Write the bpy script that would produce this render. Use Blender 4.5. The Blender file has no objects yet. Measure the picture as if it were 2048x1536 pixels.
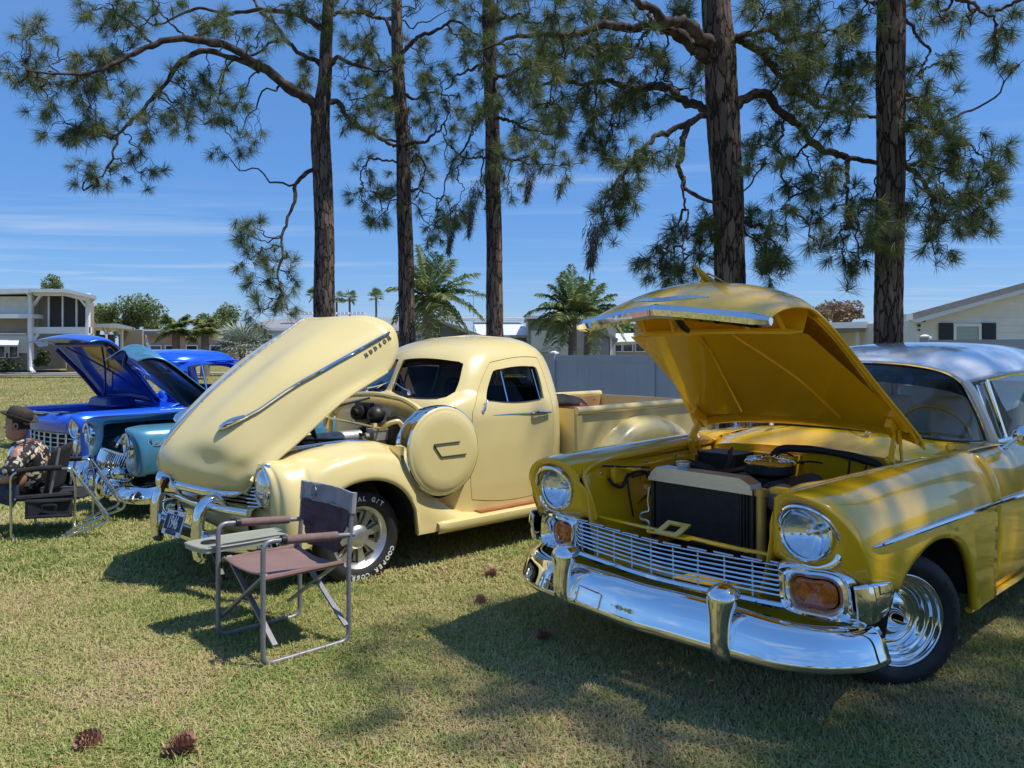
import bpy, bmesh, math, random
import numpy as np
from mathutils import Vector, Matrix
R = math.radians
PI = math.pi
S = bpy.context.scene
COL = S.collection
random.seed(7); RNG = np.random.default_rng(7)

# ---------------------------------------------------------------- camera
FPX, HZ, CAMZ = 1547.0, 700.0, 1.53
cam = bpy.data.cameras.new('camera'); camo = bpy.data.objects.new('camera', cam); COL.objects.link(camo)
cam.sensor_width = 36; cam.lens = 36*FPX/2048; cam.shift_y = (HZ-768)/2048
cam.clip_start = .05; cam.clip_end = 2000
camo.location = (0, 0, CAMZ); camo.rotation_euler = (R(90), 0, 0)
S.camera = camo
def at(px, py, Y): return ((px-1024)/FPX*Y, Y, CAMZ+(HZ-py)/FPX*Y)

# ---------------------------------------------------------------- sky, sun, exposure
SUN = Vector((.81, -.17, 1.65)).normalized()
world = bpy.data.worlds.new('World'); S.world = world; world.use_nodes = True
wn = world.node_tree.nodes; wl = world.node_tree.links; wn.clear()
def WN(t, **k):
    n = wn.new(t)
    for a, b in k.items(): setattr(n, a, b)
    return n
sky = WN('ShaderNodeTexSky', sky_type='NISHITA', sun_disc=False, sun_elevation=math.asin(SUN.z), sun_rotation=math.atan2(SUN.x, SUN.y),
         altitude=0, air_density=.9, dust_density=.35, ozone_density=3.0)
tc = WN('ShaderNodeTexCoord'); sep = WN('ShaderNodeSeparateXYZ'); wl.new(tc.outputs['Generated'], sep.inputs[0])
# thin cirrus: planar projection of the view direction on a high layer, stretched streaks
dv = WN('ShaderNodeMath', operation='MAXIMUM'); wl.new(sep.outputs['Z'], dv.inputs[0]); dv.inputs[1].default_value = .03
dx = WN('ShaderNodeMath', operation='DIVIDE'); wl.new(sep.outputs['X'], dx.inputs[0]); wl.new(dv.outputs[0], dx.inputs[1])
dy = WN('ShaderNodeMath', operation='DIVIDE'); wl.new(sep.outputs['Y'], dy.inputs[0]); wl.new(dv.outputs[0], dy.inputs[1])
cb = WN('ShaderNodeCombineXYZ'); wl.new(dx.outputs[0], cb.inputs[0]); wl.new(dy.outputs[0], cb.inputs[1])
mp = WN('ShaderNodeMapping'); wl.new(cb.outputs[0], mp.inputs[0]); mp.inputs['Rotation'].default_value = (0, 0, R(-9)); mp.inputs['Scale'].default_value = (.26, 1.15, 1)
nz = WN('ShaderNodeTexNoise'); wl.new(mp.outputs[0], nz.inputs['Vector']); nz.inputs['Scale'].default_value = 1.1; nz.inputs['Detail'].default_value = 9; nz.inputs['Roughness'].default_value = .56; nz.inputs['Distortion'].default_value = .5
mp2 = WN('ShaderNodeMapping'); wl.new(cb.outputs[0], mp2.inputs[0]); mp2.inputs['Scale'].default_value = (.10, .22, 1); mp2.inputs['Location'].default_value = (3.3, 1.2, 0)
nz2 = WN('ShaderNodeTexNoise'); wl.new(mp2.outputs[0], nz2.inputs['Vector']); nz2.inputs['Scale'].default_value = 1.3; nz2.inputs['Detail'].default_value = 3
mr = WN('ShaderNodeMapRange'); wl.new(nz.outputs['Fac'], mr.inputs['Value']); mr.inputs['From Min'].default_value = .5; mr.inputs['From Max'].default_value = .78
mr2 = WN('ShaderNodeMapRange'); wl.new(nz2.outputs['Fac'], mr2.inputs['Value']); mr2.inputs['From Min'].default_value = .40; mr2.inputs['From Max'].default_value = .62
mu = WN('ShaderNodeMath', operation='MULTIPLY'); wl.new(mr.outputs[0], mu.inputs[0]); wl.new(mr2.outputs[0], mu.inputs[1])
mu2 = WN('ShaderNodeMath', operation='MULTIPLY'); wl.new(mu.outputs[0], mu2.inputs[0]); mu2.inputs[1].default_value = .8
hs = WN('ShaderNodeHueSaturation'); hs.inputs['Saturation'].default_value = 1.35; wl.new(sky.outputs[0], hs.inputs['Color'])
tint = WN('ShaderNodeMix', data_type='RGBA', blend_type='MULTIPLY'); tint.inputs[0].default_value = 1; tint.inputs[7].default_value = (.92, .97, 1.12, 1); wl.new(hs.outputs[0], tint.inputs[6])
flatc = WN('ShaderNodeMix', data_type='RGBA'); flatc.inputs[0].default_value = .52; wl.new(tint.outputs[2], flatc.inputs[6]); flatc.inputs[7].default_value = (1.42, 3.02, 6.35, 1)
mixc = WN('ShaderNodeMix', data_type='RGBA'); wl.new(mu2.outputs[0], mixc.inputs[0]); wl.new(flatc.outputs[2], mixc.inputs[6]); mixc.inputs[7].default_value = (4.3, 5.3, 6.9, 1)
bg = WN('ShaderNodeBackground'); wl.new(mixc.outputs[2], bg.inputs['Color']); bg.inputs['Strength'].default_value = .108
wo = WN('ShaderNodeOutputWorld'); wl.new(bg.outputs[0], wo.inputs[0])
sl = bpy.data.lights.new('sun', 'SUN'); sl.energy = 4.1; sl.angle = R(.53); sl.color = (1, .95, .86)
slo = bpy.data.objects.new('sun', sl); COL.objects.link(slo); slo.rotation_euler = SUN.to_track_quat('Z', 'Y').to_euler(); slo.location = (30, -8, 60)
S.view_settings.view_transform = 'Standard'; S.view_settings.look = 'None'; S.view_settings.exposure = .24; S.view_settings.gamma = 1; S.view_settings.use_curve_mapping = False
S.cycles.max_bounces = 8; S.cycles.transparent_max_bounces = 16; S.cycles.caustics_reflective = False; S.cycles.caustics_refractive = False

# ---------------------------------------------------------------- helpers: materials
def s2l(c):
    return tuple((x/255/12.92 if x/255 <= .04045 else ((x/255+.055)/1.055)**2.4) for x in c)
MATS = {}
def pbr(name, col, rough=.5, metal=0., coat=0., spec=.5, var=.10, vscale=8., bump=0., bscale=120., col2=None, stretch=(1, 1, 1), rvar=0., trans=0., sheen=0., emit=None, detail=4, randobj=0., c2lo=.45, c2hi=.65):
    m = bpy.data.materials.new(name); m.use_nodes = True
    nt = m.node_tree; N = nt.nodes; L = nt.links; b = N['Principled BSDF']
    b.inputs['Base Color'].default_value = (*col[:3], 1); b.inputs['Roughness'].default_value = rough; b.inputs['Metallic'].default_value = metal
    b.inputs['Coat Weight'].default_value = coat; b.inputs['Coat Roughness'].default_value = .02; b.inputs['Specular IOR Level'].default_value = spec
    b.inputs['Transmission Weight'].default_value = trans
    if sheen: b.inputs['Sheen Weight'].default_value = sheen
    t = N.new('ShaderNodeTexCoord'); mpn = N.new('ShaderNodeMapping'); L.new(t.outputs['Object'], mpn.inputs[0]); mpn.inputs['Scale'].default_value = stretch
    if var or col2:
        n = N.new('ShaderNodeTexNoise'); L.new(mpn.outputs[0], n.inputs['Vector']); n.inputs['Scale'].default_value = vscale; n.inputs['Detail'].default_value = detail
        mx = N.new('ShaderNodeMix'); mx.data_type = 'RGBA'
        a = tuple(x*(1-var) for x in col[:3]); c = col2[:3] if col2 else tuple(min(1, x*(1+var)) for x in col[:3])
        mx.inputs[6].default_value = (*(a if not col2 else col[:3]), 1); mx.inputs[7].default_value = (*c, 1)
        rg = N.new('ShaderNodeMapRange'); L.new(n.outputs['Fac'], rg.inputs[0]); rg.inputs[1].default_value = c2lo if col2 else .3; rg.inputs[2].default_value = c2hi if col2 else .7
        L.new(rg.outputs[0], mx.inputs[0]); out = mx.outputs[2]
        if randobj:
            oi = N.new('ShaderNodeObjectInfo'); h = N.new('ShaderNodeHueSaturation'); r2 = N.new('ShaderNodeMapRange'); L.new(oi.outputs['Random'], r2.inputs[0])
            r2.inputs[3].default_value = 1-randobj; r2.inputs[4].default_value = 1+randobj; L.new(r2.outputs[0], h.inputs['Value']); L.new(out, h.inputs['Color']); out = h.outputs[0]
        L.new(out, b.inputs['Base Color'])
        if rvar:
            r3 = N.new('ShaderNodeMapRange'); L.new(n.outputs['Fac'], r3.inputs[0]); r3.inputs[3].default_value = max(0, rough-rvar); r3.inputs[4].default_value = rough+rvar; L.new(r3.outputs[0], b.inputs['Roughness'])
    if bump:
        n2 = N.new('ShaderNodeTexNoise'); L.new(mpn.outputs[0], n2.inputs['Vector']); n2.inputs['Scale'].default_value = bscale; n2.inputs['Detail'].default_value = 5
        bp = N.new('ShaderNodeBump'); bp.inputs['Strength'].default_value = bump; bp.inputs['Distance'].default_value = .01; L.new(n2.outputs['Fac'], bp.inputs['Height']); L.new(bp.outputs[0], b.inputs['Normal'])
    if emit: b.inputs['Emission Color'].default_value = (*emit, 1); b.inputs['Emission Strength'].default_value = 1
    MATS[name] = m
    return m
def glassmat(name, tint=(.8, .88, .9), refl=1.0, rough=0.0, ior=1.5):
    m = bpy.data.materials.new(name); m.use_nodes = True; nt = m.node_tree; N = nt.nodes; L = nt.links; N.clear()
    o = N.new('ShaderNodeOutputMaterial'); mx = N.new('ShaderNodeMixShader'); tr = N.new('ShaderNodeBsdfTransparent'); gl = N.new('ShaderNodeBsdfGlossy'); lw = N.new('ShaderNodeLayerWeight'); pw = N.new('ShaderNodeMath'); pw.operation = 'POWER'; ma = N.new('ShaderNodeMath'); ma.operation = 'MULTIPLY_ADD'
    tr.inputs[0].default_value = (*tint, 1); gl.inputs['Roughness'].default_value = rough; gl.inputs[0].default_value = (refl, refl, refl, 1); f0 = ((ior-1)/(ior+1))**2; lw.inputs[0].default_value = .5; pw.inputs[1].default_value = 4.2; ma.inputs[1].default_value = .95-f0; ma.inputs[2].default_value = f0
    L.new(lw.outputs['Facing'], pw.inputs[0]); L.new(pw.outputs[0], ma.inputs[0]); L.new(ma.outputs[0], mx.inputs[0]); L.new(tr.outputs[0], mx.inputs[1]); L.new(gl.outputs[0], mx.inputs[2]); L.new(mx.outputs[0], o.inputs[0])
    MATS[name] = m; return m

# ---------------------------------------------------------------- helpers: objects
def tag(o, label=None, cat=None, group=None, kind=None):
    if label: o['label'] = label
    if cat: o['category'] = cat
    if group: o['group'] = group
    if kind: o['kind'] = kind
    return o
def thing(name, label, cat, loc=(0, 0, 0), rz=0., group=None):
    o = bpy.data.objects.new(name, None); COL.objects.link(o); o.location = loc; o.rotation_euler = (0, 0, rz); o.empty_display_size = .2
    return tag(o, label, cat, group)
def mk(name, V, F, mat, parent=None, smooth=True, angle=38, thick=0., off=-1, subd=0):
    me = bpy.data.meshes.new(name); me.from_pydata([tuple(map(float, v)) for v in V], [], [tuple(int(i) for i in f) for f in F]); me.update()
    if mat: me.materials.append(mat)
    o = bpy.data.objects.new(name, me); COL.objects.link(o)
    if parent: o.parent = parent
    if smooth:
        me.polygons.foreach_set('use_smooth', [True]*len(me.polygons))
        if angle < 180: me.set_sharp_from_angle(angle=R(angle))
    if thick:
        s = o.modifiers.new('thick', 'SOLIDIFY'); s.thickness = thick; s.offset = off
    if subd:
        s = o.modifiers.new('sub', 'SUBSURF'); s.levels = subd; s.render_levels = subd
    return o
def dup(o, parent=None, loc=None, rz=None, **k):
    c = o.copy(); COL.objects.link(c)
    if parent: c.parent = parent
    for ch in list(o.children): dup(ch, c)
    if loc is not None: c.location = loc
    if rz is not None: c.rotation_euler = (0, 0, rz)
    for a, b in k.items(): c[a] = b
    return c
def crs(P, n, closed=False, lin=False):
    """Catmull-Rom resample of control points P (k,d) to n points, arc-length-ish (chordal)"""
    P = np.asarray(P, float); k = len(P)
    if closed: Q = np.vstack([P[-1], P, P[0], P[1]]); segs = k
    else: Q = np.vstack([2*P[0]-P[1], P, 2*P[-1]-P[-2]]); segs = k-1
    d = np.linalg.norm(np.diff(Q[1:segs+2], axis=0), axis=1)+1e-9; cum = np.r_[0, np.cumsum(d)]
    t = np.linspace(0, cum[-1], n, endpoint=not closed); i = np.clip(np.searchsorted(cum, t, 'right')-1, 0, segs-1)
    x = ((t-cum[i])/d[i])[:, None]
    p0, p1, p2, p3 = Q[i], Q[i+1], Q[i+2], Q[i+3]
    if lin: return p1+(p2-p1)*x
    # scaled tangents (non-uniform)
    dd = np.linalg.norm(np.diff(Q, axis=0), axis=1)+1e-9
    d0 = dd[i][:, None]; d1 = dd[i+1][:, None]; d2 = dd[np.minimum(i+2, len(dd)-1)][:, None]
    m1 = ((p1-p0)/d0*d1+(p2-p1)/d1*d0)/(d0+d1)*d1; m2 = ((p2-p1)/d1*d2+(p3-p2)/d2*d1)/(d1+d2)*d1
    return (2*x**3-3*x**2+1)*p1+(x**3-2*x**2+x)*m1+(-2*x**3+3*x**2)*p2+(x**3-x**2)*m2
def ucr(P, n):
    """uniform-parameter Catmull-Rom over axis 0 of (k,...)"""
    P = np.asarray(P, float); k = len(P); sh = P.shape[1:]; P2 = P.reshape(k, -1); Q = np.vstack([2*P2[0]-P2[1], P2, 2*P2[-1]-P2[-2]])
    t = np.linspace(0, k-1, n); i = np.clip(t.astype(int), 0, k-2); x = (t-i)[:, None]; a, b, c, d = Q[i], Q[i+1], Q[i+2], Q[i+3]
    return (.5*(2*b+(c-a)*x+(2*a-5*b+4*c-d)*x**2+(3*b-a-3*c+d)*x**3)).reshape((n,)+sh)
def gridF(m, n, cu=False, cv=False, o=0):
    F = []
    for i in range(m if cu else m-1):
        for j in range(n if cv else n-1):
            a, b = i, (i+1) % m; c, d = j, (j+1) % n
            F.append((o+a*n+c, o+b*n+c, o+b*n+d, o+a*n+d))
    return F
def grid(name, P, mat, parent=None, cu=False, cv=False, **k):
    P = np.asarray(P, float); m, n = P.shape[:2]
    return mk(name, P.reshape(-1, 3), gridF(m, n, cu, cv), mat, parent, **k)
def loft(secs, m, n):
    s = np.array([crs(x, n) for x in secs]); return ucr(s, m)
def mirror_v(P):
    Q = np.array(P, float); Q[..., 1] *= -1; return Q[:, ::-1]
class MB:
    def __init__(s): s.V = []; s.F = []
    def add(s, V, F):
        o = len(s.V); s.V += [tuple(map(float, v)) for v in V]; s.F += [tuple(int(i)+o for i in f) for f in F]; return s
    def grid(s, P, cu=False, cv=False):
        P = np.asarray(P, float); return s.add(P.reshape(-1, 3), gridF(P.shape[0], P.shape[1], cu, cv))
    def box(s, c, d, rot=None, taper=None):
        x, y, z = [q/2 for q in d]; V = [(-x, -y, -z), (x, -y, -z), (x, y, -z), (-x, y, -z), (-x, -y, z), (x, -y, z), (x, y, z), (-x, y, z)]
        if taper: V = [(a*(taper if q > 3 else 1), b*(taper if q > 3 else 1), w) for q, (a, b, w) in enumerate(V)]
        if rot is not None: V = [tuple(rot @ Vector(v)) for v in V]
        V = [(a+c[0], b+c[1], w+c[2]) for a, b, w in V]
        return s.add(V, [(0, 3, 2, 1), (4, 5, 6, 7), (0, 1, 5, 4), (1, 2, 6, 5), (2, 3, 7, 6), (3, 0, 4, 7)])
    def bar(s, a, b, w, h, up=(0, 0, 1)):
        a = Vector(a); b = Vector(b); d = (b-a); l = d.length; d.normalize(); u = Vector(up); sd = d.cross(u)
        if sd.length < 1e-4: sd = d.cross(Vector((1, 0, 0)))
        sd.normalize(); u = sd.cross(d); M = Matrix((d, sd, u)).transposed()
        return s.box((a+b)/2, (l, w, h), M)
    def tube(s, P, r, seg=8, n=0, closed=False, caps=True, flat=1., lin=False):
        P = np.asarray(P, float)
        r = np.full(len(P), float(r)) if np.isscalar(r) else np.asarray(r, float)
        if n:
            q = crs(np.c_[P, r], n, closed, lin); P = q[:, :3]; r = q[:, 3]
        m = len(P); V = []
        T = np.roll(P, -1, 0)-np.roll(P, 1, 0) if closed else np.gradient(P, axis=0)
        T /= np.linalg.norm(T, axis=1)[:, None]+1e-12
        ref = np.array([0, 0, 1.]) if abs(T[0][2]) < .9 else np.array([1., 0, 0])
        nn = np.cross(T[0], ref); nn /= np.linalg.norm(nn)
        for i in range(m):
            nn = nn-T[i]*(nn@T[i]); nn /= np.linalg.norm(nn)+1e-12; bb = np.cross(T[i], nn)
            for j in range(seg):
                a = 2*PI*j/seg; V.append(P[i]+r[i]*(math.cos(a)*nn+math.sin(a)*bb*flat))
        F = gridF(m, seg, closed, True)
        if caps and not closed: F += [tuple(range(seg-1, -1, -1)), tuple((m-1)*seg+j for j in range(seg))]
        return s.add(V, F)
    def lathe(s, prof, M=None, seg=32, closedprof=False):
        V = []
        for x, r in prof:
            for j in range(seg): a = 2*PI*j/seg; V.append((x, r*math.cos(a), r*math.sin(a)))
        if M is not None: V = [tuple(M @ Vector(v)) for v in V]
        return s.add(V, gridF(len(prof), seg, closedprof, True))
    def prism(s, poly, fn0, fn1):
        """poly: list of 2D points; fn0/fn1 map 2D -> 3D for the two faces"""
        k = len(poly); V = [fn0(*p) for p in poly]+[fn1(*p) for p in poly]
        F = [tuple(range(k-1, -1, -1)), tuple(range(k, 2*k))]+[(i, (i+1) % k, k+(i+1) % k, k+i) for i in range(k)]
        return s.add(V, F)
    def build(s, name, mat, parent=None, **k): return mk(name, s.V, s.F, mat, parent, **k)
def boolop(o, cutter, op='DIFFERENCE'):
    """cut o (modifiers applied) with the MB 'cutter' given in o's local space"""
    c = mk('cut', cutter.V, cutter.F, None, None, smooth=False); c.matrix_world = Matrix(); 
    bm = bmesh.new(); bm.from_mesh(c.data); bmesh.ops.recalc_face_normals(bm, faces=bm.faces); bm.to_mesh(c.data); bm.free()
    par = o.parent; o.parent = None; mw = o.matrix_basis.copy(); o.matrix_basis = Matrix()
    md = o.modifiers.new('b', 'BOOLEAN'); md.object = c; md.operation = op; md.solver = 'EXACT'
    bpy.context.view_layer.update(); dg = bpy.context.evaluated_depsgraph_get()
    me = bpy.data.meshes.new_from_object(o.evaluated_get(dg)); o.modifiers.clear(); old = o.data; o.data = me; me.name = o.name
    bpy.data.objects.remove(c); o.parent = par; o.matrix_basis = mw
    me.polygons.foreach_set('use_smooth', [True]*len(me.polygons)); me.set_sharp_from_angle(angle=R(32))
    return o
def textmesh(txt, size=1., ext=.002, bold=0., align='CENTER', res=2):
    cu = bpy.data.curves.new('t', 'FONT'); cu.body = txt; cu.size = size; cu.extrude = ext; cu.offset = bold; cu.align_x = align; cu.align_y = 'CENTER'; cu.resolution_u = res
    t = bpy.data.objects.new('t', cu); COL.objects.link(t); bpy.context.view_layer.update(); dg = bpy.context.evaluated_depsgraph_get()
    me = bpy.data.meshes.new_from_object(t.evaluated_get(dg)); V = np.array([v.co[:] for v in me.vertices]).reshape(-1, 3); F = [tuple(p.vertices) for p in me.polygons]
    bpy.data.objects.remove(t); bpy.data.meshes.remove(me)
    return V, F
def rounded(P, r=.05, k=6):
    P = [np.array(p, float) for p in P]; out = [P[0]]
    for i in range(1, len(P)-1):
        a, b, c = P[i-1], P[i], P[i+1]; rr = min(r, .49*np.linalg.norm(a-b), .49*np.linalg.norm(c-b)); p, q = b+(a-b)/np.linalg.norm(a-b)*rr, b+(c-b)/np.linalg.norm(c-b)*rr
        out += [(1-t)**2*p+2*t*(1-t)*b+t*t*q for t in np.linspace(0, 1, k)]
    return out+[P[-1]]
def frame(o, x, y):
    """matrix with origin o, X axis x, Y axis y (orthogonalised)"""
    x = Vector(x).normalized(); y = Vector(y); z = x.cross(y).normalized(); y = z.cross(x)
    return Matrix.Translation(Vector(o)) @ Matrix((x, y, z)).transposed().to_4x4()
def interp(u, xs, ys): return float(np.interp(u, xs, ys))
# ---------------------------------------------------------------- materials
M = MATS
pbr('yellow_paint', (.90, .52, .012), rough=.22, coat=1., var=.03, vscale=3, bump=.012, bscale=600)
pbr('cream_paint', (.76, .62, .275), rough=.25, coat=.7, var=.03, vscale=3, bump=.01, bscale=500)
pbr('cream_under', (.70, .57, .25), rough=.45, var=.12, vscale=9)
pbr('white_paint', (.80, .80, .80), rough=.2, coat=1., var=.02, vscale=3)
pbr('blue_paint', (.012, .12, .85), rough=.24, metal=.25, coat=1., var=.04, vscale=3, bump=.01, bscale=600)
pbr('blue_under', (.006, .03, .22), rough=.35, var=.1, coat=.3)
pbr('teal_paint', (.08, .27, .40), rough=.27, metal=.3, coat=.8, var=.04, vscale=3, bump=.01, bscale=600)
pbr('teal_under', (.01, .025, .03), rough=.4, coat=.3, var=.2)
pbr('beige_paint', (.52, .33, .21), rough=.3, coat=.6, var=.03)
pbr('chrome', (.86, .87, .88), rough=.035, metal=1, var=.02, vscale=12, rvar=.015)
pbr('steel', (.62, .62, .62), rough=.28, metal=1, var=.1, vscale=30, rvar=.1)
pbr('brushed_aluminium', (.66, .66, .65), rough=.36, metal=.9, var=.08, vscale=25, stretch=(1, 1, 6), rvar=.08)
pbr('dull_aluminium', (.42, .42, .40), rough=.5, metal=.6, var=.22, vscale=26, bump=.15, bscale=160)
pbr('grey_tube', (.24, .24, .26), rough=.42, metal=.35, var=.1, vscale=40)
pbr('rubber', (.018, .018, .019), rough=.62, var=.25, vscale=30, bump=.05, bscale=300)
pbr('black_plastic', (.016, .016, .018), rough=.38, var=.2, vscale=30)
pbr('black_engine', (.022, .022, .024), rough=.45, var=.5, vscale=25, bump=.1, bscale=90)
pbr('dark_void', (.008, .008, .008), rough=.9, var=.3)
pbr('dark_interior', (.014, .012, .012), rough=.7, var=.3, vscale=5)
pbr('white_vinyl', (.55, .54, .50), rough=.5, var=.06, vscale=6, bump=.05)
pbr('red_fabric', (.30, .06, .03), rough=.85, var=.3, vscale=14, bump=.2)
pbr('black_fabric', (.016, .015, .018), rough=.8, var=.35, vscale=20, bump=.3, bscale=220)
pbr('brown_canvas', (.22, .128, .112), rough=.9, var=.12, vscale=9, bump=.25, bscale=500, sheen=.15)
pbr('plum_canvas', (.085, .052, .058), rough=.88, var=.3, vscale=12, bump=.3, bscale=260)
pbr('slate_canvas', (.30, .29, .31), rough=.7, var=.2, vscale=10, bump=.25, bscale=260)
pbr('armrest_foam', (.19, .12, .11), rough=.8, var=.15, vscale=30, bump=.2, bscale=300)
pbr('tray_plastic', (.30, .31, .25), rough=.5, var=.08, vscale=10)
pbr('amber_lens', (.62, .13, .008), rough=.12, coat=1., var=.25, vscale=60)
pbr('red_lens', (.45, .03, .012), rough=.15, coat=1., var=.2, vscale=40)
pbr('lamp_reflector', (.82, .84, .86), rough=.10, metal=1, var=.06, vscale=60)
pbr('white_letter', (.80, .79, .76), rough=.6, var=.06, vscale=60)
pbr('plate_blue', (.010, .03, .11), rough=.5, spec=.2, var=.1)
pbr('plate_white', (.72, .73, .74), rough=.35, coat=.3, var=.04)
pbr('wood', (.36, .13, .045), rough=.45, coat=.4, col2=(.22, .07, .025), vscale=18, stretch=(.6, 8, 8), var=.1)
pbr('bed_wood', (.50, .30, .13), rough=.6, col2=(.40, .22, .09), vscale=14, stretch=(.5, 8, 8), var=.1)
pbr('gold_plastic', (.55, .38, .10), rough=.3, var=.05)
pbr('bracket_gold', (.50, .38, .12), rough=.3, metal=.6, var=.1)
pbr('radiator_core', (.012, .012, .014), rough=.45, var=.3, vscale=50)
glassmat('clear_glass', (.80, .86, .86), ior=1.42)
glassmat('tint_glass', (.04, .08, .17), ior=1.4)
glassmat('dark_glass', (.30, .30, .30), ior=1.22)
glassmat('lamp_glass', (.93, .95, .97), ior=1.5)
pbr('lens_glass', (.80, .84, .88), rough=.06, metal=.75, coat=1., var=.18, vscale=30, stretch=(1, 1, .05))
# ================================================================ ground, pond, lawn
from mathutils import noise as mn
def sstep(x): x = np.clip(x, 0, 1); return x*x*(3-2*x)
def gz(X, Y):
    X = np.asarray(X, float); Y = np.asarray(Y, float)
    d = -((X+1.522)*.676-(Y-5.726)*.738)
    z = -.30*sstep((d-2.2)/4.0)
    z = z+.55*sstep((Y-24)/22)
    r = np.sqrt(((X+17.6)/6.4)**2+((Y-18.2)/4.6)**2)
    z = z-1.1*sstep((1.25-r)/.55)
    return z
def axis(lo, hi, fine0, fine1, nf, no):
    a = np.linspace(fine0, fine1, nf); l = fine0-np.geomspace(.6, fine0-lo, no)[::-1]; h = fine1+np.geomspace(.6, hi-fine1, no); return np.r_[l, a, h]
gx, gy = axis(-420, 420, -18, 10, 90, 16), axis(-160, 600, -2, 30, 90, 16)
XX, YY = np.meshgrid(gx, gy, indexing='ij'); ZZ = gz(XX, YY)+np.array([[.012*mn.noise((a*.7, b*.7, 0)) for b in gy] for a in gx])
m = bpy.data.materials.new('lawn_soil'); m.use_nodes = True; nt = m.node_tree; N = nt.nodes; L = nt.links; b = N['Principled BSDF']; b.inputs['Roughness'].default_value = 1; b.inputs['Specular IOR Level'].default_value = .1
t = N.new('ShaderNodeTexCoord')
def noi(sc, det=4, rough=.6):
    n = N.new('ShaderNodeTexNoise'); n.inputs['Scale'].default_value = sc; n.inputs['Detail'].default_value = det; n.inputs['Roughness'].default_value = rough; L.new(t.outputs['Object'], n.inputs['Vector']); return n
def rampn(src, stops):
    r = N.new('ShaderNodeValToRGB'); e = r.color_ramp.elements
    while len(e) < len(stops): e.new(.5)
    for q, (p, c) in zip(e, stops): q.position = p; q.color = (*c, 1)
    L.new(src, r.inputs[0]); return r
n1, n2, n3 = noi(.55, 5), noi(9, 6, .7), noi(70, 4, .7)
r1 = rampn(n1.outputs['Fac'], [(.34, (.22, .22, .08)), (.50, (.32, .27, .12)), (.66, (.39, .30, .165))])
r2 = rampn(n2.outputs['Fac'], [(.30, (.42, .50, .30)), (.5, (.8, .85, .75)), (.72, (1.25, 1.15, 1.05))])
mx = N.new('ShaderNodeMix'); mx.data_type = 'RGBA'; mx.blend_type = 'MULTIPLY'; mx.inputs[0].default_value = 1; L.new(r1.outputs[0], mx.inputs[6]); L.new(r2.outputs[0], mx.inputs[7])
r3 = rampn(n3.outputs['Fac'], [(.3, (.55, .55, .55)), (.7, (1.3, 1.3, 1.3))]); mx2 = N.new('ShaderNodeMix'); mx2.data_type = 'RGBA'; mx2.blend_type = 'MULTIPLY'; mx2.inputs[0].default_value = .8; L.new(mx.outputs[2], mx2.inputs[6]); L.new(r3.outputs[0], mx2.inputs[7])
L.new(mx2.outputs[2], b.inputs['Base Color']); bp = N.new('ShaderNodeBump'); bp.inputs['Strength'].default_value = .8; bp.inputs['Distance'].default_value = .03; L.new(n3.outputs['Fac'], bp.inputs['Height']); L.new(bp.outputs[0], b.inputs['Normal']); M['lawn_soil'] = m
tag(grid('ground', np.dstack([XX, YY, ZZ]), m, angle=180), kind='structure')
# pond
pm = pbr('pond_water', (.030, .034, .034), rough=.07, spec=.5, var=.2, vscale=1.5, bump=.35, bscale=5, stretch=(1, 2.5, 1))
a = np.linspace(0, 2*PI, 64, endpoint=False); pz = -.98
tag(mk('pond', [(-17.6+7.6*math.cos(q), 18.2+5.6*math.sin(q), pz) for q in a], [tuple(range(64))], pm, smooth=False), kind='structure')
# grass blades
def pnoise(X, Y, s, o=0): return np.array([mn.noise((x*s+o, y*s, o)) for x, y in zip(X, Y)])
def region(n, y0, y1, pw=1.0, xl=-.69, xr=.69):
    Y = y0+(y1-y0)*RNG.random(n)**pw; X = (xl+(xr-xl)*RNG.random(n))*Y; return X, Y
GX, GY, GW, GH = [], [], [], []
for n, y0, y1, w, h, xl, xr in [(230000, 2.55, 5.0, .0024, .036, -.70, .70), (130000, 5.0, 8.0, .0036, .042, -.70, .45), (55000, 8.0, 14, .008, .06, -.70, .1), (34000, 14, 44, .016, .07, -.70, .1)]:
    X, Y = region(n, y0, y1, .85, xl, xr); GX.append(X); GY.append(Y); GW.append(np.full(n, w)); GH.append(np.full(n, h))
X, Y, Wd, Hg = map(np.concatenate, (GX, GY, GW, GH)); n = len(X)
rr = np.sqrt(((X+17.6)/6.4)**2+((Y-18.2)/4.6)**2); keep = rr > 1.02; X, Y, Wd, Hg = X[keep], Y[keep], Wd[keep], Hg[keep]; n = len(X)
cell = RNG.integers(0, 1, n); pn = np.array([mn.noise((x*1.1, y*1.1, 3.3))+.55*mn.noise((x*5.2, y*5.2, 9.1)) for x, y in zip(X, Y)])
flat = RNG.random(n) < .30                               # dry thatch lying down
Hg = Hg*(.55+.7*RNG.random(n))*(1+.35*pn)*np.where(flat, 1.3, 1); Wd = Wd*(.7+.6*RNG.random(n))
az = RNG.random(n)*2*PI; lean = np.where(flat, 1.25+.25*RNG.random(n), .25+.75*RNG.random(n)); bend = np.where(flat, .1, .35+.5*RNG.random(n))
Z = gz(X, Y)+.004+np.where(flat, .012*RNG.random(n), 0)
dirx, diry = np.cos(az), np.sin(az); px, py = -diry*Wd, dirx*Wd
m1x = dirx*np.sin(lean)*Hg*.55; m1y = diry*np.sin(lean)*Hg*.55; m1z = np.cos(lean)*Hg*.55
l2 = np.minimum(lean+bend, 1.62); tx = m1x+dirx*np.sin(l2)*Hg*.5; ty = m1y+diry*np.sin(l2)*Hg*.5; tz = m1z+np.cos(l2)*Hg*.5
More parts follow.
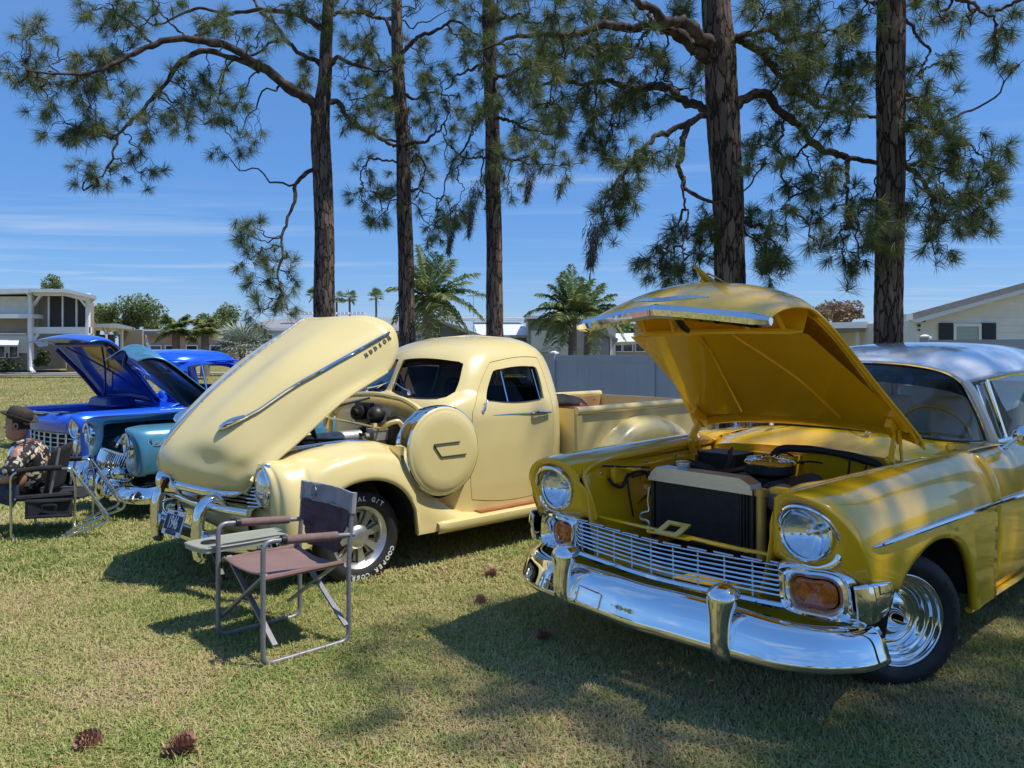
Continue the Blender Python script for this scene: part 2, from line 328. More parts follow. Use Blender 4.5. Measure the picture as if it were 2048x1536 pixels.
V = np.stack([np.c_[X-px, Y-py, Z], np.c_[X+px, Y+py, Z], np.c_[X+m1x-px*.8, Y+m1y-py*.8, Z+m1z], np.c_[X+m1x+px*.8, Y+m1y+py*.8, Z+m1z], np.c_[X+tx, Y+ty, Z+tz]], 1).reshape(-1, 3)
me = bpy.data.meshes.new('grass'); me.vertices.add(n*5); me.vertices.foreach_set('co', V.ravel().astype(np.float32))
base = (np.arange(n)*5)[:, None]; lp = np.concatenate([base+np.array([[0, 1, 3, 2]]), base+np.array([[2, 3, 4]])], 1).ravel()
me.loops.add(n*7); me.loops.foreach_set('vertex_index', lp.astype(np.int32)); me.polygons.add(n*2)
ls = np.stack([np.arange(n)*7, np.arange(n)*7+4], 1).ravel(); me.polygons.foreach_set('loop_start', ls.astype(np.int32)); me.update(calc_edges=True)
tone = np.clip(.52+.42*pn+.20*RNG.standard_normal(n)-np.where(flat, .34, 0), 0, 1); at_ = me.attributes.new('tone', 'FLOAT', 'POINT'); at_.data.foreach_set('value', np.repeat(tone, 5).astype(np.float32))
m = bpy.data.materials.new('grass_blade'); m.use_nodes = True; nt = m.node_tree; N = nt.nodes; L = nt.links; N.clear()
at2 = N.new('ShaderNodeAttribute'); at2.attribute_name = 'tone'; rp = rampn(at2.outputs['Fac'], [(.0, (.56, .42, .25)), (.24, (.60, .52, .27)), (.44, (.47, .46, .17)), (.70, (.31, .36, .11)), (1, (.18, .26, .065))])
df = N.new('ShaderNodeBsdfDiffuse'); tl = N.new('ShaderNodeBsdfTranslucent'); ms = N.new('ShaderNodeMixShader'); ms.inputs[0].default_value = .25; ou = N.new('ShaderNodeOutputMaterial')
L.new(rp.outputs[0], df.inputs[0]); L.new(rp.outputs[0], tl.inputs[0]); L.new(df.outputs[0], ms.inputs[1]); L.new(tl.outputs[0], ms.inputs[2]); L.new(ms.outputs[0], ou.inputs[0]); M['grass_blade'] = m
me.materials.append(m); go = bpy.data.objects.new('grass', me); COL.objects.link(go); tag(go, 'short dry lawn grass growing all round the parked cars', 'grass', kind='stuff')
# ================================================================ yellow two-tone saloon with its hood open
HEAD = math.atan2(-.676, -.738)
car = thing('yellow_car', 'yellow vintage car with white roof, chrome bumper and open hood', 'car', (1.261, 4.137, 0), HEAD)
Y_, CH = M['yellow_paint'], M['chrome']
def archw(u, c=0., a=.53, b=.43, base=.25, p=2.2):
    x = abs((u-c)/a)
    return base+b*max(0., 1-x**p)**(1/p) if x < 1 else base
def y_wb(u):
    if u > .42: return .555+max(0, u-.45)*.2
    return archw(u) if u > -.54 else .245
def y_vi(u): return interp(u, [-.9, -.6, 0, .6, .75], [.70, .66, .615, .57, .555])
def y_sec(u):
    vi = y_vi(u); wb = y_wb(u); hi = .755; fl = .014*max(0, 1-abs(abs(u)-.2)/.6) if abs(u) < .6 else 0
    dz = interp(u, [-.9, -.3, .3, .7], [.016, .008, .0, -.012])
    return [(u, vi-.012, .905+dz), (u, vi, .932+dz), (u, vi+.035, .952+dz), (u, vi+.12, .968+dz), (u, .835, .94+dz), (u, .895, .86), (u, .925, hi),
            (u, .934, wb+(hi-wb)*.5), (u, .928+fl, wb+(hi-wb)*.14), (u, .925+fl, wb), (u, .90, wb+.004)]
Y_OUT = [(.728, .55, .845), (.738, .556, .872), (.772, .585, .925), (.808, .675, .950), (.806, .80, .922), (.772, .882, .845), (.725, .915, .755), (.70, .922, .70), (.672, .922, .64), (.655, .917, .60), (.645, .90, .595)]
us = sorted(set(list(np.linspace(-.86, -.54, 7))+list(np.linspace(-.54, .44, 40))+list(np.linspace(.44, .58, 5))))
secs = [crs(y_sec(u), 30) for u in us]; o0 = crs(Y_OUT, 30); s58 = secs[-1]
for t in (.2, .4, .6, .75, .88, 1.): secs.append(s58+(o0-s58)*np.array([[math.sin(t*PI/2)**1.1, 1-math.cos(t*PI/2), 1-math.cos(t*PI/2)]]))
FEND = np.array(secs)
def shell(name, P, Q, mat, parent, s, thick=.004):
    b = MB(); b.grid(P if s > 0 else mirror_v(P)); b.grid(Q if s > 0 else mirror_v(Q), cv=True)
    bm = bmesh.new(); me = bpy.data.meshes.new(name); me.from_pydata(b.V, [], b.F); bm.from_mesh(me); bmesh.ops.remove_doubles(bm, verts=bm.verts, dist=.0008); bmesh.ops.recalc_face_normals(bm, faces=bm.faces); bm.to_mesh(me); bm.free(); me.materials.append(mat)
    me.polygons.foreach_set('use_smooth', [True]*len(me.polygons)); me.set_sharp_from_angle(angle=R(70))
    o = bpy.data.objects.new(name, me); COL.objects.link(o); o.parent = parent; md = o.modifiers.new('thick', 'SOLIDIFY'); md.thickness = thick; md.offset = 0; return o
def face_loft(outer, cen, cu, rw, rv, n=64, rings=7, bulge=.0, first=None, rest=None):
    """front panel from a closed outline in to the lamp ring; ring centre (cu, *cen), half sizes rv (v) rw (w)"""
    O = crs(outer, n, closed=True) if first is None else np.vstack([first, crs(rest, n-len(first)+2)[1:-1]])
    n = len(O); th = np.arctan2(O[:, 2]-cen[1], O[:, 1]-cen[0])
    I = np.c_[np.full(n, cu), cen[0]+rv*np.cos(th), cen[1]+rw*np.sin(th)]
    G = []
    for k in range(rings+1):
        t = k/rings; P = O+(I-O)*t; P[:, 0] += bulge*math.sin(PI*t); G.append(P)
    G.append(I+np.array([-.05, 0, 0])); return np.array(G)
FACE = face_loft(None, (.70, .79), .735, .108, .108, bulge=.016, first=o0, rest=[Y_OUT[-1], (.66, .80, .60), (.668, .68, .615), (.67, .575, .635), (.66, .512, .655), (.672, .515, .73), (.70, .528, .80), Y_OUT[0]])
for s in (1, -1):
    shell('front_fender', FEND, FACE, Y_, car, s)
    # inner fender liner and wheel house
    L = [[(u, s*(y_vi(u)-.012), .905), (u, s*(y_vi(u)-.03), .80), (u, s*(y_vi(u)-.06-.05*max(0, 1-abs(u)/.5)), .62), (u, s*(y_vi(u)-.10), .45), (u, s*.42, .33)] for u in np.linspace(.70, -.66, 10)]
    grid('inner_fender', loft(L, 30, 16), Y_, car, thick=.006, off=0)
    fl = MB(); fl.tube([(.70, s*.55, .87), (.66, s*.545, .90), (.56, s*.548, .925), (.3, s*.57, .93), (-.1, s*.60, .938), (-.64, s*.645, .948)], .011, 6, 30); fl.tube([(.70, s*.55, .87), (.69, s*.525, .80), (.665, s*.51, .72), (.65, s*.505, .64)], .012, 6, 14)
    fl.build('fender_flange', Y_, car)
    wh = [[(.55*math.cos(a), s*v, .27+.46*math.sin(a)) for v in (.925, .75, .52)] for a in np.linspace(.10, PI-.10, 20)]
    grid('wheel_house', wh, M['dark_void'], car, thick=.004)
    # head lamp
    hl = MB(); Mx = frame((.742, s*.70, .79), (1, 0, .0), (0, 1, 0))
    hl.lathe([(-.05, .118), (.0, .117), (.010, .112), (.013, .105), (.008, .099), (-.01, .098)], Mx, 40); lamp = hl.build('headlight', CH, car)
    br = MB(); br.tube([(.73, s*.585, .77), (.765, s*.60, .845), (.79, s*.66, .897), (.793, s*.73, .90), (.775, s*.80, .868), (.745, s*.838, .80), (.725, s*.838, .745)], [.004, .010, .013, .013, .012, .018, .005], 8, 26, flat=.7)
    br.tube([(.725, s*.835, .75), (.735, s*.82, .70), (.742, s*.76, .665), (.742, s*.68, .66)], [.012, .014, .008, .003], 8, 14, flat=.7)
    br.build('headlight_brow', CH, lamp)
    ln = MB(); ln.lathe([(.030, .0001), (.029, .02), (.026, .045), (.018, .07), (.008, .09), (.0, .099)], Mx, 36); ln.build('lens', M['lamp_glass'], lamp); rf = MB(); rf.lathe([(-.002, .099), (-.014, .086), (-.030, .064), (-.042, .04), (-.049, .016), (-.05, .0001)], Mx, 36); rf.lathe([(-.049, .012), (-.02, .012), (-.016, .0001)], Mx, 12); rf.build('reflector', M['lamp_reflector'], lamp)
    # turn-signal housing (chrome box that wraps the corner) with amber lens
    def qz(v): return .70-.28*max(0, abs(v)-.70)
    rim_o = [(.565, .645), (.60, .658), (.70, .672), (.82, .672), (.865, .655), (.885, .615), (.897, .53), (.893, .475), (.875, .455), (.75, .448), (.62, .452), (.585, .462), (.575, .50), (.567, .60)]; rim_i = [(.622, .570), (.632, .582), (.70, .590), (.765, .588), (.782, .575), (.790, .545), (.787, .508), (.775, .494), (.70, .488), (.640, .492), (.628, .505), (.623, .54)]
    O = np.array([(0, v, w) for v, w in rim_o]); I = np.array([(0, v, w) for v, w in rim_i]); O = crs(O, 48, True); I = crs(I, 48, True); G = []
    for k, (t, du) in enumerate([(0, -.05), (0, .0), (.12, .035), (.3, .045), (.48, .03), (.6, .034), (.75, .02), (1, -.02), (1, -.045)]):
        P = O+(I-O)*t; P[:, 0] = [qz(v)+du for v in P[:, 1]]; P[:, 1] *= s; G.append(P)
    sh = grid('turn_signal', np.array(G if s > 0 else [g[::-1] for g in G]), CH, car, cv=True, angle=50)
    P = np.array([crs([(0, v, w) for v, w in rim_i], 40, True)]); lens = MB(); c = np.array([.665, s*.705, .538]); ring = P[0].copy(); ring[:, 0] = [qz(v)-.012 for v in ring[:, 1]]; ring[:, 1] *= s; ring = np.r_[[0, 0, 0]]+ring; ring[:, 1:] = c[1:]+(ring[:, 1:]-c[1:])*1.035
    lens.grid(np.array([ring, c+(ring-c)*.8+[.012, 0, 0], c+(ring-c)*.4+[.016, 0, 0], c+(ring-c)*.01+[.017, 0, 0]]), cv=True); lens.build('amber_lens', M['amber_lens'], sh)
    # ribbed chrome wing round the corner
    W = [[(.735, s*.888, .615), (.73, s*.895, .55), (.715, s*.893, .478)], [(.71, s*.930, .630), (.705, s*.945, .555), (.69, s*.935, .475)], [(.62, s*.948, .622), (.62, s*.958, .56), (.61, s*.945, .487)], [(.53, s*.945, .607), (.528, s*.952, .565), (.525, s*.943, .515)], [(.515, s*.928, .60), (.514, s*.930, .565), (.513, s*.928, .52)]]
    wg = grid('corner_trim', loft(W, 20, 12), CH, car, thick=.012, off=0)
    rb = MB()
    for k in range(4): rb.tube([(.665, s*.953, .586-k*.024), (.62, s*.957, .584-k*.023), (.575, s*.956, .581-k*.022)], [.001, .004, .001], 6, 8)
    rb.build('trim_rib', M['white_paint'], wg)
# yellow valance and grille support
val = [[(.60-.05*abs(v), v, .47), (.70-.07*v*v, v, .455), (.70-.07*v*v, v, .37), (.60, v, .30)] for v in np.linspace(-.88, .88, 12)]
grid('front_valance', loft(val, 30, 10), Y_, car, thick=.004)
gs = MB(); gs.tube([(.60, -.60, .645), (.655, -.3, .655), (.67, 0, .655), (.655, .3, .645), (.60, .60, .635)], .018, 6, 24, flat=.5); gs.box((.69, .0, .655), (.06, .24, .010)); q_ = Matrix.Rotation(.35, 3, 'Y'); gs.box((.675, -.05, .678), (.10, .03, .008), q_); gs.box((.675, .05, .678), (.10, .03, .008), q_); gs.box((.630, 0, .694), (.024, .13, .0085), q_); gs.box((.722, 0, .662), (.024, .13, .0085), q_)
gs.build('grille_support', Y_, car)
# grille: thin chrome bars
def gu(v): return .775-.16*abs(v)**1.35
gr = MB(); gr.tube([(gu(v)+.012, v, .463) for v in np.linspace(-.9, .9, 25)], .024, 8, flat=.8); grille = gr.build('grille', CH, car)
for k in range(7):
    b = MB(); w = .500+k*.0205; b.tube([(gu(v), v, w) for v in np.linspace(-.585, .60, 23)], .0046, 6); b.build('grille_bar', CH, grille)
for k, v in enumerate(np.linspace(-.56, .57, 10)):
    b = MB(); b.tube([(gu(v)-.008, v, .47), (gu(v)-.006, v, .60), (gu(v)-.002, v, .636)], .005, 6, flat=.5); b.tube([(gu(v), v-.05, .634), (gu(v), v+.05, .634)], .005, 6); b.build('grille_divider', M['steel'], grille)
# bumper
BP = [(.60, -.945, .375), (.70, -.925, .372), (.82, -.84, .37), (.885, -.70, .362), (.93, -.45, .368), (.955, -.2, .372), (.962, 0, .368), (.955, .2, .372), (.93, .45, .368), (.885, .70, .362), (.82, .84, .37), (.70, .925, .372), (.60, .945, .375)]
bp = crs(BP, 70); T = np.gradient(bp, axis=0); T /= np.linalg.norm(T, axis=1)[:, None]; G = []
for i in range(70):
    o = np.cross(T[i], [0, 0, 1.]); o /= np.linalg.norm(o); o = o if (o[0] > 0 or abs(bp[i][1]) > .9) else -o
    if o @ (bp[i]-np.array([-.3, 0, .37])) < 0: o = -o
    e = abs(bp[i][1]); k = 1-.20*max(0, min(1, (e-.45)/.45))
    prof = [(-.090, .050), (-.085, .078), (-.066, .090), (-.042, .086), (-.018, .066), (-.002, .036), (.010, .0), (.020, -.036), (.027, -.058), (.030, -.072), (.018, -.086), (-.02, -.084), (-.05, -.07)]
    pr = crs([(a, b*k) for a, b in prof], 22)
    G.append([bp[i]+o*a+np.array([0, 0, b]) for a, b in pr])
bumper = grid('bumper', G, CH, car, thick=.005, angle=70)
for s in (1, -1):
    gd = []
    for w, du, rv, ru in [(.262, -.005, .034, .02), (.29, .012, .040, .034), (.34, .022, .042, .04), (.42, .022, .045, .042), (.475, .020, .056, .046), (.51, .008, .066, .056), (.535, -.012, .064, .058), (.552, -.035, .045, .045), (.557, -.05, .004, .004)]:
        gd.append([(.945+du+ru*math.cos(a), s*.445+rv*math.sin(a), w+.018*math.cos(a)*(w > .45)) for a in np.linspace(0, 2*PI, 28, endpoint=False)])
    grid('bumper_guard', ucr(gd, 34), CH, bumper, cv=True, angle=180)
    mb = MB(); mb.bar((.55, s*.5, .37), (.91, s*.5, .37), .03, .06); mb.build('bumper_bracket', M['black_plastic'], bumper)
# ---------------- open hood, in its own tilted frame (s along, v across, h up)
HR, HA = np.array([-.58, 0, 1.03]), R(37)
def hp(s_, v, h): return (HR[0]+s_*math.cos(HA)-h*math.sin(HA), v, HR[2]+s_*math.sin(HA)+h*math.cos(HA))
HC = [(0, .085), (.12, .112), (.5, .135), (.9, .150), (1.15, .137), (1.30, .068), (1.40, -.03), (1.48, -.16), (1.525, -.285)]
HE = [(0.02, .70, -.03), (.12, .69, -.005), (.5, .62, .015), (.9, .56, .028), (1.12, .535, .0), (1.23, .525, -.06), (1.31, .52, -.13), (1.38, .525, -.21), (1.43, .53, -.295)]
HS = []
for (sc, hc), (se, ve, he) in zip(HC, HE):
    half = [(0, 0), (.3, .05), (.55, .17), (.76, .38), (.90, .64), (.97, .85), (1, 1)]
    row = [(sc+(se-sc)*f**1.6, ve*f, hc+(he-hc)*d) for f, d in half]
    row = [(a, -b, c) for a, b, c in row[:0:-1]]+row; HS.append([hp(*p) for p in row])
HOODP = loft(HS, 60, 61)
hood = grid('hood', HOODP, Y_, car, thick=.012, off=-1, angle=60)
hf = MB()
def hq(s_, f, dh=-.02):   # point under the hood skin
    i = np.interp(s_, [x[0] for x in HC], range(9)); k = int(min(i, 7)); x = i-k
    hc = HC[k][1]*(1-x)+HC[k+1][1]*x; e = np.array(HE[k])*(1-x)+np.array(HE[k+1])*x; d = np.interp(abs(f), [0, .3, .55, .76, .9, .97, 1], [0, .05, .17, .38, .64, .85, 1])
    return hp(s_+(e[0]-s_)*abs(f)**1.6, e[1]*f, hc+(e[2]-hc)*d+dh)
hf.grid([[hp(s_, interp(s_, [x[0] for x in HE], [x[1] for x in HE])*f*.95, -.005-.10*max(0, (s_-.35)/.75)**1.3+.03*(1-f*f)) for f in np.linspace(-1, 1, 15)] for s_ in np.linspace(.16, 1.09, 12)])
hf.tube([hp(1.10, v, -.088-.04*v*v) for v in np.linspace(-.485, .485, 15)], [.006]+[.018]*13+[.006], 8); hf.grid([[hp(1.095, v, -.09-.04*v*v), hp(1.12, v, .07-.1*v*v)] for v in np.linspace(-.49, .49, 13)])
hf.tube([hq(.17, f, -.03) for f in np.linspace(-.96, .96, 21)], .014, 6, flat=1.5); hf.tube([hq(.07, f, -.025) for f in np.linspace(-.97, .97, 21)], .018, 6)
for f in (-1, 1):
    hf.tube([hq(s_, f*.955, -.022) for s_ in np.linspace(.05, 1.1, 12)], .014, 6)
    hf.tube([hp(.2, f*.30, .016), hp(.6, f*.22, -.003), hp(.85, f*.15, -.038), hp(1.07, f*.10, -.08)], .010, 6, 14)
    for a_, b_ in ((.40, .36), (.22, .20)): hf.tube([hp(1.10, f*a_, -.09), hp(1.24, f*(a_-.02), -.06), hp(1.38, f*b_, -.19)], .012, 6, 10)
hf.tube([hp(1.10, v, -.085) for v in (-.20, -.17)], .024, 6)
hf.build('hood_frame', Y_, hood)
lt = MB(); lt.box(hp(1.40, -.02, -.17), (.05, .10, .06), Matrix.Rotation(-HA, 3, 'Y')); lt.tube([hp(1.38, -.03, -.16), hp(1.28, -.04, -.18), hp(1.20, -.05, -.16)], [.022, .020, .012], 8, 8); lt.tube([hp(1.42, v, -.19) for v in (-.12, .08)], .012, 6); lt.build('hood_latch', M['black_engine'], hood)
cb_ = []
for v in np.linspace(-.545, .545, 31):
    f = abs(v)/.545; c = np.array(hp(1.525-.095*f**1.2, v, -.292-.008*f)); a = np.array(hp(1, 0, 0))-np.array(hp(0, 0, 0)); n_ = np.array(hp(0, 0, 1))-np.array(hp(0, 0, 0)); k = .55+.45*min(1, (1-f)*9)
    cb_.append([c+(a*x+n_*y)*k for x, y in [(-.02, .035), (.012, .028), (.030, .008), (.026, -.016), (.0, -.03), (-.03, -.024), (-.034, .01)]])
hm = MB(); hm.grid(cb_, cv=True); hm.F += [tuple(range(6, -1, -1)), tuple(30*7+j for j in range(7))]; hm.build('hood_molding', CH, hood)
em = MB()
def hsk(i, j, d):
    i0, j0 = int(i), int(j); x, y = i-i0, j-j0; Q = HOODP[i0:i0+2, j0:j0+2]; p = (Q[0, 0]*(1-x)+Q[1, 0]*x)*(1-y)+(Q[0, 1]*(1-x)+Q[1, 1]*x)*y; n_ = np.cross(Q[1, 0]-Q[0, 0], Q[0, 1]-Q[0, 0]); n_ /= np.linalg.norm(n_); n_ = n_ if n_[0] > 0 else -n_; return p+n_*d
for s in (1, -1):
    P = []
    for f, a_, b_, ht in [(0, 53.6, 55.4, .014), (.25, 53.4, 54.9, .015), (.6, 52.8, 53.7, .012), (1, 52.2, 52.5, .005)]:
        j = 30+s*f*12; P.append([hsk(a_, j, .001), hsk((a_+b_)/2, j, ht), hsk(b_, j, .001), hsk((a_+b_)/2, j, -.004)])
    em.grid(ucr(P, 12), cv=True)
em.build('hood_emblem', M['steel'], hood)
orn = MB(); orn.tube([hp(1.19, 0, .12), hp(1.25, 0, .11), hp(1.31, 0, .098), hp(1.36, 0, .092), hp(1.43, 0, .085)], [.012, .026, .020, .014, .004], 10, 16, flat=.75)
for s in (1, -1): orn.tube([hp(1.30, 0, .13), hp(1.25, s*.06, .118), hp(1.17, s*.105, .118)], [.014, .010, .002], 6, 8, flat=.4)
orn.build('hood_ornament', M['bracket_gold'], hood)
for s in (1, -1):
    hg = MB()
    hg.bar((-.41, s*.61, .84), (-.345, s*.60, .97), .018, .05); hg.bar((-.345, s*.60, .97), (-.47, s*.585, 1.13), .016, .045); hg.bar((-.47, s*.615, .88), (-.42, s*.615, 1.12), .010, .022)
    hg.lathe([(-.02, .0001), (-.02, .018), (.02, .018), (.02, .0001)], frame((-.345, s*.6, .97), (0, 1, 0), (1, 0, 0)), 12); hg.box((-.41, s*.60, .845), (.10, .05, .07)); hg.box((-.42, s*.585, 1.11), (.16, .03, .05), Matrix.Rotation(-HA, 3, 'Y'))
    hg.build('hood_hinge', Y_, car)
# ---------------- cowl, firewall
WSB = [(-.83, 0, 1.062), (-.85, .2, 1.06), (-.91, .4, 1.045), (-1.03, .55, 1.022), (-1.22, .655, .998), (-1.40, .70, .985), (-1.50, .712, .98)]
WST = [(-1.39, 0, 1.447), (-1.392, .18, 1.442), (-1.395, .34, 1.428), (-1.40, .46, 1.405), (-1.405, .535, 1.378), (-1.41, .575, 1.352), (-1.425, .605, 1.315)]
def both(P): P = [tuple(p) for p in P]; return [(a, -b, c) for a, b, c in P[:0:-1]]+P
def ease(P, Q, t): return [tuple(np.array(p)+(np.array(q)-np.array(p))*t) for p, q in zip(P, Q)]
cw = []
base = crs(both(WSB), 41)
edge = crs(both([(-.66, 0, .985), (-.665, .2, .983), (-.68, .4, .972), (-.71, .52, .958), (-.76, .60, .95), (-.82, .65, .955), (-.86, .70, .965)]), 41)
fwt = crs(both([(-.61, 0, .945), (-.612, .2, .943), (-.62, .4, .935), (-.63, .52, .925), (-.64, .58, .915), (-.65, .62, .905), (-.66, .64, .90)]), 41)
fwb = fwt.copy(); fwb[:, 2] = .42; fwb[:, 0] -= .03
mid = (base+edge)/2+np.array([0, 0, .012])
grid('cowl', np.array([base+np.array([-.02, 0, -.01]), base+np.array([.03, 0, 0]), mid, edge+np.array([0, 0, .004]), edge+np.array([.018, 0, -.012]), fwt+np.array([.0, 0, .01]), fwt, fwt*.5+fwb*.5, fwb]), Y_, car, thick=.004, angle=40)
wp = MB(); wp.tube(base+np.array([.028, 0, .006]), .008, 6); wp.build('cowl_gasket', M['rubber'], car)
for s in (1, -1):   # shoulder plate between fender, cowl and door
    P = [[(u, s*v, w) for u, v, w in r] for r in [[(-.66, .625, .945), (-.66, .66, .95), (-.66, .70, .968), (-.66, .78, .975)], [(-.86, .69, .962), (-.90, .70, .975), (-.90, .73, .983), (-.88, .79, .983)], [(-1.12, .62, .998), (-1.16, .66, .992), (-1.16, .71, .99), (-1.15, .80, .985)], [(-1.5, .70, .97), (-1.5, .715, .978), (-1.5, .75, .98), (-1.5, .81, .975)]]]
    grid('cowl_side', loft(P, 20, 8), Y_, car, thick=.003)
# ---------------- engine bay
rad = thing_part = MB()
MBR = lambda: MB()
r = MB(); r.box((.37, -.03, .715), (.045, .56, .33)); radi = r.build('radiator', M['radiator_core'], car, smooth=False)
fn = MB()
for k in range(38): fn.box((.3955, -.045, .565+k*.0078), (.006, .47, .0028))
fn.build('cooling_fin', M['black_engine'], radi, smooth=False)['kind'] = 'stuff'
r = MB(); tk = [(-.335, .856), (-.325, .885), (-.29, .915), (.20, .915), (.255, .888), (.262, .856)]
r.prism(tk, lambda a, b: (.415, a, b), lambda a, b: (.315, a, b)); r.box((.412, -.036, .852), (.012, .61, .02)); r.build('radiator_tank', M['brushed_aluminium'], radi, smooth=False)
for y_, w_ in ((.252, .025), (-.325, .02)): r = MB(); r.box((.37, y_, .70), (.06, w_, .33)); r.build('radiator_frame', M['black_plastic'], radi, smooth=False)
for y_ in (.205, .222, .238): r = MB(); r.box((.405, y_, .70), (.012, .006, .30)); r.build('radiator_rib', M['black_plastic'], radi, smooth=False)
r = MB(); r.lathe([(-.01, .0001), (-.01, .030), (.012, .034), (.020, .040), (.034, .040), (.038, .030), (.040, .0001)], frame((.355, -.16, .915), (0, 0, 1), (1, 0, 0)), 24); r.build('radiator_cap', M['steel'], radi)
r = MB(); r.lathe([(0, .0001), (0, .024), (.30, .024), (.302, .031), (.335, .031), (.338, .0001)], frame((.42, .318, .545), (0, 0, 1), (1, 0, 0)), 20); r.build('overflow_tank', M['bracket_gold'], car)
r = MB(); r.tube([(.40, -.345, .80), (.40, -.355, .72), (.40, -.35, .67), (.42, -.385, .655), (.42, -.39, .63), (.41, -.35, .62), (.40, -.345, .55)], .008, 8, 20); r.build('coolant_pipe', M['steel'], car)
eng = MB(); eng.box((-.12, 0, .60), (.62, .42, .28), taper=.8)
for s in (1, -1): eng.box((-.12, s*.24, .72), (.55, .16, .12), Matrix.Rotation(s*-.5, 3, 'X')); eng.tube([(.1, s*.30, .66), (-.1, s*.31, .62), (-.35, s*.3, .55)], .04, 8, 8)
eng.box((-.1, 0, .80), (.30, .22, .10)); eng.lathe([(0, .0001), (0, .06), (.09, .055), (.10, .0001)], frame((-.14, .05, .82), (0, 0, 1), (1, 0, 0)), 16)
for k in range(5): eng.tube([(.12-.12*k, .10, .82), (.10-.12*k, .2, .84), (.06-.1*k, .30, .74)], .007, 6, 8)
eng.box((.12, .2, .78), (.10, .12, .10)); eng.lathe([(0, .0001), (0, .07), (.03, .07), (.03, .0001)], frame((.20, .17, .74), (1, 0, 0), (0, 1, 0)), 18); eng.box((.25, -.02, .62), (.02, .42, .42)); engine = eng.build('engine', M['black_engine'], car)
a = MB(); Mx = frame((-.14, .05, .862), (0, 0, 1), (1, 0, 0)); a.lathe([(0, .0001), (0, .125), (.008, .132), (.05, .130), (.052, .12)], Mx, 40); acl = a.build('air_cleaner', M['black_plastic'], car)
a = MB(); a.lathe([(.052, .1355), (.060, .1355), (.072, .125), (.080, .09), (.083, .04), (.090, .02), (.092, .0001)], Mx, 40)
a.build('air_cleaner_lid', CH, acl)
a = MB()
for k in range(24): an = 2*PI*k/24; a.box((-.14+.1*math.cos(an), .05+.1*math.sin(an), .941), (.04, .006, .010), Matrix.Rotation(an, 3, 'Z'))
a.build('lid_flute', CH, acl)
h = MB(); h.tube([(-.50, -.10, .76), (-.50, -.15, .86), (-.53, -.12, .93), (-.56, .02, .955), (-.57, .2, .95), (-.57, .36, .93), (-.56, .47, .90), (-.55, .505, .86), (-.5, .50, .70)], [.02, .022, .022, .022, .019, .024, .021, .02, .014], 10, 60)
for a_, b_ in [((-.56, .30, .93), (-.42, .26, .76)), ((-.56, .40, .92), (-.38, .30, .75)), ((-.56, .46, .90), (-.45, .40, .70))]: h.tube([a_, tuple((np.array(a_)+np.array(b_))/2+np.array([0, .03, -.02])), b_], .006, 6, 8)
h.build('wiring_loom', M['rubber'], car)
h = MB(); h.tube([(.53, -.52, .84), (.50, -.50, .80), (.45, -.49, .79), (.42, -.48, .84), (.36, -.47, .86), (.28, -.46, .85), (.25, -.47, .82)], .010, 8, 26); h.tube([(.40, -.5, .86), (.40, -.49, .78), (.38, -.47, .62)], .006, 6, 8); h.tube([(.55, -.545, .905), (.38, -.36, .90)], .006, 6); h.build('battery_cable', M['rubber'], car)
r = MB(); r.box((.40, .41, .80), (.03, .06, .10)); r.box((.36, .44, .87), (.10, .22, .012)); r.box((.40, .43, .60), (.02, .10, .36)); r.lathe([(0, .0001), (0, .02), (.08, .02), (.08, .0001)], frame((.43, .40, .76), (0, 1, 0), (1, 0, 0)), 12); r.tube([(.42, .40, .84), (.43, .40, .70), (.42, .42, .58)], .012, 8, 10); r.build('radiator_bracket', M['bracket_gold'], car)
bt = MB(); bt.box((-.42, -.40, .80), (.20, .26, .20)); bt.box((-.42, -.40, .905), (.205, .265, .012)); bt.tube([(-.36, -.34, .91), (-.33, -.30, .95), (-.2, -.25, .86), (.0, -.22, .80)], .009, 6, 16); bt.build('battery', M['black_plastic'], car, smooth=False)
bt = MB(); bt.box((-.58, -.16, .80), (.10, .30, .22)); bt.lathe([(0, .0001), (0, .05), (.06, .05), (.07, .0001)], frame((-.56, -.16, .80), (1, 0, 0), (0, 0, 1)), 16); bt.build('heater_box', Y_, car, smooth=False)
for s in (1, -1):
    bt = MB(); bt.box((-.10, s*.22, .815), (.50, .11, .07), Matrix.Rotation(s*-.35, 3, 'X')); bo = bt.build('valve_cover', M['black_engine'], car); bv = bo.modifiers.new('b', 'BEVEL'); bv.width = .02; bv.segments = 2
    bt = MB()
    for u_, w_ in ((.55, .885), (.35, .90), (.12, .905), (-.2, .91), (-.45, .92)): bt.lathe([(-.004, .010), (.006, .010), (.008, .006), (.008, .0001)], frame((u_, s*(y_vi(u_)-.018), w_-.02), (0, -s, .2), (1, 0, 0)), 8)
    bt.build('liner_bolt', M['steel'], car)
    for c_, d_ in (((.46, s*.505, .86), (.10, .03, .09)), ((.44, s*.45, .895), (.05, .12, .012)), ((.05, s*.55, .80), (.30, .012, .05))): bt = MB(); bt.box(c_, d_); bt.build('liner_bracket', Y_, car, smooth=False)
bt = MB(); bt.tube([(.33, -.20, .88), (.26, -.22, .92), (.18, -.16, .90), (.12, -.06, .84)], .026, 10, 18); bt.tube([(.33, .18, .62), (.24, .24, .66), (.15, .2, .72)], .024, 10, 12); bt.build('radiator_hose', M['rubber'], car)
bt = MB(); bt.lathe([(-.06, .0001), (-.06, .06), (.05, .06), (.06, .03), (.06, .0001)], frame((.16, .27, .80), (1, .1, 0), (0, 0, 1)), 18); bt.lathe([(.06, .05), (.075, .052), (.08, .0001)], frame((.16, .27, .80), (1, .1, 0), (0, 0, 1)), 18); bt.build('alternator', M['dull_aluminium'], car)
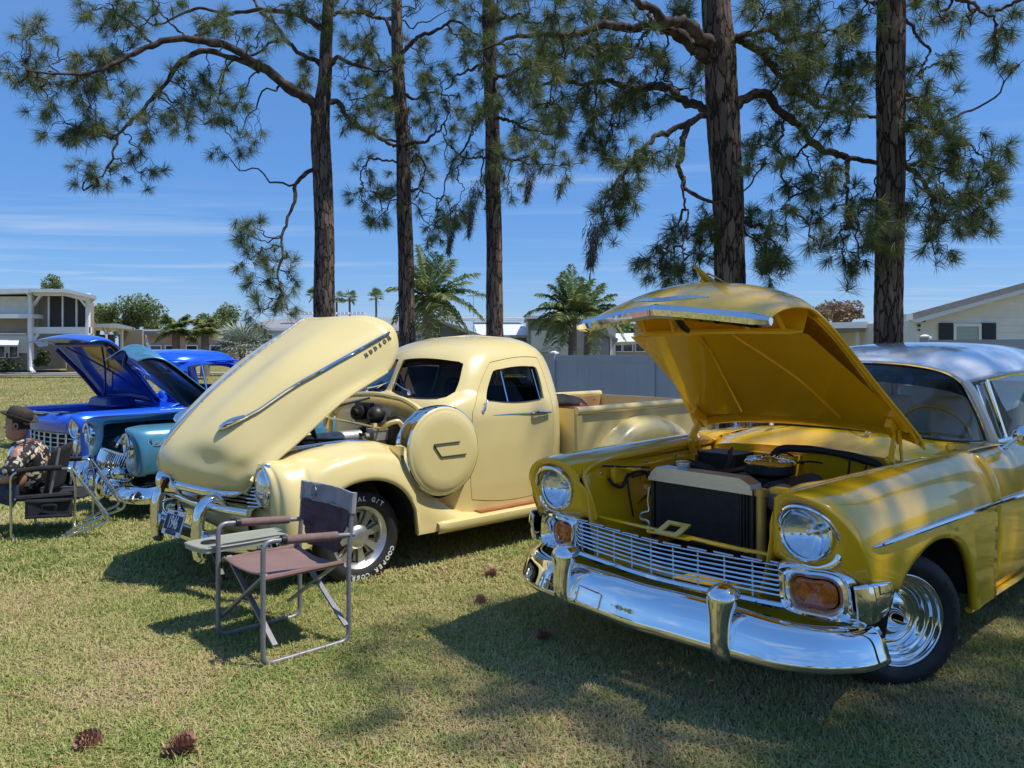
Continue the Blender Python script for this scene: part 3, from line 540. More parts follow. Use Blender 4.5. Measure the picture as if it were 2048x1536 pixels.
bt = MB(); bt.tube([(-.60, .12, .88), (-.45, .10, .90), (-.2, .02, .87)], .006, 6, 10); bt.tube([(-.61, .0, .86), (-.5, -.05, .93), (-.3, -.12, .86), (-.1, -.18, .84)], .006, 6, 14); bt.tube([(-.6, .32, .84), (-.4, .36, .80), (-.1, .34, .78), (.3, .42, .76)], .007, 6, 14); bt.tube([(-.6, -.36, .90), (-.62, -.44, .86), (-.55, -.52, .84), (-.2, -.56, .84), (.3, -.54, .82)], .007, 6, 16); bt.build('hose_line', M['rubber'], car)
lb = MB(); lb.box((-.05, 0, .40), (1.1, 1.0, .04)); lb.build('splash_pan', M['dark_void'], car, smooth=False)
# ---------------- windscreen and greenhouse
wb_, wt_ = crs(both(WSB), 49), crs(both(WST), 49)
WSG = []
for t in np.linspace(0, 1, 15):
    P = wb_+(wt_-wb_)*t; P[:, 0] += .05*math.sin(PI*t)*(1-np.abs(P[:, 1])**2); P[:, 1] *= 1+.03*math.sin(PI*t); WSG.append(P)
WSG = np.array(WSG)
ws = grid('windshield', WSG[:11], M['clear_glass'], car, angle=180)
grid('tint_band', WSG[10:], M['tint_glass'], ws, angle=180)
fr = MB(); loop = np.vstack([WSG[0], WSG[1:-1, -1], WSG[-1][::-1], WSG[-2:0:-1, 0]]); fr.tube(loop, .013, 8, closed=True); fr.build('windshield_trim', CH, car)
gk = MB(); lp2 = loop+(loop.mean(0)-loop)*.018+np.array([.004, 0, 0]); gk.tube(lp2, .009, 6, closed=True); gk.build('windshield_seal', M['rubber'], car)
wi = MB()
for s in (1, -1): wi.tube([(-.80, s*.30, 1.07), (-.80, s*.30, 1.085), (-.85, s*.12 if s > 0 else -.05, 1.10), (-.90, s*.02 if s > 0 else .12, 1.125)], .006, 6, 12); wi.lathe([(0, .0001), (0, .018), (.03, .012), (.03, .0001)], frame((-.795, s*.30, 1.055), (0, 0, 1), (1, 0, 0)), 12)
wi.build('wiper', CH, car)
RF = [[(-1.375, 0, 1.462), (-1.378, .2, 1.456), (-1.385, .38, 1.436), (-1.395, .52, 1.40), (-1.40, .585, 1.366), (-1.41, .622, 1.335)],
      [(-1.50, 0, 1.502), (-1.5, .2, 1.497), (-1.505, .40, 1.474), (-1.51, .54, 1.430), (-1.515, .61, 1.388), (-1.52, .645, 1.35)],
      [(-1.85, 0, 1.562), (-1.85, .22, 1.557), (-1.85, .43, 1.530), (-1.85, .57, 1.475), (-1.85, .645, 1.42), (-1.85, .682, 1.378)],
      [(-2.5, 0, 1.590), (-2.5, .22, 1.585), (-2.5, .44, 1.555), (-2.5, .58, 1.495), (-2.5, .655, 1.435), (-2.5, .69, 1.39)],
      [(-3.3, 0, 1.575), (-3.3, .22, 1.57), (-3.3, .43, 1.54), (-3.3, .57, 1.48), (-3.3, .64, 1.42), (-3.3, .675, 1.38)],
      [(-3.95, 0, 1.50), (-3.95, .22, 1.495), (-3.95, .42, 1.46), (-3.95, .55, 1.40), (-3.95, .62, 1.35), (-3.95, .655, 1.31)],
      [(-4.15, 0, 1.42), (-4.14, .22, 1.41), (-4.13, .4, 1.38), (-4.12, .53, 1.33), (-4.11, .60, 1.28), (-4.10, .64, 1.24)]]
roof = grid('roof', loft([both(r_) for r_ in RF], 60, 41), M['white_paint'], car, thick=.03, off=1, angle=60)
for s in (1, -1):
    dr = MB(); dr.tube([(-1.40, s*.60, 1.33), (-1.52, s*.655, 1.352), (-1.85, s*.690, 1.378), (-2.5, s*.698, 1.39), (-3.3, s*.683, 1.38), (-4.0, s*.65, 1.29)], .010, 6, 30); dr.build('drip_rail', M['steel'], roof)
    # A-pillar (slanted forward at its top), vent window, door frame
    ap = MB(); ap.tube([(-1.505, s*.735, .965), (-1.475, s*.72, 1.06), (-1.44, s*.685, 1.18), (-1.415, s*.645, 1.29), (-1.40, s*.612, 1.345)], [.030, .030, .029, .028, .024], 8, 16); ap.build('windshield_pillar', M['white_paint'], car)
    vf = MB(); lp = [(-1.56, s*.742, .992), (-1.50, s*.705, 1.14), (-1.475, s*.655, 1.315), (-1.60, s*.662, 1.335), (-1.70, s*.745, .992)]
    vf.tube(lp, .009, 6, closed=True); vw = vf.build('vent_window', CH, car); g = MB(); g.add(lp, [(0, 1, 2, 3, 4)]); g.build('pane', M['clear_glass'], vw, smooth=False)
    df = MB(); df.tube([(-1.70, s*.748, .985), (-1.62, s*.665, 1.345), (-2.05, s*.685, 1.375), (-2.5, s*.69, 1.38), (-2.52, s*.75, .985)], .016, 6); df.tube([(-1.48, s*.76, .985), (-2.6, s*.77, .985), (-4.1, s*.76, .97)], .016, 6); df.build('door_frame', CH, car)
    g = MB(); g.add([(-1.71, s*.745, .99), (-1.63, s*.663, 1.34), (-2.5, s*.688, 1.375), (-2.5, s*.748, .99)], [(0, 1, 2, 3)]); g.build('side_glass', M['clear_glass'], car, smooth=False)
    g = MB(); g.add([(-2.62, s*.75, .99), (-2.62, s*.69, 1.375), (-3.9, s*.655, 1.30), (-4.0, s*.73, .99)], [(0, 1, 2, 3)]); g.build('quarter_glass', M['clear_glass'], car, smooth=False)
    bpl = MB(); bpl.bar((-2.57, s*.755, .97), (-2.57, s*.69, 1.385), .05, .05); bpl.bar((-4.08, s*.74, .97), (-4.05, s*.64, 1.28), .05, .05); bpl.build('pillar', M['white_paint'], car)
    # door and rear quarter
    def dsec(u): return [(u, .79, .978), (u, .835, .965), (u, .885, .90), (u, .918, .82), (u, .930, .74), (u, .934, .60), (u, .930, .45), (u, .915, .33), (u, .895, .26)]
    P = np.array([crs(dsec(u), 22) for u in np.linspace(-.866, -2.02, 14)]); P = P if s > 0 else mirror_v(P); dn = grid('door', P, Y_, car, thick=.02, off=1, angle=60)
    h = MB(); h.tube([(-1.80, s*.93, .86), (-1.82, s*.96, .865), (-1.95, s*.96, .87), (-1.97, s*.93, .868)], [.012, .011, .012, .012], 8, 12); h.build('handle', CH, dn)
    rs = []
    for u in np.concatenate([np.linspace(-2.027, -2.45, 6), np.linspace(-2.46, -3.44, 30), np.linspace(-3.46, -4.22, 8)]):
        wb2 = archw(u, -2.95, .5, .36, .27) if -3.45 < u < -2.45 else .27; bx = max(0, (-u-3.9))*.25
        rs.append(crs([(u, .77, .975), (u, .835, .965-bx*.3), (u, .885, .90), (u, .92, .80), (u, .93, .72), (u, .93, wb2+(.72-wb2)*.5), (u, .925, wb2+(.72-wb2)*.15), (u, .92, wb2)], 20))
    P = np.array(rs); P = P if s > 0 else mirror_v(P); grid('rear_quarter', P, Y_, car, thick=.004, angle=60)
    rk = MB(); rk.tube([(-.555, s*.895, .235), (-1.3, s*.90, .235), (-2.45, s*.90, .25)], .018, 6); rk.build('rocker_panel', Y_, car)
    tr = MB(); tr.tube([(.655, s*.930, .762), (.60, s*.936, .764), (.45, s*.94, .764), (0, s*.944, .757), (-.4, s*.945, .748), (-.852, s*.946, .738)], [.003, .010, .014, .0155, .016, .016], 8, 40, flat=.75); tr.tube([(-.875, s*.946, .737), (-1.4, s*.948, .722), (-2.0, s*.948, .706)], .016, 8, 14, flat=.75); tr.tube([(-2.04, s*.947, .705), (-3.0, s*.945, .68), (-4.15, s*.935, .65)], .016, 8, 20, flat=.75); tr.build('side_trim', CH, car)
    mr_ = MB(); mr_.tube([(-1.28, s*.85, .972), (-1.30, s*.87, 1.0), (-1.34, s*.90, 1.03)], [.014, .010, .008], 8, 8); mr_.lathe([(-.004, .0001), (-.002, .03), (0, .028), (.004, .022)], frame((-1.28, s*.85, .978), (0, s*.35, 1), (1, 0, 0)), 16); mir = mr_.build('wing_mirror', CH, car)
    hd = MB(); hd.lathe([(.075, .0001), (.072, .02), (.06, .04), (.035, .055), (.0, .063), (-.008, .062), (-.010, .055), (-.006, .0001)], frame((-1.395, s*.925, 1.045), (1, s*.1, .1), (0, 1, 0)), 28); hd.build('mirror_head', CH, mir)
bk = MB(); bk.grid(np.array([[(-4.22, v, w) for w in (.96, .8, .6, .3)] for v in np.linspace(-.92, .92, 8)])); bk.grid(np.array([[(u, v, .972) for u in (-3.9, -4.22)] for v in (-.84, .84)])); bk.grid(np.array([[(-4.12-.06*t, v, 1.26-.28*t) for t in (0, 1)] for v in (-.64, .64)])); bk.build('tail_panel', Y_, car)
# interior
it = MB(); it.box((-2.3, 0, .42), (3.3, 1.6, .05)); it.box((-.95, 0, .80), (.12, 1.25, .30)); it.build('cabin_floor', M['dark_interior'], car, smooth=False)
for s in (1, -1):
    st = MB(); st.box((-2.1, s*.36, .60), (.55, .60, .22)); st.box((-2.42, s*.36, .88), (.16, .60, .62), Matrix.Rotation(-.16, 3, 'Y')); so = st.build('front_seat', M['white_vinyl'], car); bv = so.modifiers.new('b', 'BEVEL'); bv.width = .05; bv.segments = 3
    hd = MB(); hd.box((-2.46, s*.36, 1.24), (.09, .26, .16)); ho = hd.build('headrest', M['white_vinyl'], so); bv = ho.modifiers.new('b', 'BEVEL'); bv.width = .035; bv.segments = 3
rs_ = MB(); rs_.box((-3.25, 0, .62), (.55, 1.2, .2)); rs_.box((-3.55, 0, .92), (.16, 1.2, .58), Matrix.Rotation(-.2, 3, 'Y')); so = rs_.build('rear_seat', M['white_vinyl'], car); bv = so.modifiers.new('b', 'BEVEL'); bv.width = .05; bv.segments = 3
sw = MB(); Mx = frame((-1.66, .36, .985), (-1, 0, .42), (0, 1, 0)); sw.tube([tuple(Mx @ Vector((0, .205*math.cos(a), .205*math.sin(a)))) for a in np.linspace(0, 2*PI, 40, endpoint=False)], .013, 8, closed=True)
for a in (0, PI): sw.tube([tuple(Mx @ Vector((.02, 0, 0))), tuple(Mx @ Vector((0, .2*math.cos(a), .2*math.sin(a))))], .010, 6)
sw.tube([tuple(Mx @ Vector((0, 0, 0))), tuple(Mx @ Vector((-.6, 0, 0)))], .022, 8); sw.build('steering_wheel', M['gold_plastic'], car)
# ---------------- wheels
def tyre_mesh(name, parent, M4, r=.308, w=.2, rim=.212, mat=None):
    hw = w/2; t = MB()
    prof = [(-hw*.62, rim-.012), (-hw*.85, rim+.004), (-hw*.98, rim+.03), (-hw, rim+(r-rim)*.5), (-hw*.94, r-.028), (-hw*.82, r-.008), (-hw*.7, r), (-hw*.36, r+.001), (-hw*.34, r-.006), (-hw*.30, r-.006), (-hw*.28, r+.002), (hw*.28, r+.002), (hw*.30, r-.006), (hw*.34, r-.006), (hw*.36, r+.001), (hw*.7, r), (hw*.82, r-.008), (hw*.94, r-.028), (hw, rim+(r-rim)*.5), (hw*.98, rim+.03), (hw*.85, rim+.004), (hw*.62, rim-.012)]
    t.lathe(prof, M4, 64); o = t.build(name, M['rubber'], parent, angle=25)
    tb = MB()
    for k in range(60):
        a = 2*PI*k/60
        for sgn in (1, -1):
            c = M4 @ Vector((sgn*hw*.58, (r-.0035)*math.cos(a), (r-.0035)*math.sin(a))); rx = M4.to_3x3() @ Vector((1, 0, 0)); ra = M4.to_3x3() @ Vector((0, math.cos(a), math.sin(a)))
            tb.bar(c-rx*hw*.2, c+rx*hw*.2, .016, .004, up=ra)
    tb.build('tread', M['rubber'], o, smooth=False); return o
def tyre_text(parent, M4, txt, r0, a0, size, x, mat, bold=.0006, adv=None):
    """raised letters round the sidewall; a0 = centre angle (rad, from local +Y towards +Z), reading outward-up"""
    out = MB(); adv = adv or size*.82; n = len(txt); 
    for i, c in enumerate(txt):
        if c == ' ': continue
        V, F = textmesh(c, size, .0015, bold); a = a0-(i-(n-1)/2)*adv/r0
        er = Vector((0, math.cos(a), math.sin(a))); et = Vector((0, math.sin(a), -math.cos(a)))
        out.add([tuple(M4 @ (Vector((x, 0, 0))+er*(r0+v[1])+et*v[0]+Vector((v[2], 0, 0)))) for v in V], F)
    return out.build('tyre_letters', mat, parent, smooth=False)
def chrome_wheel(parent, c, out, steer=0., letters=False):
    ax = Vector((math.sin(steer)*out, out*math.cos(steer), 0)) if out > 0 else Vector((math.sin(steer), -math.cos(steer), 0))
    M4 = frame(c, ax, (0, 0, 1)); w = tyre_mesh('wheel', parent, M4)
    rm = MB(); rm.lathe([(.060, .218), (.076, .217), (.084, .210), (.082, .203), (.070, .199), (.060, .196), (.056, .190), (.058, .184), (.050, .179), (.036, .176), (.030, .170), (.032, .164), (.024, .158), (.005, .152), (-.008, .140), (-.008, .125), (.0, .108), (.010, .094), (.014, .080), (.016, .066), (.026, .057), (.042, .050), (.060, .040), (.080, .028), (.100, .016), (.112, .006), (.114, .0001)], M4, 56); rm.build('chrome_rim', CH, w, angle=80)
    if letters: tyre_text(w, M4, 'RADIAL T/A', .257, R(100), .036, .0985, M['black_plastic']); tyre_text(w, M4, 'RADIAL ON', .257, R(-80), .036, .0985, M['black_plastic'])
    dk = MB(); dk.lathe([(-.05, .20), (-.09, .18), (-.09, .0001)], M4, 24); dk.build('brake_drum', M['black_engine'], w); return w
chrome_wheel(car, (.0, .735, .300), 1, R(33), True)
chrome_wheel(car, (.0, -.735, .300), -1, R(33))
chrome_wheel(car, (-2.95, .74, .300), 1); chrome_wheel(car, (-2.95, -.74, .300), -1)
# ================================================================ cream pickup with tilted hood
pk = thing('cream_pickup', 'cream vintage pickup truck with tilted hood and round side spare', 'pickup truck', (-1.522, 5.726, 0), HEAD)
C_ = M['cream_paint']
HR_ = [
 [(1.0, 0, .665), (.98, .09, .66), (.935, .18, .645), (.865, .28, .625), (.785, .37, .612), (.71, .45, .612), (.66, .495, .63)],
 [(1.04, 0, .77), (1.025, .10, .768), (.975, .21, .757), (.895, .32, .735), (.815, .425, .705), (.715, .495, .685), (.64, .525, .69)],
 [(1.02, 0, .89), (1.0, .11, .885), (.945, .235, .87), (.86, .355, .835), (.775, .47, .803), (.68, .525, .77), (.63, .58, .735)],
 [(.915, 0, 1.028), (.895, .13, 1.012), (.865, .28, 1.0), (.80, .42, .96), (.68, .525, .885), (.595, .558, .84), (.545, .605, .815)],
 [(.69, 0, 1.255), (.665, .15, 1.23), (.65, .31, 1.215), (.605, .455, 1.16), (.49, .55, 1.03), (.415, .575, .97), (.375, .625, .945)],
 [(.36, 0, 1.517), (.335, .17, 1.492), (.325, .33, 1.478), (.285, .475, 1.415), (.185, .575, 1.28), (.115, .60, 1.215), (.065, .645, 1.19)],
 [(.0, 0, 1.772), (-.04, .17, 1.768), (-.14, .32, 1.775), (-.29, .46, 1.768), (-.385, .57, 1.69), (-.385, .63, 1.51), (-.31, .645, 1.39)]]
HH = loft(HR_, 50, 30)
PH = np.concatenate([mirror_v(HH)[:, :-1], HH], axis=1)
ph = grid('hood', PH, C_, pk, thick=.014, off=1, angle=60)
def hs(i, f, d=0):   # point on the left half of the hood skin: i 0..1 nose->rear, f 0..1 centre->edge
    a = i*49; b = f*29; i0, j0 = min(int(a), 48), min(int(b), 28); P = HH[i0:i0+2, j0:j0+2]; x, y = a-i0, b-j0
    p = (P[0, 0]*(1-x)+P[1, 0]*x)*(1-y)+(P[0, 1]*(1-x)+P[1, 1]*x)*y
    n = np.cross(P[1, 0]-P[0, 0], P[0, 1]-P[0, 0]); n /= np.linalg.norm(n)+1e-12
    if n[0] < 0 and n[2] < 0.2: n = -n
    return p+n*d
for s in (1, -1):
    sy = lambda p: (p[0], s*p[1], p[2])
    st = MB(); L = [sy(hs(t, interp(t, [.55, .62, .67, .74, .85, .93, 1], [.50, .57, .61, .64, .69, .70, .70]), .004)) for t in np.linspace(.57, .988, 18)]
    st.tube(L, [.026]*2+[.024]*14+[.024, .020], 8, flat=.5); st.tube([sy(hs(.535, .475, .004)), sy(hs(.55, .49, .010)), sy(hs(.58, .52, .012)), sy(hs(.625, .575, .006))], [.006, .034, .044, .028], 10, 14, flat=.6)
    st.build('hood_spear', M['chrome'], ph)
    lip = MB(); lip.tube([sy(hs(t, 1, -.0)) for t in np.linspace(.02, .99, 30)], .009, 6); lip.tube([sy(hs(t, .97, -.03)) for t in np.linspace(.02, .3, 8)], .016, 6, flat=.5); lip.build('hood_lip', C_, ph)
rd = MB(); rd.tube([hs(t, 0, .004) for t in np.linspace(.62, .995, 16)], .010, 6); rd.build('hood_ridge_trim', M['steel'], ph)
rd = MB(); rd.tube([hs(.36, 0, .004), hs(.40, 0, .010), hs(.46, 0, .014), hs(.53, 0, .012), hs(.63, 0, .003)], [.005, .013, .014, .011, .004], 10, 20, flat=.9); rd.build('hood_emblem', M['chrome'], ph)
# raised word down the hood side
wd = MB(); adv = .032
for i, c in enumerate('HUDSON'):
    V, F = textmesh(c, .040, .002, .0014); t = .935+i*.0098
    p = hs(t, .762-.005*i, .004); e1 = hs(t+.008, .70, .004)-hs(t-.008, .70, .004); e1 /= np.linalg.norm(e1); e2 = hs(t, .68, .004)-hs(t, .72, .004); e2 -= e1*(e1@e2); e2 /= np.linalg.norm(e2); n = np.cross(e1, e2)
    wd.add([tuple(p+e1*v[0]*.8+e2*v[1]+n*v[2]) for v in V], F)
wd.build('hood_lettering', M['black_plastic'], ph, smooth=False)
# chrome nose: smile bar along the lower lip and the shield
smb = MB(); P = [tuple(hs(.012, f, .006)) for f in np.linspace(0, .93, 14)]; P = [(a, -b, c) for a, b, c in P[:0:-1]]+P; rr = [.008]+[.024]*4+[.030]*17+[.024]*4+[.008]
smb.tube(P, np.interp(np.linspace(0, 1, len(P)), np.linspace(0, 1, len(rr)), rr), 10, flat=1.1); smile = smb.build('nose_bar', M['chrome'], ph)
sh = [[(1.0, v, .60), (1.035, v*1.0, .63), (1.055, v*.95, .67), (1.05, v*.7, .715), (1.035, v*.3, .74)] for v in np.linspace(-.14, .14, 9)]
for k, r_ in enumerate(sh):
    d = abs(k-4)/4; sh[k] = [(a-.05*d, b, c) for a, b, c in r_]
grid('nose_shield', loft(sh, 20, 12), M['chrome'], smile, thick=.02, off=0)
bd = MB(); bd.prism([(-.05, .0), (.05, .0), (0, -.10)], lambda a, b: (1.038-abs(a)*.3, .075+a, .715+b), lambda a, b: (1.056-abs(a)*.3, .075+a, .715+b)); bd.build('nose_badge', M['black_plastic'], smile, smooth=False)
bd = MB(); bd.prism([(-.028, -.012), (.028, -.012), (0, -.065)], lambda a, b: (1.050-abs(a)*.3, .075+a, .712+b), lambda a, b: (1.060-abs(a)*.3, .075+a, .712+b)); bd.build('badge_face', M['red_lens'], smile, smooth=False)
# ---------------- front fenders
def p_wb(u):
    x = (u-.02)/.405
    if abs(x) < 1: return .29+.385*(1-abs(x)**2.1)**(1/2.1)
    return .30 if u > 0 else .25
WC = lambda u: interp(u, [-1.0, -.85, -.72, -.6, -.5, -.42, -.33, -.2, 0, .25, .42, .55], [.33, .35, .42, .54, .67, .77, .85, .89, .905, .875, .845, .805])
def p_sec(u):
    wc = WC(u); wb = p_wb(u); d = max(.04, wc-wb); iv = interp(u, [-.9, -.4, .3, .6], [.60, .47, .42, .40]); fl = .012*(abs(u-.02) < .42)
    return [(u, iv, wc-.06*min(1, d/.4)-.02), (u, iv+.06, wc-.018), (u, .62, wc), (u, .74, wc-.05*min(1, d/.3)), (u, .825, wc-d*.32), (u, .862, wc-d*.62), (u, .868+fl, wb+d*.1), (u, .868+fl, wb), (u, .845, wb+.003)]
P_OUT = [(.49, .41, .74), (.54, .455, .785), (.582, .53, .808), (.592, .63, .805), (.588, .72, .755), (.58, .775, .66), (.578, .80, .53), (.578, .805, .41), (.578, .80, .345), (.578, .795, .31), (.578, .78, .305)]
us = sorted(set(list(np.linspace(-1.0, -.40, 14))+list(np.linspace(-.385, .425, 40))+[.43, .45, .48]))
secs = [crs(p_sec(u), 30) for u in us]; o0 = crs(P_OUT, 30); sE = secs[-1]
for t in (.2, .4, .6, .75, .88, 1.): secs.append(sE+(o0-sE)*np.array([[math.sin(t*PI/2), 1-math.cos(t*PI/2), 1-math.cos(t*PI/2)]]))
PF = np.array(secs)
PFACE = face_loft(None, (.605, .672), .60, .142, .098, bulge=.03, first=o0, rest=[P_OUT[-1], (.57, .74, .30), (.60, .60, .31), (.61, .48, .33), (.60, .41, .42), (.56, .39, .55), (.51, .395, .66), P_OUT[0]])
for s in (1, -1):
    ft = shell('front_fender', PF, PFACE, C_, pk, s)
    wh = [[(.02+.43*math.cos(a), s*v, .27+.42*math.sin(a)) for v in (.855, .7, .45)] for a in np.linspace(.10, PI-.10, 20)]
    grid('wheel_house', wh, M['dark_void'], pk, thick=.004)
    lin = [[(u, s*iv, w) for w, iv in ((WC(u)-.09, .46), (.70, .42), (.5, .40), (.32, .38))] for u in np.linspace(.5, -.55, 8)]
    grid('inner_fender', lin, M['black_engine'], pk)
    # oval headlight
    def oval(cu, a, b, n=40, pt=1.0): 
        return np.array([(cu+.02*math.sin(t)*0, s*(.605+a*math.cos(t)*(1 if math.sin(t) > 0 else pt+(1-pt)*(1+math.sin(t)))), .672+b*math.sin(t)) for t in np.linspace(0, 2*PI, n, endpoint=False)])
    G = [oval(.56, .100, .145), oval(.605, .104, .150), oval(.628, .098, .142), oval(.635, .086, .127), oval(.628, .076, .114), oval(.60, .074, .110)]
    if s < 0: G = [g[::-1] for g in G]
    hl = grid('headlight', G, M['chrome'], pk, cv=True, angle=180)
    G = [oval(.615, .076, .113), oval(.632, .070, .104), oval(.648, .052, .078), oval(.658, .028, .042), oval(.661, .001, .001)]; G = G if s > 0 else [g[::-1] for g in G]
    grid('lens', G, M['lens_glass'], hl, cv=True, angle=180)
    # chrome parking-lamp spear along the inner crest
    sp = MB(); sp.tube([(.485, s*.50, .838), (.465, s*.50, .85), (.41, s*.50, .862), (.30, s*.505, .872), (.12, s*.51, .89), (-.1, s*.515, .892), (-.28, s*.52, .87)], [.004, .03, .035, .028, .018, .014, .006], 10, 30, flat=.8); sp.build('parking_lamp', M['chrome'], ft)
# apron between the fenders, amber lamps, chrome fingers, dark filler for the shaded bay
ap = [[(.66+.06*(1-v*v/.3), v, .535), (.70+.05*(1-v*v/.3), v, .50), (.70+.05*(1-v*v/.3), v, .40), (.64, v, .315)] for v in np.linspace(-.58, .58, 14)]
grid('front_apron', loft(ap, 30, 12), C_, pk, thick=.004)
dk = MB(); dk.box((.50, 0, .60), (.04, .86, .26)); dk.box((-.05, 0, .34), (1.15, .9, .03)); dk.build('radiator', M['dark_void'], pk, smooth=False)  # near-black filler, no radiator: blocks the view and stands for the bay's shade
for s in (1, -1):
    for k in range(6):
        g = MB(); w = .54+k*.024; g.tube([(.60, s*.575, w-.004), (.655, s*.545, w), (.67, s*.46, w), (.70, s*.32, w-.004), (.72, s*.18, w-.006)], [.004, .010, .009, .007, .004], 8, 14, flat=.8); g.build('grille_bar', M['chrome'], pk)
    b = MB(); b.box((.728, s*.46, .445), (.02, .125, .042)); a_ = b.build('amber_lamp', M['amber_lens'], pk, smooth=False); bv = a_.modifiers.new('b', 'BEVEL'); bv.width = .006; bv.segments = 2
    b = MB(); b.box((.742, s*.13, .505), (.015, .03, .045)); b.build('marker_lamp', M['red_lens'], pk, smooth=False)
# bumper: lower blade, upper tube, two tall guards, round ends
bm_ = MB(); BL = crs([(.60, -.84, .35), (.74, -.80, .352), (.84, -.60, .345), (.90, -.3, .335), (.915, 0, .332), (.90, .3, .335), (.84, .60, .35), (.75, .80, .36), (.62, .86, .36)], 60); T = np.gradient(BL, axis=0); G = []
for i in range(60):
    o = np.cross(T[i], [0, 0, 1.]); o /= np.linalg.norm(o); 
    if o @ (BL[i]-np.array([-.2, 0, .33])) < 0: o = -o
    G.append([BL[i]+o*a+np.array([0, 0, b]) for a, b in crs([(-.03, .052), (-.004, .056), (.012, .042), (.022, .012), (.024, -.015), (.016, -.038), (-.006, -.052), (-.03, -.05)], 14)])
pb = grid('bumper', G, M['chrome'], pk, thick=.004, angle=70)
u_ = MB(); u_.tube([(.80, -.56, .545), (.85, -.45, .548), (.885, -.2, .55), (.89, 0, .55), (.885, .2, .55), (.86, .45, .55), (.80, .66, .548), (.765, .74, .545)], .024, 10, 40); u_.build('bumper_rail', M['chrome'], pb)
for s in (1, -1):
    g = MB(); v = s*.385; g.tube([(.90, v, .225), (.925, v, .235), (.935, v, .27), (.938, v, .38), (.93, v, .49), (.905, v, .555), (.86, v, .585), (.80, v, .57), (.77, v, .53)], [.036, .042, .044, .045, .046, .046, .042, .036, .03], 14, 40, flat=.85); g.build('bumper_guard', M['chrome'], pb)
    e = MB(); e.lathe([(-.05, .035), (.0, .062), (.02, .066), (.035, .055), (.04, .04), (.02, .0001)], frame((.70, s*.83, .33), (.8, s*.6, 0), (0, 0, 1)), 24); e.build('bumper_end', M['chrome'], pb)
for v, w_ in ((.66, .02), (.52, .0)):
    e = MB(); e.lathe([(-.01, .022), (.012, .022), (.022, .016), (.024, .0001)], frame((.845, v, .385), (1, .3, .4), (0, 0, 1)), 16); e.build('bumper_bolt', M['chrome'], pb)
# number plate
Mp = Matrix.Translation((.955, .02, .395)) @ Matrix.Rotation(R(-18), 4, 'Y') @ Matrix.Rotation(R(3), 4, 'X')
def plate_pt(a, b, d): return tuple(Mp @ Vector((d, a, b)))
pl = MB(); pl.prism([(-.155, -.08), (.155, -.08), (.155, .08), (-.155, .08)], lambda a, b: plate_pt(a, b, 0), lambda a, b: plate_pt(a, b, .006)); plate = pl.build('number_plate', M['plate_white'], pk, smooth=False)
pl = MB(); pl.prism([(-.14, -.046), (.14, -.046), (.14, .052), (-.14, .052)], lambda a, b: plate_pt(a, b, .004), lambda a, b: plate_pt(a, b, .0085)); pl.build('plate_field', M['plate_blue'], plate, smooth=False)
for txt, sz, b0, mt, sc in (('1946', .118, .002, 'plate_white', .72), ('HUDSON', .036, -.062, 'plate_blue', 1.15), ('1946', .022, .064, 'plate_blue', 1.2)):
    V, F = textmesh(txt, sz, .001, .001); q = MB(); q.add([plate_pt(v[0]*sc, v[1]+b0, .0095+v[2]) for v in V], F); q.build('plate_lettering', M[mt], plate, smooth=False)
pl = MB(); pl.prism([(-.30, -.07), (-.20, -.07), (-.20, .0), (-.30, .0)], lambda a, b: plate_pt(a, b, -.03), lambda a, b: plate_pt(a, b, -.02)); pl.build('bumper_badge', M['chrome'], pb, smooth=False)
# ---------------- cab
CW = [.30, .50, .80, 1.02, 1.08, 1.13, 1.165, 1.19, 1.25, 1.33, 1.41, 1.47, 1.52, 1.565, 1.60, 1.625, 1.638, 1.641]
CUF = [-.63, -.63, -.63, -.63, -.635, -.65, -.69, -.735, -.765, -.80, -.84, -.885, -.955, -1.06, -1.19, -1.33, -1.47, -1.55]
CUR = [-2.02, -2.03, -2.035, -2.03, -2.03, -2.025, -2.02, -2.02, -2.01, -2.0, -1.985, -1.965, -1.935, -1.885, -1.82, -1.735, -1.64, -1.57]
CHV = [.752, .765, .768, .762, .752, .738, .722, .712, .690, .660, .624, .592, .548, .485, .40, .29, .15, .02]
CRE = [.02, .02, .02, .03, .06, .10, .16, .19, .20, .215, .23, .24, .24, .23, .19, .13, .07, .005]
def c_ring(w, n=80):
    uf, ur, hv, rc = (interp(w, CW, q) for q in (CUF, CUR, CHV, CRE)); L = uf-ur
    h = [(uf, 0), (uf-.12*rc, .35*hv), (uf-.42*rc, .66*hv), (uf-.82*rc, .88*hv), (uf-rc-.07*L, .975*hv), (uf-rc-.18*L, hv), (ur+.32*L, hv), (ur+.16*L, .985*hv), (ur+.06*L, .90*hv), (ur+.015*L, .66*hv), (ur+.003*L, .33*hv), (ur, 0)]
    P = h+[(a, -b) for a, b in h[-2:0:-1]]; q = crs([(a, b, w) for a, b in P], n, True); return q
ws_ = crs([(x,) for x in CW], 46)[:, 0]; RG = np.array([c_ring(w) for w in ws_])
m0 = MB(); m0.grid(RG, cv=True); n = 80; m0.F += [tuple(range(n-1, -1, -1)), tuple((len(RG)-1)*n+j for j in range(n))]
def inner_shell(mbx, t=.025):
    o = mbx.build('cab_shell', C_, None, angle=40); md = o.modifiers.new('s', 'SOLIDIFY'); md.thickness = t; md.offset = -1; return o
def rpoly(P, n=40): return [tuple(p) for p in crs([(a, b, 0) for a, b in P], n, True)[:, :2]]
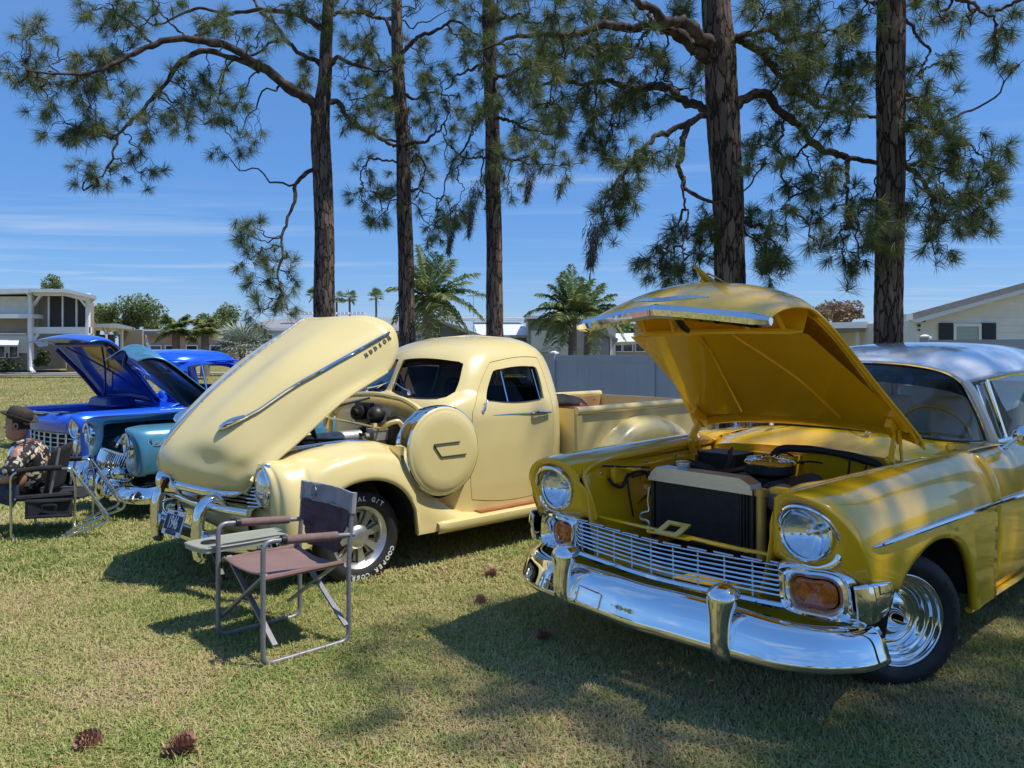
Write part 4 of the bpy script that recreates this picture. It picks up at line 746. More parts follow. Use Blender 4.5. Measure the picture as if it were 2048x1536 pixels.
def sq(P, e=.12): # corner-preserving outline: adds points near every corner
    out = []
    for i in range(len(P)):
        a, b, c = np.array(P[i-1]), np.array(P[i]), np.array(P[(i+1) % len(P)])
        out += [tuple(b+(a-b)*min(.45, e/np.linalg.norm(a-b))), tuple(b+(a-b)*.14*min(.45, e/np.linalg.norm(a-b))+(c-b)*.14*min(.45, e/np.linalg.norm(c-b))), tuple(b+(c-b)*min(.45, e/np.linalg.norm(c-b)))]
    return out
cab = inner_shell(m0); cab.name = 'cab'
DOOR = sq([(-.93, .405), (-.94, 1.05), (-1.10, 1.28), (-1.24, 1.435), (-1.785, 1.475), (-1.765, .375)], .07)
DOOR2 = [((a+1.36)*1.012-1.36, (b-.92)*1.009+.92) for a, b in DOOR]
SWIN = sq([(-1.085, 1.135), (-1.245, 1.375), (-1.735, 1.40), (-1.725, 1.115)], .075)
def vprism(poly, v0, v1): return MB().prism(poly, lambda a, b: (a, v0, b), lambda a, b: (a, v1, b))
def uprism(poly, u0, u1): return MB().prism(poly, lambda a, b: (u0, a, b), lambda a, b: (u1, a, b))
for s in (1, -1): boolop(cab, vprism(rpoly(SWIN), s*.35, s*1.1))
doors = []
for s in (1, -1):
    d = bpy.data.objects.new('door', cab.data.copy()); COL.objects.link(d)
    boolop(d, vprism(rpoly(DOOR, 60), s*.35, s*1.1), 'INTERSECT'); doors.append((s, d))
for s in (1, -1): boolop(cab, vprism(rpoly(DOOR2, 60), s*.35, s*1.1))
for s in (1, -1):
    boolop(cab, uprism(rpoly(sq([(s*.025, 1.195), (s*.025, 1.458), (s*.57, 1.440), (s*.66, 1.16)], .05)), -.5, -1.25))
boolop(cab, uprism(rpoly(sq([(-.34, 1.19), (-.30, 1.44), (.30, 1.44), (.34, 1.19)], .09)), -1.8, -2.3))
cab.parent = pk
for s, d in doors:
    d.parent = pk; d.name = 'door'
    if s > 0: belt = [(-.955, 1.035), (-1.74, 1.022)]
    b = MB(); b.tube([(-.97, s*.776, 1.032), (-1.1, s*.781, 1.030), (-1.4, s*.785, 1.027), (-1.745, s*.782, 1.022)], [.006, .014, .014, .013], 8, 20, flat=.7); b.build('belt_trim', M['chrome'], d)
    h = MB(); h.tube([(-1.57, s*.775, 1.03), (-1.575, s*.81, 1.035), (-1.66, s*.815, 1.03), (-1.76, s*.805, 1.022)], [.018, .014, .013, .010], 8, 14); h.build('handle', M['chrome'], d)
    h = MB(); h.tube([(-1.045, s*.765, 1.055), (-1.05, s*.79, 1.075), (-1.07, s*.795, 1.12), (-1.085, s*.79, 1.15)], [.010, .016, .008, .010], 8, 10); h.build('mirror_bracket', M['chrome'], d)
    wf = MB(); LP = [(u, s*(interp(w, CW, CHV)-.004), w) for u, w in rpoly(SWIN, 48)]; wf.tube(LP, .009, 6, closed=True); wfo = wf.build('window_seal', M['rubber'], d)
    g = MB(); LG = [(u, s*(interp(w, CW, CHV)-.016), w) for u, w in rpoly(SWIN, 32)]; g.add(LG, [tuple(range(32))]); g.build('side_glass', M['dark_glass'], d, smooth=False)
    dv_ = MB(); dv_.tube([(-1.345, s*(interp(1.12, CW, CHV)-.006), 1.12), (-1.355, s*(interp(1.39, CW, CHV)-.006), 1.39)], .009, 6); dv_.tube([(-1.70, s*(interp(1.12, CW, CHV)-.006), 1.13), (-1.705, s*(interp(1.38, CW, CHV)-.006), 1.37)], .006, 6); dv_.build('vent_bar', M['chrome'], d)
for s in (1, -1):
    q = rpoly(sq([(s*.025, 1.195), (s*.025, 1.458), (s*.57, 1.440), (s*.66, 1.16)], .05), 40)
    def wsu(v, w): 
        r_ = c_ring(w, 160); k = np.where(r_[:, 0] > -1.3)[0]; r_ = r_[k]; return r_[np.argmin(np.abs(r_[:, 1]-v)), 0]
    LP = [(wsu(v, w)+.002, v, w) for v, w in q]; b = MB(); b.tube(LP, .010, 6, closed=True); b.build('windshield_seal', M['rubber'], pk)
    g = MB(); c = np.mean(LP, 0); g.add([(a-.012, v, w) for a, v, w in LP]+[(c[0]-.012, c[1], c[2])], [(i, (i+1) % 40, 40) for i in range(40)]); g.build('windshield', M['dark_glass'], pk, angle=180)
    w = MB(); w.lathe([(0, .0001), (0, .018), (.03, .014), (.045, .006)], frame((-.715, s*.30, 1.185), (.3, 0, 1), (0, 1, 0)), 12); w.tube([(-.705, s*.30, 1.215), (-.725, s*.18, 1.235), (-.745, s*.07, 1.262)], [.007, .005, .004], 6, 8); w.tube([(-.74, s*.20, 1.215), (-.745, s*.08, 1.262), (-.752, s*.03, 1.275)], .004, 6, 6); w.build('wiper', M['chrome'], pk)
cbm = MB(); cbm.tube([(-.725, 0, 1.195), (-.79, 0, 1.33), (-.875, 0, 1.47)], [.02, .016, .014], 8, 10, flat=.7); cbm.build('windshield_bar', M['chrome'], pk)
g = MB(); g.add([(-2.0, a, b) for a, b in rpoly(sq([(-.34, 1.19), (-.30, 1.44), (.30, 1.44), (.34, 1.19)], .09), 32)], [tuple(range(32))]); g.build('rear_glass', M['clear_glass'], pk, smooth=False)
it = MB(); it.box((-1.78, 0, .90), (.22, 1.2, .62), Matrix.Rotation(-.2, 3, 'Y')); it.box((-1.5, 0, .58), (.6, 1.25, .22)); so = it.build('bench_seat', M['dark_interior'], pk); bv = so.modifiers.new('b', 'BEVEL'); bv.width = .04; bv.segments = 2
it = MB(); it.box((-.98, 0, 1.06), (.22, 1.2, .16)); it.build('dashboard', M['dark_interior'], pk, smooth=False)
it = MB(); Mx = frame((-1.22, .32, 1.13), (-1, 0, .5), (0, 1, 0)); it.tube([tuple(Mx @ Vector((0, .19*math.cos(a), .19*math.sin(a)))) for a in np.linspace(0, 2*PI, 32, endpoint=False)], .012, 6, closed=True); it.tube([tuple(Mx @ Vector((0, 0, 0))), tuple(Mx @ Vector((-.4, 0, 0)))], .02, 6); it.bar(tuple(Mx @ Vector((0, -.19, 0))), tuple(Mx @ Vector((0, .19, 0))), .02, .02); it.build('steering_wheel', M['black_plastic'], pk)
it = MB(); it.box((-.87, -.16, 1.40), (.004, .10, .06)); it.build('window_sticker', M['red_lens'], pk, smooth=False)
# firewall arch and engine bay
fa = MB(); fa.tube([(-.605, .735, .80), (-.60, .71, .95), (-.60, .62, 1.07), (-.60, .45, 1.14), (-.60, .2, 1.17), (-.60, 0, 1.178), (-.60, -.2, 1.17), (-.60, -.45, 1.14), (-.60, -.62, 1.07), (-.60, -.71, .95), (-.605, -.735, .80)], .022, 8, 50, flat=1.2); fa.build('firewall_arch', C_, pk)
def blob(name, c, r_, mat, sc=(1, 1, 1), parent=pk):
    q = MB(); P = [[(c[0]+r_*sc[0]*math.sin(t)*math.cos(a), c[1]+r_*sc[1]*math.sin(t)*math.sin(a), c[2]+r_*sc[2]*math.cos(t)) for a in np.linspace(0, 2*PI, 20, endpoint=False)] for t in np.linspace(.01, PI-.01, 12)]; q.grid(P, cv=True); return q.build(name, mat, parent, angle=180)
blob('brake_booster', (-.50, .16, 1.03), .068, M['black_engine'])
q = MB(); q.lathe([(-.08, .0001), (-.08, .055), (.05, .06), (.06, .03), (.09, .025), (.09, .0001)], frame((-.53, -.12, 1.03), (.9, .4, .1), (0, 0, 1)), 18); q.box((-.57, -.12, 1.03), (.04, .22, .16)); q.bar((-.57, .26, 1.0), (-.52, .30, 1.01), .03, .03); q.build('wiper_motor', M['black_engine'], pk)
q = MB(); q.tube([(-.36, -.45, .99), (-.36, 0, .975), (-.36, .5, .955)], .009, 6); q.bar((-.36, -.36, .90), (-.36, -.36, 1.03), .05, .02); q.bar((-.36, .36, .84), (-.36, .36, .99), .02, .03); q.tube([(-.36, .46, .96), (-.38, .53, 1.0), (-.44, .56, 1.01), (-.47, .56, .97)], .018, 8, 12); q.build('hood_hinge_rod', C_, pk)
q = MB(); q.box((-.05, 0, .66), (.85, .34, .34), taper=.85); q.tube([(.25, .18, .74), (-.1, .19, .745), (-.4, .19, .74)], .05, 10, 8); q.lathe([(0, .0001), (0, .09), (.03, .09), (.03, .0001)], frame((.40, .05, .78), (1, 0, 0), (0, 0, 1)), 20)
for k in range(6): q.tube([(.25-.12*k, .08, .84), (.24-.12*k, .15, .87), (.2-.11*k, .24, .78)], .008, 6, 8)
q.lathe([(0, .0001), (0, .07), (.07, .06), (.09, .0001)], frame((.05, .05, .82), (0, 0, 1), (1, 0, 0)), 16); q.build('engine', M['black_engine'], pk)
q = MB(); q.tube([(.12, .20, .88), (-.1, .21, .885), (-.32, .215, .885)], [.042, .048, .05], 12, 10); q.tube([(.34, .10, .86), (.28, .16, .87), (.16, .2, .875)], .02, 8, 10); q.tube([(.16, .30, .84), (.0, .31, .84), (-.06, .33, .80)], .018, 8, 8); q.build('valve_cover', M['dull_aluminium'], pk)
q = MB(); q.box((-.40, .36, .905), (.15, .10, .075)); q.box((-.40, .36, .945), (.16, .11, .014)); q.tube([(-.33, .36, .90), (-.28, .36, .90)], .02, 8); q.build('master_cylinder', M['dull_aluminium'], pk, smooth=False)
q = MB(); q.lathe([(-.02, .0001), (-.02, .12), (.03, .12), (.05, .09), (.05, .0001)], frame((-.50, .45, .92), (1, .1, .1), (0, 0, 1)), 24); q.build('brake_servo', M['black_engine'], pk)
q = MB(); q.tube([tuple(np.array((.22, -.18, .93))+.15*np.array((.25*math.sin(a), math.cos(a), math.sin(a)))) for a in np.linspace(-.5, PI+.5, 24)], .024, 8); q.tube([(.20, -.02, .93), (.24, .06, .94), (.22, .14, .90)], .03, 8, 10); q.build('fan_shroud', M['dull_aluminium'], pk)
q = MB(); q.lathe([(-.08, .0001), (-.08, .085), (.06, .085), (.08, .05), (.08, .0001)], frame((.33, .22, .86), (1, .3, 0), (0, 0, 1)), 20); q.tube([(.40, .12, .80), (.38, .2, .95), (.34, .30, .92), (.33, .31, .80)], .014, 8, 14); q.build('alternator', M['dull_aluminium'], pk)
q = MB(); q.bar((.03, .25, .80), (.10, .19, 1.10), .03, .03); q.tube([(.10, .19, 1.08), (-.2, .15, 1.12), (-.48, .10, 1.16)], [.012, .010, .008], 8, 6); q.bar((.08, .30, 1.08), (.10, .10, 1.10), .03, .03); q.build('hood_prop', M['black_engine'], pk)
q = MB(); q.tube([(-.56, -.05, .92), (-.42, .06, .90), (-.35, .10, .86), (-.32, .12, .80)], [.032, .032, .028, .024], 10, 16); q.tube([(-.30, .12, .83), (-.28, .2, .90), (-.33, .32, .90)], .012, 6, 10); q.tube([(.2, .26, .90), (-.05, .29, .885), (-.3, .30, .86)], .011, 6, 10); q.lathe([(0, .0001), (0, .04), (.05, .04), (.06, .0001)], frame((-.30, .12, .86), (0, 0, 1), (1, 0, 0)), 12)
q.build('radiator_hose', M['rubber'], pk)
# running boards, spare wheel, bed
for s in (1, -1):
    rb = [[(u, s*.70, .395), (u, s*.735, .33), (u, s*.76, .312), (u, s*.87, .308), (u, s*.895, .298), (u, s*.90, .262), (u, s*.88, .235)] for u in np.linspace(-.55, -2.06, 16)]
    run = grid('running_board', rb, C_, pk, thick=.006, angle=50)
    for v0 in (.815,): 
        wd_ = MB(); wd_.box((-1.37, s*v0, .318), (.80, .085, .022)); o = wd_.build('wood_strip', M['wood'], run, smooth=False)
    # bed side
    bsd = [[(u, s*.79, 1.0), (u, s*.795, .98), (u, s*.80, .9), (u, s*.80, .6), (u, s*.80, .34)] for u in np.linspace(-2.06, -4.20, 20)]
    bs = grid('bed_side', bsd, C_, pk, thick=.02, off=1 if s > 0 else -1, angle=40)
    q = MB(); q.tube([(-2.06, s*.805, 1.015), (-3.2, s*.81, 1.02), (-4.22, s*.81, 1.02)], .034, 12); q.build('bed_rail', C_, bs)
    q = MB(); q.lathe([(-.004, .0001), (-.003, .026), (0, .026)], frame((-2.058, s*.805, 1.015), (1, 0, 0), (0, 0, 1)), 16); q.build('rail_cap', M['wood'], bs)
    q = MB(); q.bar((-2.09, s*.815, .98), (-2.09, s*.815, .32), .05, .02, up=(0, 1, 0)); q.bar((-4.17, s*.815, .98), (-4.17, s*.815, .32), .05, .02, up=(0, 1, 0)); q.build('bed_stake', C_, bs, smooth=False)
    q = MB(); q.box((-3.15, s*.765, .86), (2.05, .012, .28)); q.build('bed_lining', M['bed_wood'], bs, smooth=False)
    q = MB()
    for k in range(9): q.lathe([(0, .012), (.008, .008), (.009, .0001)], frame((-2.3-k*.22, s*.757, .965), (0, -s, 0), (1, 0, 0)), 8)
    q.build('bed_bolt', M['steel'], bs)
    # rear fender
    F_ = []
    for a in np.linspace(.02, PI-.02, 28):
        F_.append([(-2.95+(.76-.04*k)*math.cos(a)*(1.12 if math.cos(a) < 0 else 1), s*v, .33+(.60-dz)*math.sin(a)) for k, (v, dz) in enumerate([(.795, 0), (.86, .005), (.925, .03), (.965, .08), (.98, .16), (.975, .22)])])
    grid('rear_fender', loft(F_, 40, 20), C_, pk, thick=.004, off=0, angle=70)
q = MB(); q.box((-2.07, 0, .72), (.03, 1.58, .62)); q.box((-4.2, 0, .68), (.03, 1.56, .66)); q.build('bed_end', C_, pk, smooth=False)
q = MB(); q.box((-3.15, 0, .52), (2.08, 1.56, .03)); q.build('bed_floor', M['bed_wood'], pk, smooth=False)
q = MB(); q.box((-2.16, -.55, 1.02), (.07, .38, .12)); q.build('bed_corner_box', C_, pk, smooth=False)
sp = MB(); Ms = frame((-.60, .775, .815), (0, 1, .03), (0, 0, 1)); sp.lathe([(-.06, .0001), (-.06, .30), (-.02, .318), (.05, .322), (.092, .322), (.108, .318), (.112, .306)], Ms, 72); spare = sp.build('spare_wheel_band', M['chrome'], pk, angle=50)
sp = MB(); sp.lathe([(.100, .312), (.116, .308), (.124, .296), (.124, .288), (.128, .280), (.137, .262), (.138, .20), (.140, .0001)], Ms, 72); cover = sp.build('spare_cover', C_, spare, angle=50)
def cp(a, b): return tuple(Ms @ Vector((.141, b, a)))   # a: towards car front, b: up
em = MB(); em.tube([cp(-.12, .055), cp(.105, .052), cp(.11, .046), cp(.052, -.035), cp(.042, -.04), cp(-.175, -.038)], .0085, 8, flat=.5); em.build('cover_emblem', M['black_plastic'], cover)
em = MB(); em.tube([cp(-.11, .055), cp(.09, .053)], .0035, 6); em.tube([cp(.03, -.04), cp(-.165, -.038)], .0035, 6); em.build('cover_emblem_bead', M['chrome'], cover)
wl_ = MB(); wl_.grid([[(-.60+.34*math.cos(a), v, .815+.34*math.sin(a)) for v in (.70, .84)] for a in np.linspace(PI*.95, PI*2.05, 24)]); wl_.build('spare_well', C_, pk)
# wheels
def mag_wheel(parent, c, out, letters=False):
    M4 = frame(c, (0, out, 0), (0, 0, 1)); w = tyre_mesh('wheel', parent, M4, r=.305, w=.21, rim=.208)
    rm = MB(); rm.lathe([(-.06, .20), (.05, .205), (.078, .212), (.086, .206), (.080, .198), (.062, .184), (.05, .178), (.02, .172), (.0, .168), (-.06, .165)], M4, 56); rm.build('polished_rim', M['brushed_aluminium'], w, angle=30)
    hub = MB(); hub.lathe([(.0, .09), (.055, .082), (.07, .072), (.082, .05), (.086, .03), (.088, .0001)], M4, 32); hub.build('hub_cap', M['brushed_aluminium'], w)
    for k in range(8):
        a = 2*PI*k/8+.2; sp_ = MB(); e = lambda r_, x, o: tuple(M4 @ Vector((x, r_*math.cos(a)-o*math.sin(a), r_*math.sin(a)+o*math.cos(a))))
        V = []
        for r_, x, o in ((.07, .055, .017), (.12, .052, .020), (.175, .045, .026)): V += [e(r_, x, -o), e(r_, x, o), e(r_, x-.035, o*1.25), e(r_, x-.035, -o*1.25)]
        sp_.add(V, gridF(3, 4, False, True)); sp_.build('spoke', M['brushed_aluminium'], w, smooth=False)
    dd = MB(); dd.lathe([(.012, .168), (.0, .09), (.01, .0001)], M4, 40)
    for k in range(8):
        a = 2*PI*(k+.5)/8+.2
        for sg in (-1, 1):
            e = lambda r_, x, o: tuple(M4 @ Vector((x, r_*math.cos(a)-o*math.sin(a), r_*math.sin(a)+o*math.cos(a))))
            dd.add([e(.085, .03, sg*.014), e(.165, .03, sg*.030), e(.165, .012, sg*.014), e(.09, .012, sg*.006)], [(0, 1, 2, 3)])
    dd.build('wheel_disc', C_, w, smooth=False)
    dk = MB(); dk.lathe([(-.045, .20), (-.05, .0001)], M4, 24)
    for k in range(8):
        a = 2*PI*(k+.5)/8+.2; e = lambda r_, o: tuple(M4 @ Vector((.0145, r_*math.cos(a)-o*math.sin(a), r_*math.sin(a)+o*math.cos(a)))); dk.add([e(.10, -.011), e(.10, .011), e(.155, .024), e(.155, -.024)], [(0, 1, 2, 3)])
    dk.build('wheel_hole', M['dark_void'], w, smooth=False)
    if letters:
        tyre_text(w, M4, 'RADIAL G/T', .258, R(0), .043, .1045, M['white_letter'], .0012, adv=.036); tyre_text(w, M4, 'COOPER COBRA', .258, R(-158), .043, .1045, M['white_letter'], .0012, adv=.036)
    return w
mag_wheel(pk, (.02, .70, .285), 1, True); mag_wheel(pk, (.02, -.70, .285), -1); mag_wheel(pk, (-3.1, .74, .285), 1); mag_wheel(pk, (-3.1, -.74, .285), -1)
# ================================================================ pines
def barkmat(name, a, b_, dark):
    m = bpy.data.materials.new(name); m.use_nodes = True; nt = m.node_tree; N = nt.nodes; L = nt.links; p = N['Principled BSDF']; p.inputs['Roughness'].default_value = .95; p.inputs['Specular IOR Level'].default_value = .15
    t = N.new('ShaderNodeTexCoord'); mp = N.new('ShaderNodeMapping'); mp.inputs['Scale'].default_value = (12, 12, 2.4); L.new(t.outputs['Object'], mp.inputs[0])
    nz = N.new('ShaderNodeTexNoise'); nz.inputs['Scale'].default_value = 2.0; nz.inputs['Detail'].default_value = 6; L.new(mp.outputs[0], nz.inputs['Vector'])
    av = N.new('ShaderNodeMix'); av.data_type = 'RGBA'; av.inputs[0].default_value = .48; L.new(mp.outputs[0], av.inputs[6]); L.new(nz.outputs['Color'], av.inputs[7])
    vo = N.new('ShaderNodeTexVoronoi'); vo.feature = 'DISTANCE_TO_EDGE'; vo.inputs['Scale'].default_value = 2.2; L.new(av.outputs[2], vo.inputs['Vector'])
    vc = N.new('ShaderNodeTexVoronoi'); vc.inputs['Scale'].default_value = 2.2; L.new(av.outputs[2], vc.inputs['Vector'])
    mr = N.new('ShaderNodeMapRange'); L.new(vo.outputs['Distance'], mr.inputs[0]); mr.inputs[2].default_value = .085
    m1 = N.new('ShaderNodeMix'); m1.data_type = 'RGBA'; m1.inputs[6].default_value = (*a, 1); m1.inputs[7].default_value = (*b_, 1); sx = N.new('ShaderNodeSeparateColor'); L.new(vc.outputs['Color'], sx.inputs[0]); L.new(sx.outputs[0], m1.inputs[0])
    m2 = N.new('ShaderNodeMix'); m2.data_type = 'RGBA'; m2.inputs[6].default_value = (*dark, 1); L.new(mr.outputs[0], m2.inputs[0]); L.new(m1.outputs[2], m2.inputs[7]); L.new(m2.outputs[2], p.inputs['Base Color'])
    ad = N.new('ShaderNodeMath'); ad.operation = 'MULTIPLY_ADD'; L.new(nz.outputs['Fac'], ad.inputs[0]); ad.inputs[1].default_value = .6; L.new(mr.outputs[0], ad.inputs[2])
    bp = N.new('ShaderNodeBump'); bp.inputs['Strength'].default_value = 1; bp.inputs['Distance'].default_value = .03; L.new(ad.outputs[0], bp.inputs['Height']); L.new(bp.outputs[0], p.inputs['Normal']); M[name] = m; return m
barkmat('pine_bark', (.085, .062, .050), (.215, .160, .125), (.036, .027, .023))
pbr('branch_bark', (.055, .042, .036), rough=.95, spec=.1, col2=(.13, .10, .085), vscale=9, bump=.6, bscale=60)
def leafmat(name, stops, trans=.28, attr='tone'):
    m = bpy.data.materials.new(name); m.use_nodes = True; nt = m.node_tree; N = nt.nodes; L = nt.links; N.clear()
    a = N.new('ShaderNodeAttribute'); a.attribute_name = attr; r = N.new('ShaderNodeValToRGB'); e = r.color_ramp.elements
    while len(e) < len(stops): e.new(.5)
    for q, (p, c) in zip(e, stops): q.position = p; q.color = (*c, 1)
    L.new(a.outputs['Fac'], r.inputs[0]); df = N.new('ShaderNodeBsdfPrincipled'); df.inputs['Roughness'].default_value = .5; df.inputs['Specular IOR Level'].default_value = .35; tl = N.new('ShaderNodeBsdfTranslucent'); ms = N.new('ShaderNodeMixShader'); ms.inputs[0].default_value = trans; o = N.new('ShaderNodeOutputMaterial')
    L.new(r.outputs[0], df.inputs[0]); L.new(r.outputs[0], tl.inputs[0]); L.new(df.outputs[0], ms.inputs[1]); L.new(tl.outputs[0], ms.inputs[2]); L.new(ms.outputs[0], o.inputs[0]); M[name] = m; return m
leafmat('pine_needle', [(0, (.22, .12, .045)), (.12, (.26, .24, .08)), (.35, (.19, .235, .075)), (.7, (.095, .135, .048)), (1, (.18, .22, .08))])
def fastmesh(name, V, F, mat, parent=None, tone=None, kind=None):
    """V (n,3), F (m,k) with constant k"""
    V = np.asarray(V, np.float32); F = np.asarray(F, np.int32); k = F.shape[1]; me = bpy.data.meshes.new(name); me.vertices.add(len(V)); me.vertices.foreach_set('co', V.ravel())
    me.loops.add(F.size); me.loops.foreach_set('vertex_index', F.ravel()); me.polygons.add(len(F)); me.polygons.foreach_set('loop_start', np.arange(len(F), dtype=np.int32)*k); me.update(calc_edges=True)
    if tone is not None: a = me.attributes.new('tone', 'FLOAT', 'POINT'); a.data.foreach_set('value', np.asarray(tone, np.float32))
    me.materials.append(mat); o = bpy.data.objects.new(name, me); COL.objects.link(o)
    if parent: o.parent = parent
    if kind: o['kind'] = kind
    return o
def unit(v): v = np.asarray(v, float); return v/(np.linalg.norm(v, axis=-1, keepdims=True)+1e-12)
def tuft(c, ax, rng, n=95, ln=.23, w=.0025, tone=.6):
    """a brush of long needles at a twig end"""
    ax = unit(ax); base = c-ax*rng.random((n, 1))*.10
    d = rng.standard_normal((n, 3)); d = unit(d); d = unit(d*.95+ax*(.55+.35*rng.random((n, 1)))+np.array([0, 0, -.08]))
    l = ln*(.65+.5*rng.random((n, 1))); s = unit(np.cross(d, rng.standard_normal((n, 3))))*w
    mid = base+d*l*.55; tip = mid+unit(d+np.array([0, 0, -.12]))*l*.5
    V = np.stack([base-s*.8, base+s*.8, mid+s, mid-s, tip], 1)
    return V.reshape(-1, 3), np.repeat(np.clip(tone+.16*rng.standard_normal(n), 0, 1), 5)
class Tree:
    def __init__(s, name, label, cat, base, group=None, seed=1):
        s.root = thing(name, label, cat, base, 0, group); s.b = np.array(base, float); s.rng = np.random.default_rng(seed); s.limbs = []; s.tw = MB(); s.NV = []; s.NT = []
    def trunk(s, P, r, seg=40, rings=190, amp=.09):
        P = crs(np.c_[np.array(P, float)-s.b, r], rings); rng = s.rng; o = rng.random()*50; V = []
        for i in range(rings):
            x, y, z, q = P[i]
            for j in range(seg):
                a = 2*PI*j/seg; f = mn.noise((math.cos(a)*2.6+o, math.sin(a)*2.6, z*1.5)); g = mn.noise((math.cos(a)*6+o, math.sin(a)*6, z*5.+7)); f2 = 1+amp*(.5*f+.75*(1-2*abs(g)))
                V.append((x+q*f2*math.cos(a), y+q*f2*math.sin(a), z))
        mk('trunk', V, gridF(rings, seg, False, True)+[tuple((rings-1)*seg+j for j in range(seg))], M['pine_bark'], s.root, angle=180)
    def limb(s, P, r0, r1, n=40, wob=.03, knots=True):
        P = np.array(P, float)-s.b; q = crs(P, n); rng = s.rng; w = rng.standard_normal((n, 3)); w = np.array([np.convolve(w[:, k], np.ones(5)/5, 'same') for k in range(3)]).T*wob*2; w[0] = 0; q = q+w
        s.limbs.append(q); MBt = MB(); MBt.tube(q, np.linspace(r0, r1, n)*(1+.10*rng.standard_normal(n)), 9); MBt.build('limb', M['branch_bark'], s.root, angle=180); return q
    def twig(s, a, b, r0, r1, sag=.0, wob=.05, n=9):
        L_ = np.linalg.norm(b-a); t = np.linspace(0, 1, n)[:, None]; q = a+(b-a)*t; w = s.rng.standard_normal((n, 3))*wob*L_*.55; w[0] = 0; w[-1] *= .3
        q = q+w*np.sin(PI*t)+np.array([0, 0, -sag*L_])*(np.sin(PI*t)); s.tw.tube(q, np.linspace(r0, r1, n), 5, 14); return crs(q, 14)
    def cluster(s, c, rad, n, tone=.6, reach=None, droop=.12, needles=110, ln=.24):
        """n needle tufts around c, carried by a twig from the nearest limb"""
        c = np.asarray(c, float)-s.b; rng = s.rng; A = np.vstack(s.limbs); i = np.argmin(np.linalg.norm(A-c, axis=1)+.5*np.maximum(0, c[2]-A[:, 2]-.0)*0); a = A[i]
        L_ = np.linalg.norm(c-a); q = s.twig(a, c, min(.03, .008+.012*L_), .008, sag=-.12 if c[2] < a[2] else .1, wob=.10) if L_ > .12 else np.array([a, c])
        n = int(n*1.3+.5)
        for k in range(n):
            d = unit(rng.standard_normal(3)*np.array([1, 1, .8])+np.array([0, 0, -droop])); e = c+d*rad*(.45+.85*rng.random()); st = q[rng.integers(len(q)//2, len(q))] if rng.random() < .6 else c
            g = s.twig(st, e, .0065, .0035, sag=-.18, wob=.16, n=7); ax = unit(e-g[-4]+np.array([0, 0, .12*rng.standard_normal()])); V, T = tuft(e, ax, rng, needles, ln*(.85+.3*rng.random()), tone=tone+.12*rng.standard_normal()); s.NV.append(V); s.NT.append(T)
            if rng.random() < .35:
                e2 = e-ax*.16+unit(rng.standard_normal(3))*.10; V, T = tuft(e2, unit(e2-e+ax), rng, needles//2, ln*.9, tone=tone); s.NV.append(V); s.NT.append(T); s.tw.tube([e-ax*.16, e2], .0035, 5)
    def finish(s):
        if s.tw.V: s.tw.build('twigs', M['branch_bark'], s.root, angle=180)['kind'] = 'stuff'
        if s.NV:
            V = np.vstack(s.NV); n = len(V)//5; b = (np.arange(n)*5)[:, None]; T = np.concatenate(s.NT)
            F = np.concatenate([b+np.array([[0, 1, 2]]), b+np.array([[0, 2, 3]]), b+np.array([[3, 2, 4]])]); fastmesh('needles', V, F, M['pine_needle'], s.root, T, 'stuff')
def pl(pts, Y, dy0=0., dy1=0.):
    n = len(pts); return [at(x, y, Y+dy0+(dy1-dy0)*i/max(1, n-1)) for i, (x, y) in enumerate(pts)]
# --- pine A: behind the tilted cream hood, long limbs to the left
YA = 15.; A = Tree('pine_tree', 'pine with a long limb arching far out to the left, behind the tilted cream hood', 'tree', at(648, 890, YA)[:2]+(float(gz(at(648, 890, YA)[0], YA)),), 'pines in front of the fence', 11)
bz = A.b[2]; A.trunk([(A.b[0], A.b[1], bz-.1)]+pl([(649, 700), (648, 600), (649, 480), (645, 350), (641, 235), (650, 160), (652, 90), (657, 0), (664, -110), (668, -260)], YA), [.24, .20, .195, .18, .18, .165, .125, .115, .10, .085, .05])
A.limb(pl([(633, 230), (622, 205), (590, 180), (556, 155), (513, 130), (478, 103), (410, 84), (359, 82), (308, 92), (256, 109), (222, 133), (180, 150), (120, 150), (60, 140)], YA, 0, -2.2), .105, .015, 50)
A.limb(pl([(519, 140), (472, 120), (427, 106), (383, 108), (352, 123), (328, 157), (297, 202), (263, 243), (232, 273), (219, 311), (202, 345), (180, 365)], YA, -.6, -1.6), .06, .012, 46)
A.limb(pl([(648, 60), (632, 51), (595, 32), (547, 22), (478, 22), (437, 27), (386, 17), (349, 24), (308, 44), (280, 30), (245, 15)], YA, 0, 1.6), .055, .012)
A.limb(pl([(640, 130), (612, 113), (581, 92), (560, 62), (533, 38), (506, 0), (480, -40)], YA, 0, 1.2), .05, .02)
A.limb(pl([(564, 82), (506, 106), (461, 130), (448, 161), (444, 219), (450, 255), (470, 285)], YA, .6, 1.0), .028, .008)
A.limb(pl([(437, 27), (410, 60), (385, 72), (330, 40), (300, -10)], YA, .5, -.5), .03, .015)
A.limb(pl([(308, 92), (280, 62), (240, 30), (210, 10)], YA, -.8, -1.6), .03, .01)
A.limb(pl([(630, 338), (618, 345), (601, 359), (595, 400), (574, 437), (560, 478), (562, 513), (556, 548), (565, 590), (575, 620)], YA, 0, -.9), .042, .010)
A.limb(pl([(660, 127), (690, 122), (720, 130), (764, 142), (800, 134)], YA, 0, -.7), .045, .014)
A.limb(pl([(655, 205), (668, 205), (703, 236), (747, 270), (780, 285), (800, 292)], YA, 0, .5), .06, .02)
A.limb(pl([(660, 28), (685, 27), (720, 22), (771, 44)], YA, 0, .8), .04, .02)
